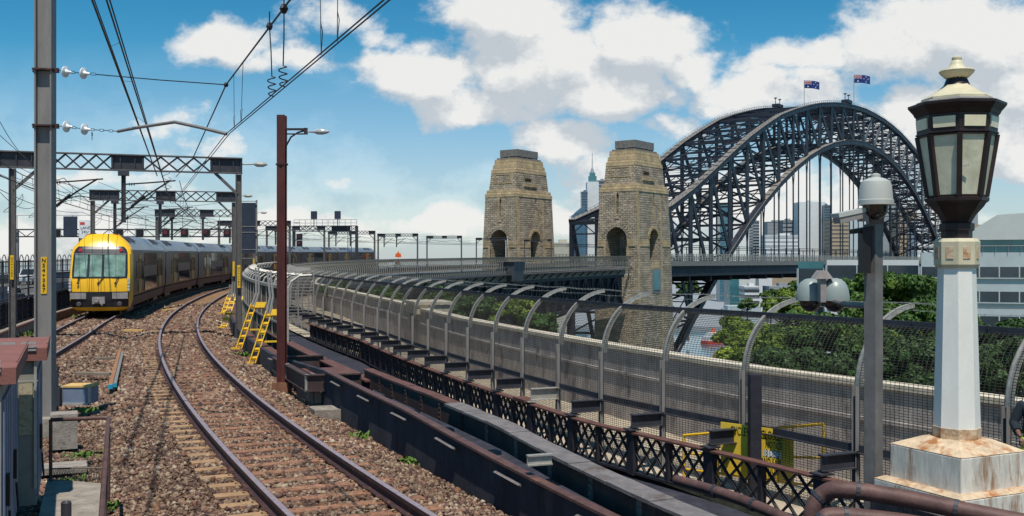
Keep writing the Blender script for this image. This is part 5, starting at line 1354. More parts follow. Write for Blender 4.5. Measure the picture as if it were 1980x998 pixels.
for yy, (e1, e2) in ((136, ('wire', 0)), (244, ('tube', 0))):
    st = P(103, yy, 19.8)
    mb = MB(); zc = st.z; mb.box((MX, 19.8, zc), (.38, .36, .03), (fx, fy, Z)); mb.box(Vector((MX, 19.8, zc)) + fx * .22, (.07, .07, .09), (fx, fy, Z)); mb.box(Vector((MX, 19.8, zc)) - fx * .21, (.05, .05, .09), (fx, fy, Z)); mb.build('clamp', M['rail'], mast)
    if e1 == 'wire':
        a1, a2, a3, en = P(128, 139, 19.7), P(163, 142, 19.6), P(186, 144, 19.6), P(437, 164, 19.0)
    else:
        a1, a2, a3, en = P(130, 245, 19.7), P(165, 250, 19.6), P(228, 254, 19.5), P(438, 259, 18.4)
    for c in (a1, a2): insul(c, (a3 - st).normalized(), mast)
    mb = MB(); shackle(mb, st + fx * .1, a1); shackle(mb, a1, a2); shackle(mb, a2, a3); mb.build('chain', M['wire'], mast)
    mb = MB()
    if e1 == 'wire': mb.tube([a3, a3.lerp(en, .5) - Z * .01, en], .010, 6); mb.build('span_wire', M['wire'], mast)
    else:
        mb.tube([a3, P(270, 246, 19.2), P(338, 236, 18.9), P(385, 246, 18.6), en], .032, 8); mb.build('pull_off_tube', M['steel'], mast)
mb = MB(); c = P(178, 256, 19.55); shackle(mb, c, c - Z * .14); mb.build('loose_chain', M['wire'], mast)

# ================================================================ OVERHEAD WIRES
def wire(mb, pts, r): mb.tube(pts, r, 5, False)
def extend(a, b, k): return a + (a - b) * k
ow = thing('overhead_wire', 'catenary and contact wires crossing to the upper middle of the picture', 'overhead wire', P(440, 258, 18.2))
pA = P(334, 394, 41.5); mid = P(440, 259, 18.3); top = P(750, -2, 8.9)
mb = MB()
for off in (-.04, .04):
    o_ = Vector((off, 0, off * .3)); wire(mb, [extend(top, mid, .4) + o_, top + o_, mid + o_, pA + o_], .0085)
mb.build('contact_wire', M['wire'], ow)
mA, mm, mt_ = P(340, 342, 41.5), P(437, 164, 19.0), P(562, -2, 12.7)
mb = MB(); wire(mb, [extend(mt_, mm, .5), mt_, mm, P(372, 308, 28.5), mA], .014)
mb.lathe(P(521, 51, 14.4), [(.03, -.05), (.05, 0), (.03, .05)], 6); mb.lathe(P(549, 17, 13.2), [(.03, -.06), (.06, 0), (.03, .06)], 6); mb.lathe(mm, [(.03, -.04), (.05, 0), (.03, .04)], 6)
mb.build('messenger_wire', M['wire'], ow)
def on(p0, p1, px):  # point of the 3-D segment seen at column px
    k = (px - CX) / F; t = (k * p0.y - p0.x) / ((p1.x - p0.x) - k * (p1.y - p0.y)); return p0.lerp(p1, t)
mb = MB()
for pxm, pxc in ((452, 453), (470, 466)):
    a_, b_ = on(mm, mt_, pxm), on(mid, top, pxc); wire(mb, [a_, a_.lerp(b_, .75), a_.lerp(b_, .78) + Vector((.012, 0, 0)), b_], .005); wire(mb, [a_.lerp(b_, .78), a_.lerp(b_, .8) - Vector((.014, 0, 0)), b_], .005)
for pxc, pxt, yt in ((621, 617, -5), (652, 654, -5)):
    b_ = on(mid, top, pxc); a_ = P(pxt, yt, b_.y + .3) + Z * .8; wire(mb, [a_, a_.lerp(b_, .8), b_], .005); wire(mb, [a_.lerp(b_, .75), a_.lerp(b_, .82) + Vector((.02, 0, 0)), b_], .005)
mb.build('dropper', M['wire'], ow)
for pxm, pxc, yc in ((521, 527, 180), (549, 549, 155)):
    mb = MB(); b_ = on(mid, top, pxc); c0 = on(mm, mt_, pxm); sp_ = [c0 + Z * .22, c0]
    e = Vector((b_.x - .02, b_.y, b_.z + .28)); sp_.append(c0.lerp(e, .5) + Vector((.01, 0, 0)))
    for k in range(29): t = k / 28; sp_.append(e.lerp(b_, t) + Vector((math.sin(k * .68) * .055, math.cos(k * .68) * .04, 0)))
    wire(mb, sp_ + [b_], .009); mb.build('spiral_jumper', M['wire'], ow)
ow2 = thing('overhead_wire', 'steep pair of black catenary and contact wires left of centre running over the nearest portal', 'overhead wire', P(322, 393, 41.5))
p1, n1 = P(330, 392, 41.5), P(206, 0, 15.4); p2, n2 = P(304, 340, 41.5), P(178, 0, 19.3)
mb = MB(); wire(mb, [extend(n1, p1, .3), n1, p1], .016); wire(mb, [extend(n1, p1, .3) + Vector((.05, 0, 0)), n1 + Vector((.05, 0, 0)), p1], .013); mb.build('contact_wire', M['wire'], ow2)
mb = MB(); wire(mb, [extend(n2, p2, .3), n2, p2], .022); wire(mb, [extend(n2, p2, .3) + Vector((.05, 0, 0)), n2 + Vector((.05, 0, -.02)), p2], .013); mb.build('messenger_wire', M['wire'], ow2)
mb = MB()
for px_ in (232, 256, 281):
    a_ = on(n2, p2, px_ - 20); b_ = on(n1, p1, px_); wire(mb, [a_, b_], .005)
for t in (.82, .88): 
    b_ = n1.lerp(p1, t); wire(mb, [b_ + Vector((math.sin(k * .7) * .14, math.cos(k * .7) * .1, .6 - k * .035)) for k in range(20)], .009)
mb.build('dropper', M['wire'], ow2)
# regular catenary from portal to portal
def cat(label, dfn, i0=0, pre=None, grp='overhead wires above the two tracks'):
    q = thing('overhead_wire', label, 'overhead wire', pt(sY(PY[i0]), dfn(sY(PY[i0])), 5.35), grp)
    mbc, mbm, mbd = MB(), MB(), MB()
    S_ = ([sY(v) for v in pre] if pre else []) + [sY(v) for v in PY[i0:]] + [sY(330)]
    for k in range(len(S_) - 1):
        sa, sb = S_[k], S_[k + 1]; n = 10; A_, B_ = pt(sa, dfn(sa) - .1, 5.35), pt(sb, dfn(sb) + .1, 5.35); A2, B2 = pt(sa, dfn(sa), 6.3), pt(sb, dfn(sb), 6.3)
        r_ = .011 + .00009 * A_.y * .6
        for e in (-.02, .02): wire(mbc, [A_ + Vector((e, 0, 0)), B_ + Vector((e, 0, 0))], r_)
        ms = [A2.lerp(B2, t) - Z * 2.6 * t * (1 - t) for t in np.linspace(0, 1, n + 1)]; wire(mbm, ms, r_ * 1.2)
        for j in range(1, n): wire(mbd, [ms[j], A_.lerp(B_, j / n)], .007)
    mbc.build('contact_wire', M['wire'], q); mbm.build('messenger_wire', M['wire'], q); tag(mbd.build('droppers', M['wire'], q), kind='stuff'); return q
cat('overhead wires strung above the empty curving track beyond the nearest portal', lambda s: 0.0)
cat('overhead wires strung above the yellow train and its track', dl, 0, [24])
q = thing('feeder_wire', 'black feeder wires strung down the left edge of the railway', 'overhead wire', pt(sY(40), -8, 7.5))
for k, (d_, z_) in enumerate(((-7.4, 7.6), (-7.0, 6.6), (-8.3, 7.3), (-6.8, 5.9))):
    mb = MB(); pts = []
    for j, v in enumerate([22] + PY): pts.append(pt(sY(v), -(t2(sY(v))) + d_ + 4.3, z_))
    full = []
    for j in range(len(pts) - 1): full += [pts[j].lerp(pts[j + 1], t) - Z * 1.3 * t * (1 - t) for t in np.linspace(0, 1, 8)[:-1]]
    wire(mb, full + [pts[-1]], .014); mb.build('wire', M['wire'], q)
for k, (a1, b1) in enumerate((((0, 236, 30), (75, 318, 41)), ((0, 262, 30), (180, 392, 62)), ((20, 340, 38), (186, 372, 62)), ((104, 345, 41), (305, 408, 90)), ((104, 372, 44), (300, 420, 90)), ((0, 372, 34), (72, 398, 44)), ((190, 352, 50), (430, 428, 118)), ((240, 392, 46), (455, 385, 64)))):
    mb = MB(); p_, q_ = P(*a1), P(*b1); wire(mb, [p_.lerp(q_, t) - Z * 1.2 * t * (1 - t) for t in np.linspace(0, 1, 9)], .011); mb.build('cross_span', M['wire'], q)
mb = MB()
for v in (46, 52, 70, 78): 
    c = pt(sY(v), -(t2(sY(v))) - 2.6, 5.9); mb.tube([c + Vector((math.cos(t) * .4, math.sin(t) * .3, math.sin(t * .5) * -.8)) for t in np.linspace(0, 6.28, 14)], .012, 4)
mb.build('slack_loop', M['wire'], q)

# signal gantry across road and railway
def head(mb_b, c, r, a, w=.75, h=.95): mb_b.box(c, (w, .35, h), (r, a, Z))
gy_ = 108.0
gq = thing('signal_gantry', 'long lattice gantry with square signal heads across road and tracks behind the train', 'signal gantry', (-40, gy_, 0))
L, Rr_ = Vector((-53, gy_, 6.0)), Vector((-27.4, gy_, 6.0))
mb = MB()
for z in (-.38, .38):
    for dy in (-.35, .35): mb.bar(L + Z * z + Vector((0, dy, 0)), Rr_ + Z * z + Vector((0, dy, 0)), .12, .12)
mb.build('beam', M['darksteel'], gq)
mb = MB()
for j in range(26): a_, b_ = L.lerp(Rr_, j / 26), L.lerp(Rr_, (j + 1) / 26); mb.bar(a_ - Z * .38 * (1 if j % 2 else -1), b_ + Z * .38 * (1 if j % 2 else -1), .07, .07)
mb.build('beam_lattice', M['darksteel'], gq)
mb = MB()
for x in (-53, -46.2, -37.9, -27.4): mb.bar((x, gy_, -.2), (x, gy_, 6.4), .3, .3, Vector((1, 0, 0)))
mb.bar(L + Z * 1.9, Rr_ + Z * 1.9, .05, .05)
for j in range(14): c = L.lerp(Rr_, j / 13); mb.bar(c, c + Z * 1.9, .05, .05)
mb.build('gantry_frame', M['steel'], gq)
for px_, rd in ((116, 0), (236, 0), (275, 0), (325, 1), (361, 1), (403, 1), (443, 1)):
    c = Vector(((px_ - CX) / F * gy_, gy_ - .7, 6.0)); mb = MB(); mb.box(c, (.72, .3, .85)); hd_ = mb.build('signal_head', M['black'], gq)
    mb = MB(); w_ = .9
    for (dx, dz, sx, sz) in ((0, .48, w_, .05), (0, -.48, w_, .05), (-.45, 0, .05, .95), (.45, 0, .05, .95)): mb.box(c + Vector((dx, -.1, dz)), (sx, .05, sz))
    mb.build('signal_frame', M['cabtrim'], hd_)
    if rd: mb = MB(); mb.box(c + Vector((0, -.17, .05)), (.36, .04, .42)); mb.build('signal_face', M['signalred'], hd_)
mb = MB(); c = Vector((-46.9, gy_ - .9, 6.7)); mb.box(c, (1.45, .12, 2.1)); tag(mb.build('traffic_sign_board', M['blank'], None, tuple(c)), 'blank dark rectangular back of a road sign on the gantry', 'sign')
c = Vector((-45.3, gy_ - .9, 6.4)); t = thing('lane_sign', 'white lane sign with black lettering beside the dark sign back', 'sign', c)
mb = MB(); mb.box(c, (1.35, .1, 1.9)); mb.build('board', M['signwhite'], t); text_mesh('lettering', 'LANE\n24hr', .42, M['black'], t, c + Vector((0, -.06, -.1)), (1, 0, 0), (0, 0, 1))
mb = MB(); mb.box(c + Vector((-.3, -.06, .6)), (.5, .02, .28)); mb.build('red_symbol', M['redpaint'], t)
# far signal gantry with railings and ladder
s = sY(166); a, r = dirs(s); q = thing('signal_gantry', 'walkway gantry with handrail, ladder and hanging signals over the distant tracks', 'signal gantry', pt(s, 3, 0))
L, Rr_ = pt(s, -7.4, 7.35), pt(s, 3.2, 7.35); mb = MB(); mb.bar(L + Z * .45, Rr_ + Z * .45, .9, .12); mb.bar(L - Z * .45, Rr_ - Z * .45, .3, .1); xlattice(mb, L, Rr_, .85, 10, .1, .08, a); mb.bar(L.lerp(Rr_, .6), L.lerp(Rr_, .9), .1, .8)
mb.build('beam', M['darksteel'], q)
mb = MB()
for d in (-7.4, 3.2): mb.bar(pt(s, d, -.5), pt(s, d, 7.8), .45, .45, Vector((1, 0, 0)))
mb.build('column', M['darksteel'], q)
mb = MB()
for z in (.95, 1.5): mb.bar(L + Z * z, Rr_ + Z * z, .06, .07)
for j in range(12): c = L.lerp(Rr_, j / 11); mb.bar(c + Z * .5, c + Z * 1.5, .06, .06)
mb.build('handrail', M['steel'], q)
mb = MB(); lp = pt(s, 2.2, 0) - a * .7
for e in (-.3, .3): mb.bar(lp + r * e, lp + r * e + Z * 7.8, .09, .09)
for k in range(24): mb.bar(lp - r * .3 + Z * (.3 + k * .32), lp + r * .3 + Z * (.3 + k * .32), .05, .05)
mb.build('ladder', M['darksteel'], q)
for d in (-6.3,):
    for k, cc in ((0, 6.0), (1, 4.9)):
        mb = MB(); mb.box(pt(s, d, cc) - a * .5, (.9, .4, 1.0), (r, a, Z)); h_ = mb.build('signal_head', M['black'], q)
        mb = MB(); mb.box(pt(s, d, cc + .1) - a * .72, (.34, .04, .34), (r, a, Z)); mb.build('signal_face', M['signalred'], h_)
for d in (-4, 0): mb = MB(); mb.box(pt(s, d, 9.6), (.9, .6, 1.3), (r, a, Z)); mb.bar(pt(s, d, 7.8), pt(s, d, 9), .12, .12); mb.build('equipment_box', M['blank'], q)
# tall dark billboard back right of the nearest portal
s = sY(70); c = P(478, 441, 70); q = thing('tall_sign_back', 'tall dark rectangular sign back with ladder rungs behind the nearest portal column', 'sign', (c.x, 70, 0))
mb = MB(); mb.box((c.x, 70, c.z), (1.15, .2, 3.5)); mb.build('board', M['blank'], q)
mb = MB()
for x in (-.62, .62): mb.bar((c.x + x, 70.1, 0), (c.x + x, 70.1, c.z + 1.95), .1, .1, Vector((1, 0, 0)))
for z in (-2.1, -1.5, -.3, .1, 1.85): mb.bar((c.x - .75, 69.9, c.z + z), (c.x + .75, 69.9, c.z + z), .06, .05)
mb.build('frame', M['steel'], q)
# orange sign and small cabinet by the far tracks
c = pt(sY(200), 4.5, 0); c = P(770, 493, c.y); mb = MB(); mb.lathe(c, [(.75, -.08), (.75, .08)], 3, (Vector((1, 0, 0)), Vector((0, 0, 1)), Vector((0, 1, 0))), R(90)); mb.box(c - Z * .1, (1.1, .14, .7)); mb.bar(c - Z * 2.4, c, .08, .08, Vector((1, 0, 0)))
tag(mb.build('orange_warning_board', M['orange'], None, tuple(c)), 'bright orange trackside board on the far viaduct', 'sign')

# ================================================================ ROAD SIDE ON THE LEFT
q = thing('road_railing', 'dark lattice railing with tall thin bars between road and train track', 'railing', pt(50, -8))
RD = lambda s: -t2(s) - 3.25
s = 30.0; k = 0
while s < 150 and k < 95:
    a, r = dirs(s); mb = MB(); mb.box(pt(s, RD(s), .55), (.16, .2, 1.3), (r, a, Z)); mb.build('railing_post', M['lattice'], q)
    if k < 70:
        mb = MB(); n = 3
        for j in range(n):
            sa, sb = s + 1.3 * j / n, s + 1.3 * (j + 1) / n
            for za, zb in ((.1, .55), (.55, 1.0)):
                mb.bar(pt(sa, RD(sa), za), pt(sb, RD(sb), zb), .03, .09, r); mb.bar(pt(sa, RD(sa), zb), pt(sb, RD(sb), za), .03, .09, r)
        mb.build('lattice_panel', M['lattice'], q)
    s += 1.35; k += 1
sweep_part('top_rail', rect(-.12, .12, 1.08, 1.14), 22, s, M['lattice'], q, 2, RD)
sweep_part('bottom_rail', rect(-.12, .12, .0, .08), 22, s, M['rustrail'], q, 2, RD)
q = thing('road_mesh_screen', 'thin barred screen with upright posts standing on the road railing', 'fence', pt(50, -8, 1))
s = 30.0; k = 0
while s < 170:
    a, r = dirs(s); mb = MB(); mb.bar(pt(s, RD(s) - .2, 1.1), pt(s, RD(s) - .2, 3.0), .07, .09, r); mb.build('screen_post', M['darksteel'], q); s += 3.2
mb = MB()
for z in (1.5, 2.1, 2.9): sweep(mb, rect(-.22, -.18, z, z + .05), 24, 170, 2, RD, closed=True)
s = 26
while s < 110: 
    p = pt(s, RD(s) - .2, 1.1); mb.bar(p, p + Z * 1.8, .015, .015, Vector((1, 0, 0))); s += .3
mb.build('bars', M['darksteel'], q)
q = thing('outer_road_fence', 'far fence with curved hoop tops along the other side of the road against the sky', 'fence', pt(60, -28))
s = 34.0; k = 0; OD = lambda s: -29.0 - (t2(s) - 4.3)
mb2 = MB()
while s < 175:
    a, r = dirs(s); b_ = mb2 if k > 96 else MB()
    base = pt(s, OD(s), 1.0); b_.tube([base, base + Z * 1.6, base + Z * 2.0 + a * .25, base + Z * 2.15 + a * .55, base + Z * 2.0 + a * .85, base + Z * 1.6 + a * 1.1, base + a * 1.1], .055, 5)
    if k <= 96: b_.build('hoop', M['darksteel'], q)
    s += 1.45; k += 1
if mb2.n: tag(mb2.build('far_hoops', M['darksteel'], q), kind='stuff')
for z0, z1 in ((-.15, .9), (.98, 1.08), (1.75, 1.82), (2.25, 2.31)): sweep_part('rail' if z0 > 0 else 'parapet', rect(-.12, .12, z0, z1), 20, 260, M['viapanel'] if z0 < 0 else M['darksteel'], q, 3, OD)

def car(label, c, yaw, paint, big=0):
    t = thing('parked_car' if False else 'car', label, 'car', c, 'cars on the road beside the train', yaw)
    def L(mb, n, m, p=None, sm=False): o = mb.build(n, m, None, (0, 0, 0), sm); o.parent = p or t; return o
    pr = [(-2.2, .35), (2.15, .35), (2.2, .75), (1.3, .95 + big * .1), (.7, 1.42 + big * .3), (-1.2, 1.46 + big * .35), (-1.95, 1.0 + big * .5), (-2.25, .9)]
    mb = MB(); mb.prism([(0, y, z) for y, z in pr], (-.86, 0, 0), (.86, 0, 0)); b = L(mb, 'body', paint)
    md = b.modifiers.new('bevel', 'BEVEL'); md.width = .09; md.segments = 2
    gl = [(.62, 1.36 + big * .3), (1.12, .98 + big * .1), (-1.75, 1.02 + big * .1), (-1.1, 1.40 + big * .35)]
    mb = MB(); mb.prism([(0, y, z) for y, z in gl], (-.875, 0, 0), (.875, 0, 0)); L(mb, 'side_windows', M['tglass'])
    mb = MB(); mb.prism([(-.7, 1.22, 1.0 + big * .1), (.7, 1.22, 1.0 + big * .1), (.62, .76, 1.39 + big * .3), (-.62, .76, 1.39 + big * .3)], (0, .03, .03), (0, .06, .05)); L(mb, 'windscreen', M['tglass'])
    mb = MB(); mb.prism([(-.7, -1.93, 1.03 + big * .45), (.7, -1.93, 1.03 + big * .45), (.62, -1.3, 1.42 + big * .35), (-.62, -1.3, 1.42 + big * .35)], (0, -.03, .03), (0, -.06, .05)); L(mb, 'rear_window', M['tglass'])
    for x in (-.8, .8):
        for y in (-1.4, 1.35):
            mb = MB(); mb.lathe((x, y, .33), [(.33, -.11), (.33, .11)], 16, (Vector((0, 1, 0)), Vector((0, 0, 1)), Vector((1, 0, 0)))); w_ = L(mb, 'wheel', M['tyre'])
            mb = MB(); mb.lathe((x, y, .33), [(.19, -.12), (.19, .12)], 12, (Vector((0, 1, 0)), Vector((0, 0, 1)), Vector((1, 0, 0)))); L(mb, 'rim', M['cabtrim'], w_)
        mb = MB(); mb.box((x * .85, 2.19, .72), (.3, .06, .14)); L(mb, 'headlight', M['lens']); mb = MB(); mb.box((x * .85, -2.24, .82), (.25, .06, .16)); L(mb, 'tail_light', M['red'])
    return t
for (lab, px_, Yc, dd, paint, big) in (
        ('silver-blue car beyond the railing left of the train', 118, 92, 0, M['carblue'], 0), ('charcoal tall car just behind the silver-blue one', 134, 84, 0, M['cardark'], 1),
        ('white car at the left edge of the picture', 4, 62, 0, M['carwhite'], 0), ('dark car in the nearer lane at the left picture edge', 8, 52, 0, M['cardark'], 0),
        ('white van farther along the road beyond the silver-blue car', 60, 112, 0, M['carwhite'], 1), ('dark car by the near lane behind the train nose', 142, 68, 0, M['cardark'], 0)):
    X_ = (px_ - CX) / F * Yc; s = sY(Yc); h = hd(s); car(lab, Vector((X_, Yc, float(zr(Yc)) - .15)), -h + (math.pi if X_ < -40 else 0), paint, big)
for k, (Yc, dd) in enumerate(((196, 3.0), (212, 3.4), (225, 3.2))):
    s = sY(Yc); p = pt(s, -11.0, -.15); 
    car(['red car far off on the bridge road', 'second small red car far off on the bridge road, nearer the left pylon', 'white car far off on the bridge road'][k], p, -hd(s), M['carred'] if k < 2 else M['carwhite'], 1)

# ================================================================ RUST-RED POLE, YELLOW LADDERS
pb = P(545, 745, 25.6); ps = sY(25.6); pa, pr_ = dirs(ps)
q = thing('lamp_pole', 'rust-red steel pole with a short bracket and street light at its top', 'street lamp', (pb.x, pb.y, -.3))
mb = MB(); c = Vector((pb.x, pb.y, 3.15))
for e in (-.105, .105): mb.box(c + Vector((0, e, 0)), (.21, .02, 7.1))
mb.box(c, (.03, .19, 7.1)); mb.box(c + Vector((-.1, 0, 0)), (.015, .19, 7.1)); mb.build('pole', M['post_rust'], q)
mb = MB(); mb.box((pb.x, pb.y, -.32), (.42, .42, .5)); mb.build('footing', M['redbrick'], q)
zt = P(545, 250, 25.6).z
mb = MB(); b0 = Vector((pb.x + .11, pb.y, zt)); mb.bar(b0, b0 + Vector((.48, 0, 0)), .07, .05); mb.bar(b0 - Z * .12, b0 + Vector((.46, 0, -.12)), .05, .03); mb.box(b0 + Vector((.5, 0, -.05)), (.08, .1, .16))
mb.tube([b0 + Vector((0, 0, -.42)), b0 + Vector((.12, 0, -.2)), b0 + Vector((.3, 0, -.08)), b0 + Vector((.48, 0, -.03))], .025, 6); mb.bar(b0 - Z * .44, b0, .05, .04, Vector((1, 0, 0))); mb.build('bracket', M['bronze'], q)
mb = MB(); h0 = b0 + Vector((.54, 0, -.04)); mb.lathe(h0 + Vector((.26, 0, -.02)), [(.02, -.26), (.035, -.1), (.075, .0), (.08, .12), (.05, .24), (.02, .30)], 12, (Vector((0, 1, 0)), Vector((0, 0, 1)), Vector((1, 0, 0)))); mb.build('lamp_head', M['lens'], q, smooth=40)
mb = MB(); mb.lathe((pb.x, pb.y, P(0, 318, 25.6).z), [(.16, -.02), (.16, .02)], 8); mb.build('band', M['rail'], q)

def ladder(label, bot, top, post_pts, w=.20):
    q = thing('yellow_ladder', label, 'ladder', bot, 'yellow ladders leaning on the trackside fence')
    d_ = (top - bot).normalized(); sx = Vector((.93, .36, 0)).normalized(); n_ = d_.cross(sx).normalized()
    for e in (-w / 2, w / 2):
        mb = MB(); mb.bar(bot + sx * e, top + sx * e, .03, .13, n_); mb.build('side_rail', M['yellow'], q)
    L = (top - bot).length; k = .18
    while k < L - .05:
        mb = MB(); c = bot + d_ * k; mb.box(c, (w, .14, .03), (sx, d_, n_)); mb.box(c, (w, .025, .10), (sx, d_, n_)); mb.build('rung_plate', M['yellow'], q); k += .30
    mb = MB(); mb.box(bot + sx * -.12 + d_ * .03, (.34, .16, .05), (sx, Vector((-sx.y, sx.x, 0)), Z)); mb.box(bot + sx * .42 + d_ * .75, (.5, .14, .05), (sx, Vector((-sx.y, sx.x, 0)), Z)); mb.build('foot_bracket', M['yellow'], q)
    mb = MB(); mb.box(top + sx * .26 + d_ * -.06, (.36, .22, .22), (sx, d_, n_)); mb.build('top_bracket', M['yellow'], q)
    for e in (-.05, .05):
        mb = MB(); mb.tube([top + sx * e - d_ * .1] + [p + sx * e for p in post_pts], .04, 6); mb.build('stay_tube', M['steel'], q)
    return q
ladder('yellow ladder nearest the camera, standing left of the rust-red pole', P(487, 703, 33), P(520, 602, 33.6), [P(525, 575, 33.8), P(520, 525, 34.0)])
ladder('middle yellow ladder between the nearest one and the grey portal column', P(461, 675, 37), P(490, 588, 37.6), [P(498, 567, 37.8), P(497, 518, 38)])
ladder('small far yellow ladder left of the grey portal column', P(432, 634, 44.5), P(450, 578, 45.5), [P(452, 565, 45.5), P(452, 545, 45.5)], .24)
ladder('farthest yellow ladder half hidden behind the small far one', P(432, 606, 52), P(444, 572, 53), [P(446, 562, 53), P(446, 550, 53)], .22)

# ================================================================ LEFT FOREGROUND CABINETS
ca, cr = Vector((-.40, .915, 0)).normalized(), Vector((.915, .40, 0)).normalized()
def cabinet(label, nr, L, Wd, zb, zt, plate, prot=.07):
    """nr: near right bottom corner"""
    q = thing('equipment_cabinet', label, 'cabinet', nr, 'trackside equipment cabinets')
    c = nr + ca * L / 2 - cr * Wd / 2; mb = MB(); mb.box(Vector((c.x, c.y, (zb + zt) / 2)), (Wd, L, zt - zb), (cr, ca, Z)); mb.build('body', M['cabgrey'], q)
    n = 2 if L > 2 else 1
    for k in range(n):
        w_ = L / n - .08; mb = MB(); cc = nr + ca * (L / n * (k + .5)) + cr * .012; mb.box(Vector((cc.x, cc.y, (zb + zt) / 2 - .02)), (.025, w_, zt - zb - .22), (cr, ca, Z))
        for e in (-.25, .0, .25): mb.box(Vector((cc.x, cc.y, (zb + zt) / 2)) + ca * w_ * e + cr * .014, (.01, .02, zt - zb - .3), (cr, ca, Z))
        d_ = mb.build('door', M['cabblue'], q)
        mb = MB(); cc = cc + cr * .03 + ca * w_ * -.28; mb.box(Vector((cc.x, cc.y, zb + .75)), (.03, .09, .3), (cr, ca, Z)); mb.tube([Vector((cc.x, cc.y, zb + .55)) + cr * .01, Vector((cc.x, cc.y, zb + .25)) + cr * .03], .012, 5); mb.build('handle', M['black'], d_)
    mb = MB(); zt2 = zt + .10; cc = c + cr * prot * .5
    vs = [Vector((cc.x, cc.y, 0)) + cr * (Wd / 2 + .09) * x + ca * (L / 2 + .07) * y for x, y in ((-1, -1), (1, -1), (1, 1), (-1, 1))]
    mb.add([v + Z * (zt + .02) for v in vs] + [v + Z * (zt + .17) for v in vs] + [Vector((cc.x, cc.y, zt + .20)) + ca * L * .3 * sg for sg in (-1, 1)], [(3, 2, 1, 0), (0, 1, 5, 4), (1, 2, 6, 5), (2, 3, 7, 6), (3, 0, 4, 7), (4, 5, 8), (5, 6, 9, 8), (6, 7, 9), (7, 4, 8, 9)])
    for k in (0.05, .10): mb.box(cc + cr * (Wd / 2 + .093) + Z * (zt + k + .02), (.012, L + .12, .012), (cr, ca, Z))
    mb.build('roof', M['cabtop'], q)
    mb = MB()
    for k in range(3):
        for e in (0.30, .08): mb.box(c + cr * (Wd / 2 - e) - ca * (L / 2 + .078) + Z * (zt + .05 + k * .042), (.16, .02, .022), (cr, ca, Z))
    mb.build('louvre', M['cabtrim'], q)
    if plate:
        mb = MB(); mb.box(nr - cr * .115 - ca * .012 + Z * 1.15, (.15, .012, .62), (cr, ca, Z)); mb.build('info_plate', M['plate'], q)
        mb = MB(); mb.bar(nr - cr * .01 - ca * .03 + Z * .2, nr - cr * .01 - ca * .03 + Z * 1.9, .02, .03, cr); mb.bar(nr - cr * .2 - ca * .02 + Z * 1.48, nr + cr * .02 - ca * .02 + Z * 1.48, .012, .012); mb.build('conduit', M['cabtrim'], q)
    return q
cabinet('nearest blue-grey cabinet with red-brown roof cut by the left picture edge', Vector((-4.66, 9.2, .1)), 2.62, 1.3, .1, 1.86, False)
cabinet('narrower cabinet with louvred eave and weathered plate beside the grey mast', Vector((-5.66, 12.0, .1)), 1.75, 1.1, .1, 1.80, True, .05)
mb = MB(); pts = [Gp(60, 1060, .08), Gp(200, 1060, .08), Gp(197, 935, .08), Gp(92, 925, .08)]; mb.prism(pts, (0, 0, -.4), (0, 0, 0)); tag(mb.build('concrete_pad', M['concrete'], None, tuple(pts[0])), 'flat concrete pad at the foot of the cabinets', 'concrete pad')
c = Gp(128, 1010, .08); mb = MB(); mb.lathe(c, [(.055, 0), (.055, .22), (.045, .235), (.03, .215)], 14); tag(mb.build('pipe_stub', M['darksteel'], None, tuple(c)), 'short dark pipe stub standing on the concrete pad', 'pipe')
# pipe railing
q = thing('pipe_railing', 'rusty brown pipe railing with mesh infill right of the cabinets', 'railing', (-5.4, 13.5, 0))
A_, B_ = P(210, 808, 13.5), P(203, 900, 10.35); D_ = P(188, 1120, 7.6); E_ = P(98, 812, 13.4)
mb = MB(); mb.tube([E_, A_ + Vector((-.05, 0, 0)), A_, A_.lerp(B_, .5), B_, B_.lerp(D_, .5), D_], .026, 8); mb.build('top_rail', M['pipe'], q, smooth=40)
for p in (A_, B_, E_, D_.lerp(B_, .3)):
    mb = MB(); mb.tube([p, Vector((p.x, p.y, -.35))], .024, 8); mb.build('upright', M['pipe'], q, smooth=40)
E2, A2 = Vector((E_.x, E_.y, .02)) + Vector((.0, 0, 0)), Vector((A_.x, A_.y, .02))
mb = MB(); mb.tube([E2 + Z * .22, A2 + Z * .22], .012, 5)
for k in range(22): t = k / 22; mb.bar((E2.lerp(A2, t)) + Z * .2, E2.lerp(A2, min(1, t + .08)) - Z * .12, .006, .006); mb.bar(E2.lerp(A2, t) - Z * .12, E2.lerp(A2, min(1, t + .08)) + Z * .2, .006, .006)
mb.build('mesh_infill', M['meshwire'], q)
c = Gp(124, 862, -.3); mb = MB(); mb.box(c + Z * .28, (.44, .44, .62), (cr, ca, Z)); tag(mb.build('concrete_block', M['concrete'], None, tuple(c)), 'square stained concrete block between the mast and the pipe railing', 'concrete block')
c = Gp(118, 905, -.28); mb = MB(); mb.box(c, (.75, .5, .1), (cr, ca, Z)); tag(mb.build('paving_slab', M['concrete'], None, tuple(c)), 'flat pale slab lying in the stones behind the pipe railing', 'slab')
c = Gp(147, 783, -.22); q = thing('track_equipment_box', 'low grey mesh-fronted box with sunlit yellow top on the stones', 'equipment box', c)
mb = MB(); mb.box(c + Z * .2 + Vector((0, .25, 0)), (.60, .5, .36)); mb.build('box_body', M['cabblue'], q)
mb = MB(); mb.box(c + Z * .41 + Vector((0, .25, 0)), (.64, .54, .04)); mb.build('lid', M['orangeplank'], q)
mb = MB(); mb.box(c + Vector((-.31, -.02, .2)), (.05, .05, .4)); mb.box(c + Vector((.31, -.02, .2)), (.05, .05, .4)); mb.box(c + Vector((0, -.02, .02)), (.62, .05, .05)); mb.build('frame', M['cabtrim'], q)
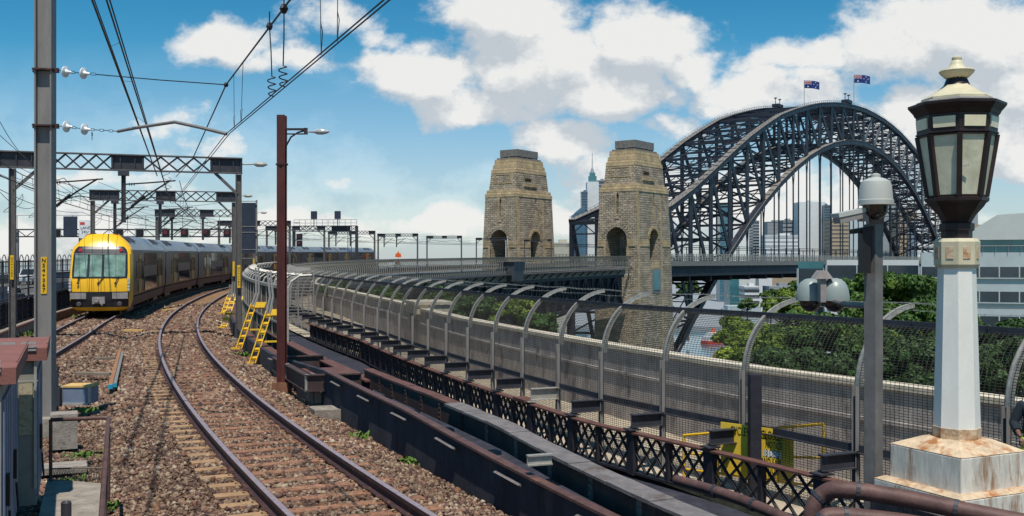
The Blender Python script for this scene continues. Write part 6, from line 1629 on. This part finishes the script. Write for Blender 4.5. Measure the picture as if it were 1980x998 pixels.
for nm, lab, m_, a1, b1, w, h in (
        ('steel_bar', 'orange-rusty steel bar with blue tape lying on the ballast', 'plank', Gp(213, 748, -.2), Gp(232, 678, -.2), .10, .09),
        ('steel_bar', 'grey steel bar lying right against the orange-rusty one', 'steel', Gp(222, 745, -.2), Gp(237, 682, -.2), .08, .08),
        ('timber_baulk', 'dark timber baulk half buried left of the upper end of the steel bars', 'timber', Gp(183, 694, -.2), Gp(226, 692, -.2), .2, .08),
        ('timber_baulk', 'longer timber baulk half buried left of the lower end of the steel bars', 'timber', Gp(148, 722, -.2), Gp(216, 723, -.2), .22, .08),
        ('timber_plank', 'sunbleached yellow plank on the ballast in front of the train', 'orangeplank', Gp(240, 639, -.16), Gp(276, 639, -.16), .22, .08),
        ('timber_plank', 'small orange plank on the ballast beside the second carriage', 'orangeplank', Gp(318, 600, -.05), Gp(342, 597, -.05), .3, .08),
        ('pale_tie', 'pale thin tie bar lying across the ballast edge by the portal footing', 'coping', Gp(412, 618, -.2), Gp(440, 628, -.2), .12, .05)):
    mb = MB(); mb.bar(a1, b1, w, h); o = mb.build(nm, M[m_], None, tuple(a1)); tag(o, lab, 'timber' if 'timber' in nm else 'metal bar')
    if nm == 'steel_bar': mb = MB(); mb.bar(a1.lerp(b1, -.002), a1.lerp(b1, .005), w + .02, h + .015); mb.build('tape_wrap', M['bluetape'], o)
q = thing('cable_termination', 'dark twin cable post with orange clips at the foot of the mast', 'cable post', Gp(108, 795, -.2))
c = Gp(108, 795, -.2); mb = MB()
for e in (-.06, .03): mb.tube([c + Vector((e, 0, 0)), c + Vector((e, 0, .85)), c + Vector((e + .04, 0, .95))], .03, 6)
mb.box(c + Vector((0, 0, .3)), (.22, .12, .4)); mb.build('post', M['darksteel'], q)
c = c + Vector((0, 0, .9)); mb = MB(); mb.tube([c, c + Vector((.03, 0, .12))], .03, 6); mb.build('clip', M['plank'], q)
# white rag scraps, small items near the portal footing
for k, (x, y, sx) in enumerate(((436, 607, .5), (424, 603, .35), (446, 588, .3))):
    c = Gp(x, y, -.2); mb = MB(); mb.tube([c, c + Vector((sx * .5, .1, .06)), c + Vector((sx, .0, 0))], .04, 5); tag(mb.build('white_conduit', M['white'], None, tuple(c)), ['longest white conduit scrap on the ballast by the far yellow ladders', 'middle white conduit scrap near the track right rail', 'smallest white conduit scrap farthest up the ballast'][k], 'conduit')

# weeds
def weed(label, c, n, sp, h, m='weed'):
    V = []; Fc = []; r = np.random.default_rng(int(abs(c.x * 100)))
    for i in range(n):
        p = np.array([c.x + r.normal(0, sp), c.y + r.normal(0, sp * 1.4), c.z]); a = r.uniform(0, 6.28); l = h * r.uniform(.4, 1.1); w = .02 + .012 * r.random() + h * .05
        d = np.array([math.cos(a), math.sin(a), 0]); e = np.array([-d[1], d[0], 0]) * w; t = p + d * l * .6 + np.array([0, 0, l]); m_ = p + d * l * .2 + np.array([0, 0, l * .7])
        b = len(V); V += [p - e, p + e, m_ + e, m_ - e, t + e * .3, t - e * .3]; Fc += [(b, b + 1, b + 2, b + 3), (b + 3, b + 2, b + 4, b + 5)]
    tag(np_mesh('weeds', V, Fc, M[m], loc=tuple(c)), label, 'weeds', kind='stuff')
weed('bright green tuft at the shaded wall foot', Gp(792, 896, -.4), 130, .09, .09)
weed('small green weeds below the equipment box', Gp(165, 795, -.25), 80, .10, .06)
weed('small green weeds between slab and block', Gp(168, 880, -.25), 80, .10, .05)
weed('low weeds beside the concrete pad corner', Gp(135, 932, -.25), 80, .10, .06)
weed('grass strip between pad and pipe railing', Gp(190, 985, -.2), 260, .10, .07)
weed('weeds under the middle yellow ladder', Gp(468, 688, -.35), 110, .2, .12)
weed('weeds beside the train track left wall', Gp(112, 640, -.3), 130, .35, .2)
weed('yellowish weeds at the mast foot', Gp(68, 648, -.3), 100, .25, .2)
weed('weeds under the train nose', Gp(165, 613, -.1), 90, .25, .2)
weed('pale weeds at the stub block', Gp(690, 850, -.4), 60, .15, .12)

# ================================================================ ORNATE LAMP ON ITS PLINTH
LX, LY = P(1850, 0, 10.5).x, 10.5
la, lr = dirs(sY(16)); la = Vector((-.42, .907, 0)).normalized(); lr = Vector((.907, .42, 0)).normalized()
def zy(y, Y=10.5): return H - (y - HY) / F * Y
q = thing('lamp_standard', 'large white and brown octagonal lantern lamp standing on a rust-streaked square plinth', 'lamp post', (LX, LY, .5))
c0 = Vector((LX, LY, 0))
def sqf(mb, s0, s1, z0, z1):
    vs = [c0 + lr * x * s0 / 2 + la * y * s0 / 2 + Z * z0 for x, y in ((-1, -1), (1, -1), (1, 1), (-1, 1))] + [c0 + lr * x * s1 / 2 + la * y * s1 / 2 + Z * z1 for x, y in ((-1, -1), (1, -1), (1, 1), (-1, 1))]
    mb.add(vs, [(3, 2, 1, 0), (4, 5, 6, 7), (0, 1, 5, 4), (1, 2, 6, 5), (2, 3, 7, 6), (3, 0, 4, 7)])
mb = MB(); sqf(mb, 1.16, 1.15, .44, .68); sqf(mb, .93, .92, .70, 1.06)
pl_ = mb.build('plinth', M['lampbase'], q)
md = pl_.modifiers.new('bevel', 'BEVEL'); md.width = .012; md.segments = 2
mb = MB(); sqf(mb, 1.15, 1.02, .684, .715); mb.build('step_top', M['rustwash'], q)
mb = MB(); sqf(mb, .92, .46, 1.064, 1.17); mb.build('plinth_slope', M['rustwash'], q)
A8 = R(22.5 + 3)
def octo(prof, name, m, parent=q, n=8, smooth=False): mb = MB(); mb.lathe(c0, prof, n, (Vector((1, 0, 0)), Vector((0, 1, 0)), Z), A8); return mb.build(name, m, parent, smooth=smooth)
octo([(.232, 1.16), (.236, 1.28)], 'shaft_foot', M['rustwash'])
octo([(.228, 1.28), (.186, 2.92), (.190, 2.93)], 'shaft', M['lampshaft'])
octo([(.20, 2.93), (.222, 2.965), (.225, 3.20), (.20, 3.235)], 'collar', M['cream'])
mb = MB()
for k in range(8):
    t = A8 + math.pi / 8 + k * math.pi / 4; d_ = Vector((math.cos(t), math.sin(t), 0)); e_v = Vector((-d_.y, d_.x, 0)); mb.box(c0 + d_ * .2065 + Z * 3.085, (.012, .075, .12), (d_, e_v, Z))
mb.build('collar_recess', M['rustwash'], q)
octo([(.15, 3.23), (.15, 3.31), (.17, 3.32), (.17, 3.39), (.14, 3.40), (.15, 3.42), (.185, 3.48), (.255, 3.56), (.28, 3.60), (.308, 3.62), (.312, 3.655), (.28, 3.665)], 'lantern_bowl', M['lampbrown'])
# frame members: 8 corner ribs between glass panels
g0, g1, zg0, zg1 = .272, .372, 3.665, 4.30
rib = MB(); glass = MB(); g2 = MB()
def cor(rad, k, z): t = A8 + k * math.pi / 4; return c0 + Vector((math.cos(t) * rad, math.sin(t) * rad, z))
for k in range(8):
    mb = MB(); mb.bar(cor(g0 + .015, k, zg0), cor(g1 + .015, k, zg1), .05, .04, Vector((math.cos(A8 + k * math.pi / 4), math.sin(A8 + k * math.pi / 4), 0))); mb.build('lantern_rib', M['lampbrown'], q)
    mb = MB(); a1, a2, b1, b2 = cor(g0, k, zg0), cor(g0, k + 1, zg0), cor(g1, k, zg1), cor(g1, k + 1, zg1)
    d_ = ((a1 + a2) / 2 - c0); d_.z = 0; d_.normalize(); mb.prism([a1.lerp(a2, .09), a2.lerp(a1, .09), b2.lerp(b1, .09), b1.lerp(b2, .09)], d_ * -.012, d_ * .002); mb.build('glass_pane', M['lampglass'], q)
    mb = MB(); mb.prism([a1, a2, a2.lerp(b2, .025), a1.lerp(b1, .025)], d_ * -.01, d_ * .02); mb.prism([b1, b2, b2.lerp(a2, .025), b1.lerp(a1, .025)], d_ * -.01, d_ * .02); mb.build('pane_frame', M['lampbrown'], q)
    # upper little panes
    u1, u2, w1, w2 = cor(.392, k, 4.325), cor(.392, k + 1, 4.325), cor(.402, k, 4.50), cor(.402, k + 1, 4.50)
    mb = MB(); mb.prism([u1.lerp(u2, .14) + Z * .035, u2.lerp(u1, .14) + Z * .035, w2.lerp(w1, .14) - Z * .03, w1.lerp(w2, .14) - Z * .03], d_ * -.01, d_ * .012); mb.build('upper_pane', M['lampglass2'], q)
octo([(.37, 4.295), (.40, 4.31), (.40, 4.325), (.388, 4.33), (.398, 4.50), (.41, 4.51), (.425, 4.54), (.45, 4.57), (.475, 4.60), (.478, 4.625), (.46, 4.63), (.35, 4.64)], 'lantern_head_band', M['lampbrown'])
octo([(.42, 4.628), (.42, 4.64), (.40, 4.645), (.39, 4.66), (.30, 4.66)], 'eave_moulding', M['steel'], n=8)
octo([(.345, 4.655), (.345, 4.69), (.335, 4.70), (.25, 4.745), (.16, 4.80), (.125, 4.835)], 'roof_dome', M['cream'], n=8, smooth=25)
octo([(.128, 4.83), (.10, 4.90), (.11, 4.905)], 'neck', M['lampbrown'], n=16, smooth=30)
octo([(.10, 4.90), (.12, 4.91), (.165, 4.955), (.175, 4.975), (.165, 4.99), (.11, 4.995), (.085, 5.01), (.065, 5.05), (.058, 5.08), (.045, 5.09), (.05, 5.10), (.048, 5.12), (.02, 5.135)], 'finial', M['cream'], n=20, smooth=40)
mb = MB(); t = A8 + 6.25 * math.pi / 4; mb.bar(cor(.345, 5, 3.95), cor(.345, 5, 3.95) + Vector((.09, -.02, .02)), .012, .012); mb.build('latch', M['cabtrim'], q)
# pier below
mb = MB(); mb.box(c0 + Z * -.8, (1.2, 1.2, 2.56), (lr, la, Z)); mb.box(c0 + lr * .9 + la * -.1 + Z * .36, (2.2, 1.0, .16), (lr, la, Z)); mb.box(c0 + lr * -.0 - la * .9 + Z * -.85, (1.0, 1.2, 2.3), (lr, la, Z)); tag(mb.build('lamp_pier', M['wall_dark'], None, tuple(c0)), 'dark concrete pier carrying the big lamp plinth', 'pier')

# ================================================================ CCTV POST
kx, ky = P(1689, 0, 11.0).x, 11.0; kc = Vector((kx, ky, 0)); kr, ka = Vector((.80, .60, 0)), Vector((-.60, .80, 0))
q = thing('camera_post', 'square grey post with white dome camera and side floodlight on top', 'camera post', kc + Z * .3)
mb = MB(); mb.box(kc + Z * 1.72, (.140, .140, 3.36), (kr, ka, Z)); mb.build('post', M['postpaint'], q)
mb = MB(); mb.box(kc + Z * .15, (.4, .4, .06), (kr, ka, Z)); mb.build('base_plate', M['darksteel'], q)
mb = MB(); mb.box(kc + Vector((.03, .12, 3.72)), (.2, .06, .34)); mb.box(kc + Vector((.03, .05, 3.42)), (.16, .1, .3)); mb.build('back_box', M['postpaint'], q)
mb = MB(); mb.box(kc + Vector((-.12, -.06, 3.1)), (.09, .14, .46)); mb.bar(kc + Vector((-.25, -.05, 3.32)), kc + Vector((-.02, -.02, 3.36)), .12, .05); mb.build('junction_box', M['black'], q)
dc = kc + Vector((-.03, -.15, 0))
mb = MB(); mb.lathe(dc, [(.165, 3.60), (.185, 3.605), (.185, 3.655), (.178, 3.66), (.165, 3.80), (.15, 3.855), (.10, 3.885), (.05, 3.90), (.05, 3.93), (.02, 3.945)], 28); dm = mb.build('dome_housing', M['camgrey'], q, smooth=40)
mb = MB(); mb.lathe(dc, [(.135, 3.60)] + [(.13 * math.cos(t), 3.575 - .13 * math.sin(t)) for t in np.linspace(0, 1.5, 9)], 24); mb.build('smoked_bubble', M['smoked'], q, smooth=60)
mb = MB(); fa = kc + Vector((-.30, -.18, 3.50)); mb.bar(fa + Vector((-.19, -.03, -.015)), fa + Vector((.13, .06, .05)), .16, .045, Z); mb.build('floodlight_hood', M['camgrey'], q)
mb = MB(); mb.bar(fa + Vector((-.17, -.03, -.065)), fa + Vector((.12, .05, 0)), .13, .07, Z); mb.box(fa + Vector((.15, .08, -.0)), (.08, .14, .14)); mb.build('floodlight_body', M['tgrey'], q)
# twin domes
wc = P(1592, 560, 12.2); q = thing('twin_dome_camera', 'pair of grey-green dome cameras on a common dark bracket above the mesh fence', 'camera', wc)
for px_ in (1567, 1614):
    c = P(px_, 578, 12.2 + (.18 if px_ < 1590 else -.05)); mb = MB(); mb.lathe(c, [(.172, -.02), (.172, .02), (.168, .06), (.155, .13), (.122, .20), (.07, .24), (.03, .25)], 26); mb.build('dome_housing', M['camgreen'], q, smooth=40)
    mb = MB(); mb.lathe(c, [(.155, -.02)] + [(.13 * math.cos(t), -.03 - .13 * math.sin(t)) for t in np.linspace(0, 1.5, 8)], 24); mb.build('clear_bubble', M['smoked'], q, smooth=60)
mb = MB(); c = P(1589, 560, 12.12); mb.box(c, (.07, .14, .30)); mb.add(*taper(c + Z * .14, (.04, .08), (.11, .10), .09, -.01, Vector((1, 0, 0)), Vector((0, 1, 0)))); mb.build('bracket', M['tgrey'], q)
mb = MB(); mb.tube([c + Vector((0, .05, -.1)), c + Vector((.1, .1, -.12)), P(1640, 590, 11.6), Vector((kx, ky, P(0, 592, 11).z))], .03, 8); mb.build('support_arm', M['postpaint'], q)

# dark back post inside the fence
c = P(1459, 800, 20.3); mb = MB(); mb.bar((c.x, c.y, -1.8), (c.x, c.y, .72), .26, .22, Vector((1, 0, 0))); tag(mb.build('steel_post', M['lattice'], None, (c.x, c.y, -1.8)), 'stout dark square post rising beside the sign board behind the mesh', 'post')

# ================================================================ CLOSED SIGN BARRIER
q = thing('barrier_sign', 'yellow tubular barrier with a black-lettered yellow closure sign behind the mesh fence', 'barrier', Vector((5.0, 20.6, -1.74)))
bz0 = -1.74
F0, F1 = P(1322, 842, 22.0), P(1592, 820, 19.6); fz0, fz1 = F0.z, F1.z; F0.z = 0; F1.z = 0
mb = MB(); mb.tube([F0 + Z * bz0, F0 + Z * fz0], .028, 8); mb.tube([F0 + Z * fz0, F1 + Z * fz1], .03, 8); mb.tube([F1 + Z * fz1, F1 + Z * bz0], .03, 8)
for k_ in (.42, .78): mb.tube([F0 + Z * (fz0 + (bz0 - fz0) * k_), F1 + Z * (fz1 + (bz0 - fz1) * k_)], .024, 8)
for t in (.27, .80): c = F0.lerp(F1, t); mb.tube([c + Z * bz0, c + Z * (fz0 + (fz1 - fz0) * t)], .024, 8)
mb.build('tube_frame', M['yellow'], q)
S0_, S1_ = P(1394, 0, 21.15), P(1533, 0, 19.95); sd_ = Vector((S1_.x - S0_.x, S1_.y - S0_.y, 0)); sw = sd_.length; sd_.normalize(); sn = Vector((sd_.y, -sd_.x, 0))
cc = Vector(((S0_.x + S1_.x) / 2, (S0_.y + S1_.y) / 2, P(0, 876, 20.5).z)); sh_ = 1.06
mb = MB(); mb.box(cc, (sw, .02, sh_), (sd_, Vector((-sd_.y, sd_.x, 0)), Z)); bd = mb.build('sign_board', M['signyellow'], q)
for txt, dz, dx, sz in (('CYCLEWAY CLOSED', .38, 0, .25), ('NOTICE', .19, .42, .20), ('UNTIL 18 DEC', .02, .18, .22), ('11PM AND 5AM', -.15, .22, .20), ('INFORMATION', -.31, .18, .20), ('8.0UY.89', -.46, .3, .17)):
    text_mesh('lettering', txt, sz, M['black'], bd, cc + sn * .012 + sd_ * dx + Z * dz, sd_, Z, sx=.52)
mb = MB(); mb.box(cc + sn * .0105 + sd_ * .38 + Z * .02, (.40, .008, .13), (sd_, Vector((-sd_.y, sd_.x, 0)), Z)); mb.build('date_patch', M['signwhite'], bd)

# ================================================================ PIPES AT THE LOWER RIGHT
for nm, lab, pts, r_ in (
        ('drain_pipe', 'thin rusty pipe slanting down in front of the lattice railing at lower right', [P(1308, 928, 12.4), P(1400, 955, 11.5), P(1490, 990, 10.9), P(1640, 1060, 10.0)], .062),
        ('drain_pipe', 'thick brown elbow pipe at the bottom right corner before the lamp plinth', [P(1562, 1050, 10.2), P(1572, 985, 10.2), P(1592, 955, 10.2), P(1630, 947, 10.1), P(1740, 962, 9.9), P(1875, 990, 9.6), P(2080, 1030, 9.2)], .085),
        ('drain_pipe', 'lower brown elbow pipe below the thick one at the bottom edge', [P(1575, 1060, 9.9), P(1590, 1010, 9.9), P(1620, 998, 9.9), P(1760, 1012, 9.7), P(1900, 1040, 9.4)], .085)):
    mb = MB(); sm = []
    for i in range(len(pts) - 1):
        p0 = pts[max(i - 1, 0)]; p1, p2 = pts[i], pts[i + 1]; p3 = pts[min(i + 2, len(pts) - 1)]
        for t in np.linspace(0, 1, 7)[:-1]: sm.append(.5 * ((2 * p1) + (p2 - p0) * t + (2 * p0 - 5 * p1 + 4 * p2 - p3) * t * t + (3 * p1 - p0 - 3 * p2 + p3) * t ** 3))
    sm.append(pts[-1]); mb.tube(sm, r_, 14); o = tag(mb.build(nm, M['pipe'], None, tuple(pts[0]), smooth=50), lab, 'pipe')
    mb = MB(); n = len(sm)
    for t in (.28, .55, .8):
        i = int(n * t); d_ = (sm[i + 1] - sm[i]).normalized(); o1 = d_.orthogonal().normalized(); mb.lathe(sm[i], [(r_ + .012, -.02), (r_ + .012, .02)], 14, (o1, d_.cross(o1), d_))
    mb.build('pipe_clamp', M['darksteel'], o)
mb = MB(); sx0 = sY(7); a, r = dirs(sY(10.5)); mb.box(pt(sY(9.5), 4.3, .28), (2.0, 5.0, .12), (r, a, Z)); 
c = P(1030, 838, 14.5); 
for k, (x, y, Yd) in enumerate(((1043, 889, 13.0),)):
    c = P(x, y, Yd); mb = MB(); mb.ibeam(c - Vector((.16, .06, 0)), c + Vector((.16, .06, 0)), .08, .14, .02); tag(mb.build('steel_offcut', M['arcsteel'], None, tuple(c)), 'short pale steel offcut on the dark ledge below the grey board trough', 'steel offcut')

# ================================================================ TREES
def leaves(name, blobs, n, size, m, parent, seed):
    r = np.random.default_rng(seed); wts = np.array([b[1] ** 2 for b in blobs]); wts = wts / wts.sum()
    idx = r.choice(len(blobs), n, p=wts); C_ = np.array([list(b[0]) for b in blobs])[idx]; Rr = np.array([b[1] for b in blobs])[idx]
    d = r.normal(size=(n, 3)); d /= np.linalg.norm(d, axis=1)[:, None]; d[:, 2] = np.where(d[:, 2] < -.35, -d[:, 2] * .6, d[:, 2])
    rad = Rr * (1 - np.abs(r.normal(0, .16, n))) ; pos = C_ + d * rad[:, None] * np.array([1, 1, .8])
    # leaf planes: roughly facing outward, jittered
    nrm = d + r.normal(0, .55, (n, 3)); nrm /= np.linalg.norm(nrm, axis=1)[:, None]
    u = np.cross(nrm, r.normal(size=(n, 3))); u /= np.linalg.norm(u, axis=1)[:, None]; v = np.cross(nrm, u)
    s = size * r.uniform(.55, 1.3, n)[:, None]
    q4 = np.stack([pos - u * s, pos - v * s * .55, pos + u * s, pos + v * s * .55 + nrm * s * .2], 1)
    Fc = np.arange(n * 4).reshape(n, 4)
    return np_mesh(name, q4.reshape(-1, 3), Fc, m, parent, loc=tuple(parent_loc(parent)))
def tree(label, top, Rc, zb, m, n=9000, size=.16, seed=1, flat=.75, name='tree', extra=()):
    rr = random.Random(seed); c = Vector(top); base = Vector((c.x, c.y, zb))
    t = thing(name, label, 'tree', base); blobs = []
    for i in range(36):
        th = rr.uniform(0, 6.28); ph = rr.uniform(-.5, 1.35); rad = Rc * rr.uniform(.45, .85)
        blobs.append((c + Vector((math.cos(th) * math.cos(ph) * rad, math.sin(th) * math.cos(ph) * rad, math.sin(ph) * rad * flat)), Rc * rr.uniform(.15, .32)))
    for e in extra: blobs.append(e)
    leaves('crown', blobs, n, size, M[m], t, seed)
    mb = MB(); mb.tube([base, base.lerp(c, .5) + Vector((.2, .1, 0)), c + Vector((0, 0, -Rc * .5))], [Rc * .10, Rc * .08, Rc * .05], 8); tr = mb.build('trunk', M['bark'], t)
    mb = MB()
    for b, rb in blobs[:16]: s_ = c + Vector((0, 0, -Rc * .55)); mb.tube([s_, s_.lerp(b, .5) + Vector((0, 0, -.1 * Rc)), b], [Rc * .04, Rc * .028, Rc * .012], 5)
    mb.build('limbs', M['bark'], t)
    return t
def gz(p): return shore_z(p.x, p.y) - .3
TR = [('bright green tree behind the dome camera post', (1715, 600), 66, 3.6, 'foliage', 26000, .17), ('small yellow-green tree left of the twin domes', (1525, 598), 84, 2.2, 'foliage2', 9000, .17),
      ('round bright tree between the twin domes and the camera post', (1640, 585), 76, 2.4, 'foliage', 12000, .17), ('dark green tree right of the bright one, behind the lamp', (1770, 580), 78, 2.6, 'foliage', 12000, .17),
      ('yellow-green bushy tree directly above the parapet beside the water gap', (1468, 700), 46, 2.0, 'foliage2', 15000, .12), ('mid green tree behind the mesh near the stout dark post', (1560, 665), 50, 2.4, 'foliage', 17000, .12),
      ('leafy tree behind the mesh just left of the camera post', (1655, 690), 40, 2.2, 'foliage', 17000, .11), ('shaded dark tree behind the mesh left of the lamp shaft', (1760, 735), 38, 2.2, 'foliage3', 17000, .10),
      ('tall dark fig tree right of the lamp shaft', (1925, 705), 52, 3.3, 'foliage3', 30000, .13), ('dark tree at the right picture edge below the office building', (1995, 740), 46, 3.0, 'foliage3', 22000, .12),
      ('pale green treetop between the water gap and the small yellow-green tree', (1430, 650), 72, 2.1, 'foliage2', 10000, .14), ('low dark tree filling the slope below the mid green tree', (1500, 740), 40, 1.9, 'foliage3', 12000, .10),
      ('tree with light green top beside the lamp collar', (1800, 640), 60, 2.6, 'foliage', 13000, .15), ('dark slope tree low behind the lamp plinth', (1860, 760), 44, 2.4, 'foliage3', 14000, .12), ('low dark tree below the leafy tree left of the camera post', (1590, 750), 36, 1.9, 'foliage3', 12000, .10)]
for k, (lab, (px_, py_), Yd, Rc, m, n, sz) in enumerate(TR):
    c = P(px_, py_, Yd); tree(lab, c, Rc, gz(c), m, n, sz, seed=20 + k)
SH = [('leafy shrub top poking over the parapet left of the refuge block', 650, 566, 90, 1.5), ('second leafy shrub top over the parapet behind the refuge block', 745, 578, 74, 1.4), ('dense shrub over the parapet just right of the refuge block', 850, 588, 58, 1.2), ('shrub over the parapet in the middle of the hedge row', 920, 598, 53, 1.2),
      ('bright shrub at the right end of the hedge row', 995, 610, 47, 1.15), ('last low shrub of the hedge row, nearest the pylon', 1048, 632, 44, .8)]
for k, (lab, px_, py_, Yd, Rc) in enumerate(SH):
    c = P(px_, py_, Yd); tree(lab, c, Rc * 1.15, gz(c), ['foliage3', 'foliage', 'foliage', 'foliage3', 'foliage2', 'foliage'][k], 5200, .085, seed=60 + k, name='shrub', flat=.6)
# far park trees on the city shore and slope
for k, (px_, py_, Yd, Rc, lab) in enumerate(((1490, 575, 640, 7, 'distant round tree on the waterfront left of the twin domes'), (1545, 560, 690, 9, 'distant dark tree on the waterfront behind the twin domes'), (1330, 560, 620, 8, 'distant tree seen under the arch near the pylon'), (1445, 590, 600, 6, 'distant tree by the quay shed'))):
    c = P(px_, py_, Yd); tree(lab, c, Rc, -46, 'foliage', 2500, .9, seed=90 + k)

# ================================================================ PERSON AT THE RIGHT EDGE
landing = Vector((8.1, 15.3, -.62))
mb = MB(); a, r = dirs(sY(14)); mb.box((8.1, 15.3, -1.2), (1.5, 1.3, 1.1), (r, a, Z)); tag(mb.build('stair_landing', M['deckfloor'], None, tuple(landing)), 'raised concrete landing on the walkway behind the lamp plinth', 'landing')
def skin_fig(name, verts, edges, m, parent, sub=2, root=0):
    me = bpy.data.meshes.new(name); me.from_pydata([v[:3] for v in verts], edges, []); o = bpy.data.objects.new(name, me); col.objects.link(o)
    sk = o.modifiers.new('skin', 'SKIN'); lay = me.skin_vertices[0] if len(me.skin_vertices) else None
    if lay is None:
        import bmesh
        bm = bmesh.new(); bm.from_mesh(me); bm.verts.layers.skin.verify(); bm.to_mesh(me); bm.free(); lay = me.skin_vertices[0]
    for i, v in enumerate(verts): lay.data[i].radius = (v[3], v[3] if len(v) < 5 else v[4]); lay.data[i].use_root = (i == root)
    sb = o.modifiers.new('sub', 'SUBSURF'); sb.levels = sub; sb.render_levels = sub
    dg = bpy.context.evaluated_depsgraph_get(); dg.update(); m2 = bpy.data.meshes.new_from_object(o.evaluated_get(dg)); bpy.data.objects.remove(o)
    m2.materials.clear(); m2.materials.append(m); m2.shade_smooth(); o = bpy.data.objects.new(name, m2); col.objects.link(o)
    if parent: o.parent = parent
    return o
pxr = P(2003, 0, 15.2); person = thing('person', 'person in dark navy top and lime hi-vis trousers cut off by the right edge', 'person', (pxr.x, pxr.y, -.62), rz=R(-20))
# local frame: x right, y forward (away), z up; feet at 0
bv = [(0, 0, 1.00, .15, .12), (0, 0, 1.22, .14, .11), (0, .01, 1.42, .17, .11), (0, .01, 1.53, .06, .06), (0, 0, 1.62, .065, .07), (0, -.01, 1.72, .085, .10), (0, -.01, 1.79, .055, .07),
      (-.19, 0, 1.44, .065, .065), (-.31, -.02, 1.17, .05, .05), (-.25, -.23, 1.02, .037, .037), (-.235, -.27, .99, .03, .022),
      (.19, 0, 1.44, .065, .065), (.27, .02, 1.14, .05, .05), (.26, -.05, .90, .037, .037), (.26, -.06, .85, .03, .022),
      (-.10, 0, .92, .10, .10), (-.12, -.02, .50, .068, .068), (-.13, .02, .10, .045, .045), (-.13, -.14, .04, .045, .03),
      (.10, 0, .92, .10, .10), (.12, .04, .50, .068, .068), (.13, .08, .10, .045, .045), (.13, -.08, .04, .045, .03)]
be = [(0, 1), (1, 2), (2, 3), (3, 4), (4, 5), (5, 6), (2, 7), (7, 8), (8, 9), (9, 10), (2, 11), (11, 12), (12, 13), (13, 14), (0, 15), (15, 16), (16, 17), (17, 18), (0, 19), (19, 20), (20, 21), (21, 22)]
body = skin_fig('body', bv, be, M['skin'], person, 2)
def shell_of(o, test, name, m, push):
    me = o.data; keep = [p for p in me.polygons if all(test(me.vertices[v].co) for v in p.vertices)]; ids = sorted({v for p in keep for v in p.vertices}); mp = {v: i for i, v in enumerate(ids)}
    vs = [me.vertices[v].co + me.vertices[v].normal * push for v in ids]; n2 = bpy.data.meshes.new(name); n2.from_pydata([tuple(v) for v in vs], [], [tuple(mp[v] for v in p.vertices) for p in keep]); n2.materials.append(m); n2.shade_smooth()
    ob = bpy.data.objects.new(name, n2); col.objects.link(ob); ob.parent = person; md = ob.modifiers.new('thick', 'SOLIDIFY'); md.thickness = .008; return ob
shell_of(body, lambda c: .98 < c.z < 1.50 and not (c.y < -.185 and c.z < 1.1 and c.x < -.1), 'long_sleeved_top', M['navy'], .022)
shell_of(body, lambda c: .09 < c.z < 1.0 and abs(c.x) < .215, 'hivis_trousers', M['hivis'], .02)
shell_of(body, lambda c: c.z < .10, 'shoes', M['black'], .012)
mb = MB(); mb.lathe((0, .01, 1.73), [(.115, -.02), (.12, .03), (.10, .085), (.05, .115), (.01, .12)], 18); o = mb.build('hair', M['hair'], None, (0, 0, 0), 40); o.parent = person
for x in (-.032, .032): mb = MB(); mb.lathe((x, -.105, 1.715), [(.002, -.012), (.013, 0), (.002, .012)], 8); o = mb.build('eye', M['white'], None, (0, 0, 0), 60); o.parent = person
mb = MB(); mb.prism([(-.014, -.10, 1.675), (.014, -.10, 1.675), (0, -.10, 1.715)], (0, 0, 0), (0, -.022, 0)); mb.box((0, -.098, 1.652), (.045, .012, .01)); o = mb.build('nose_and_mouth', M['skin'], None, (0, 0, 0)); o.parent = person
def hand(w, d_, side, nrm):
    """palm and five fingers, rooted at wrist w, pointing along d_, curling towards nrm"""
    w, d_, nrm = Vector(w), Vector(d_).normalized(), Vector(nrm).normalized(); sx = d_.cross(nrm).normalized() * side
    vs = [(*w, .026, .02), (*(w + d_ * .045), .036, .018), (*(w + d_ * .085), .038, .015)]; es = [(0, 1), (1, 2)]
    skin_fig('palm', vs, es, M['skin'], person, 2)
    for k, (off, L) in enumerate(((-.028, .072), (-.010, .080), (.010, .075), (.028, .060))):
        b = w + d_ * .075 + sx * off; c_ = [b, b + d_ * L * .45 + nrm * L * .12, b + d_ * L * .72 + nrm * L * .42, b + d_ * L * .80 + nrm * L * .72]
        skin_fig('finger', [(*p, .0095 - .001 * i) for i, p in enumerate(c_)], [(0, 1), (1, 2), (2, 3)], M['skin'], person, 2)
    b = w + d_ * .03 - sx * .026; c_ = [b, b - sx * .022 + d_ * .022 + nrm * .01, b - sx * .030 + d_ * .05 + nrm * .022, b - sx * .026 + d_ * .07 + nrm * .035]
    skin_fig('thumb', [(*p, .0115 - .001 * i) for i, p in enumerate(c_)], [(0, 1), (1, 2), (2, 3)], M['skin'], person, 2)
hand((-.235, -.27, .99), (.10, -.55, -.55), 1, (.5, .3, -.5)); hand((.26, -.06, .85), (0, -.1, -1), -1, (-.6, -.3, 0))
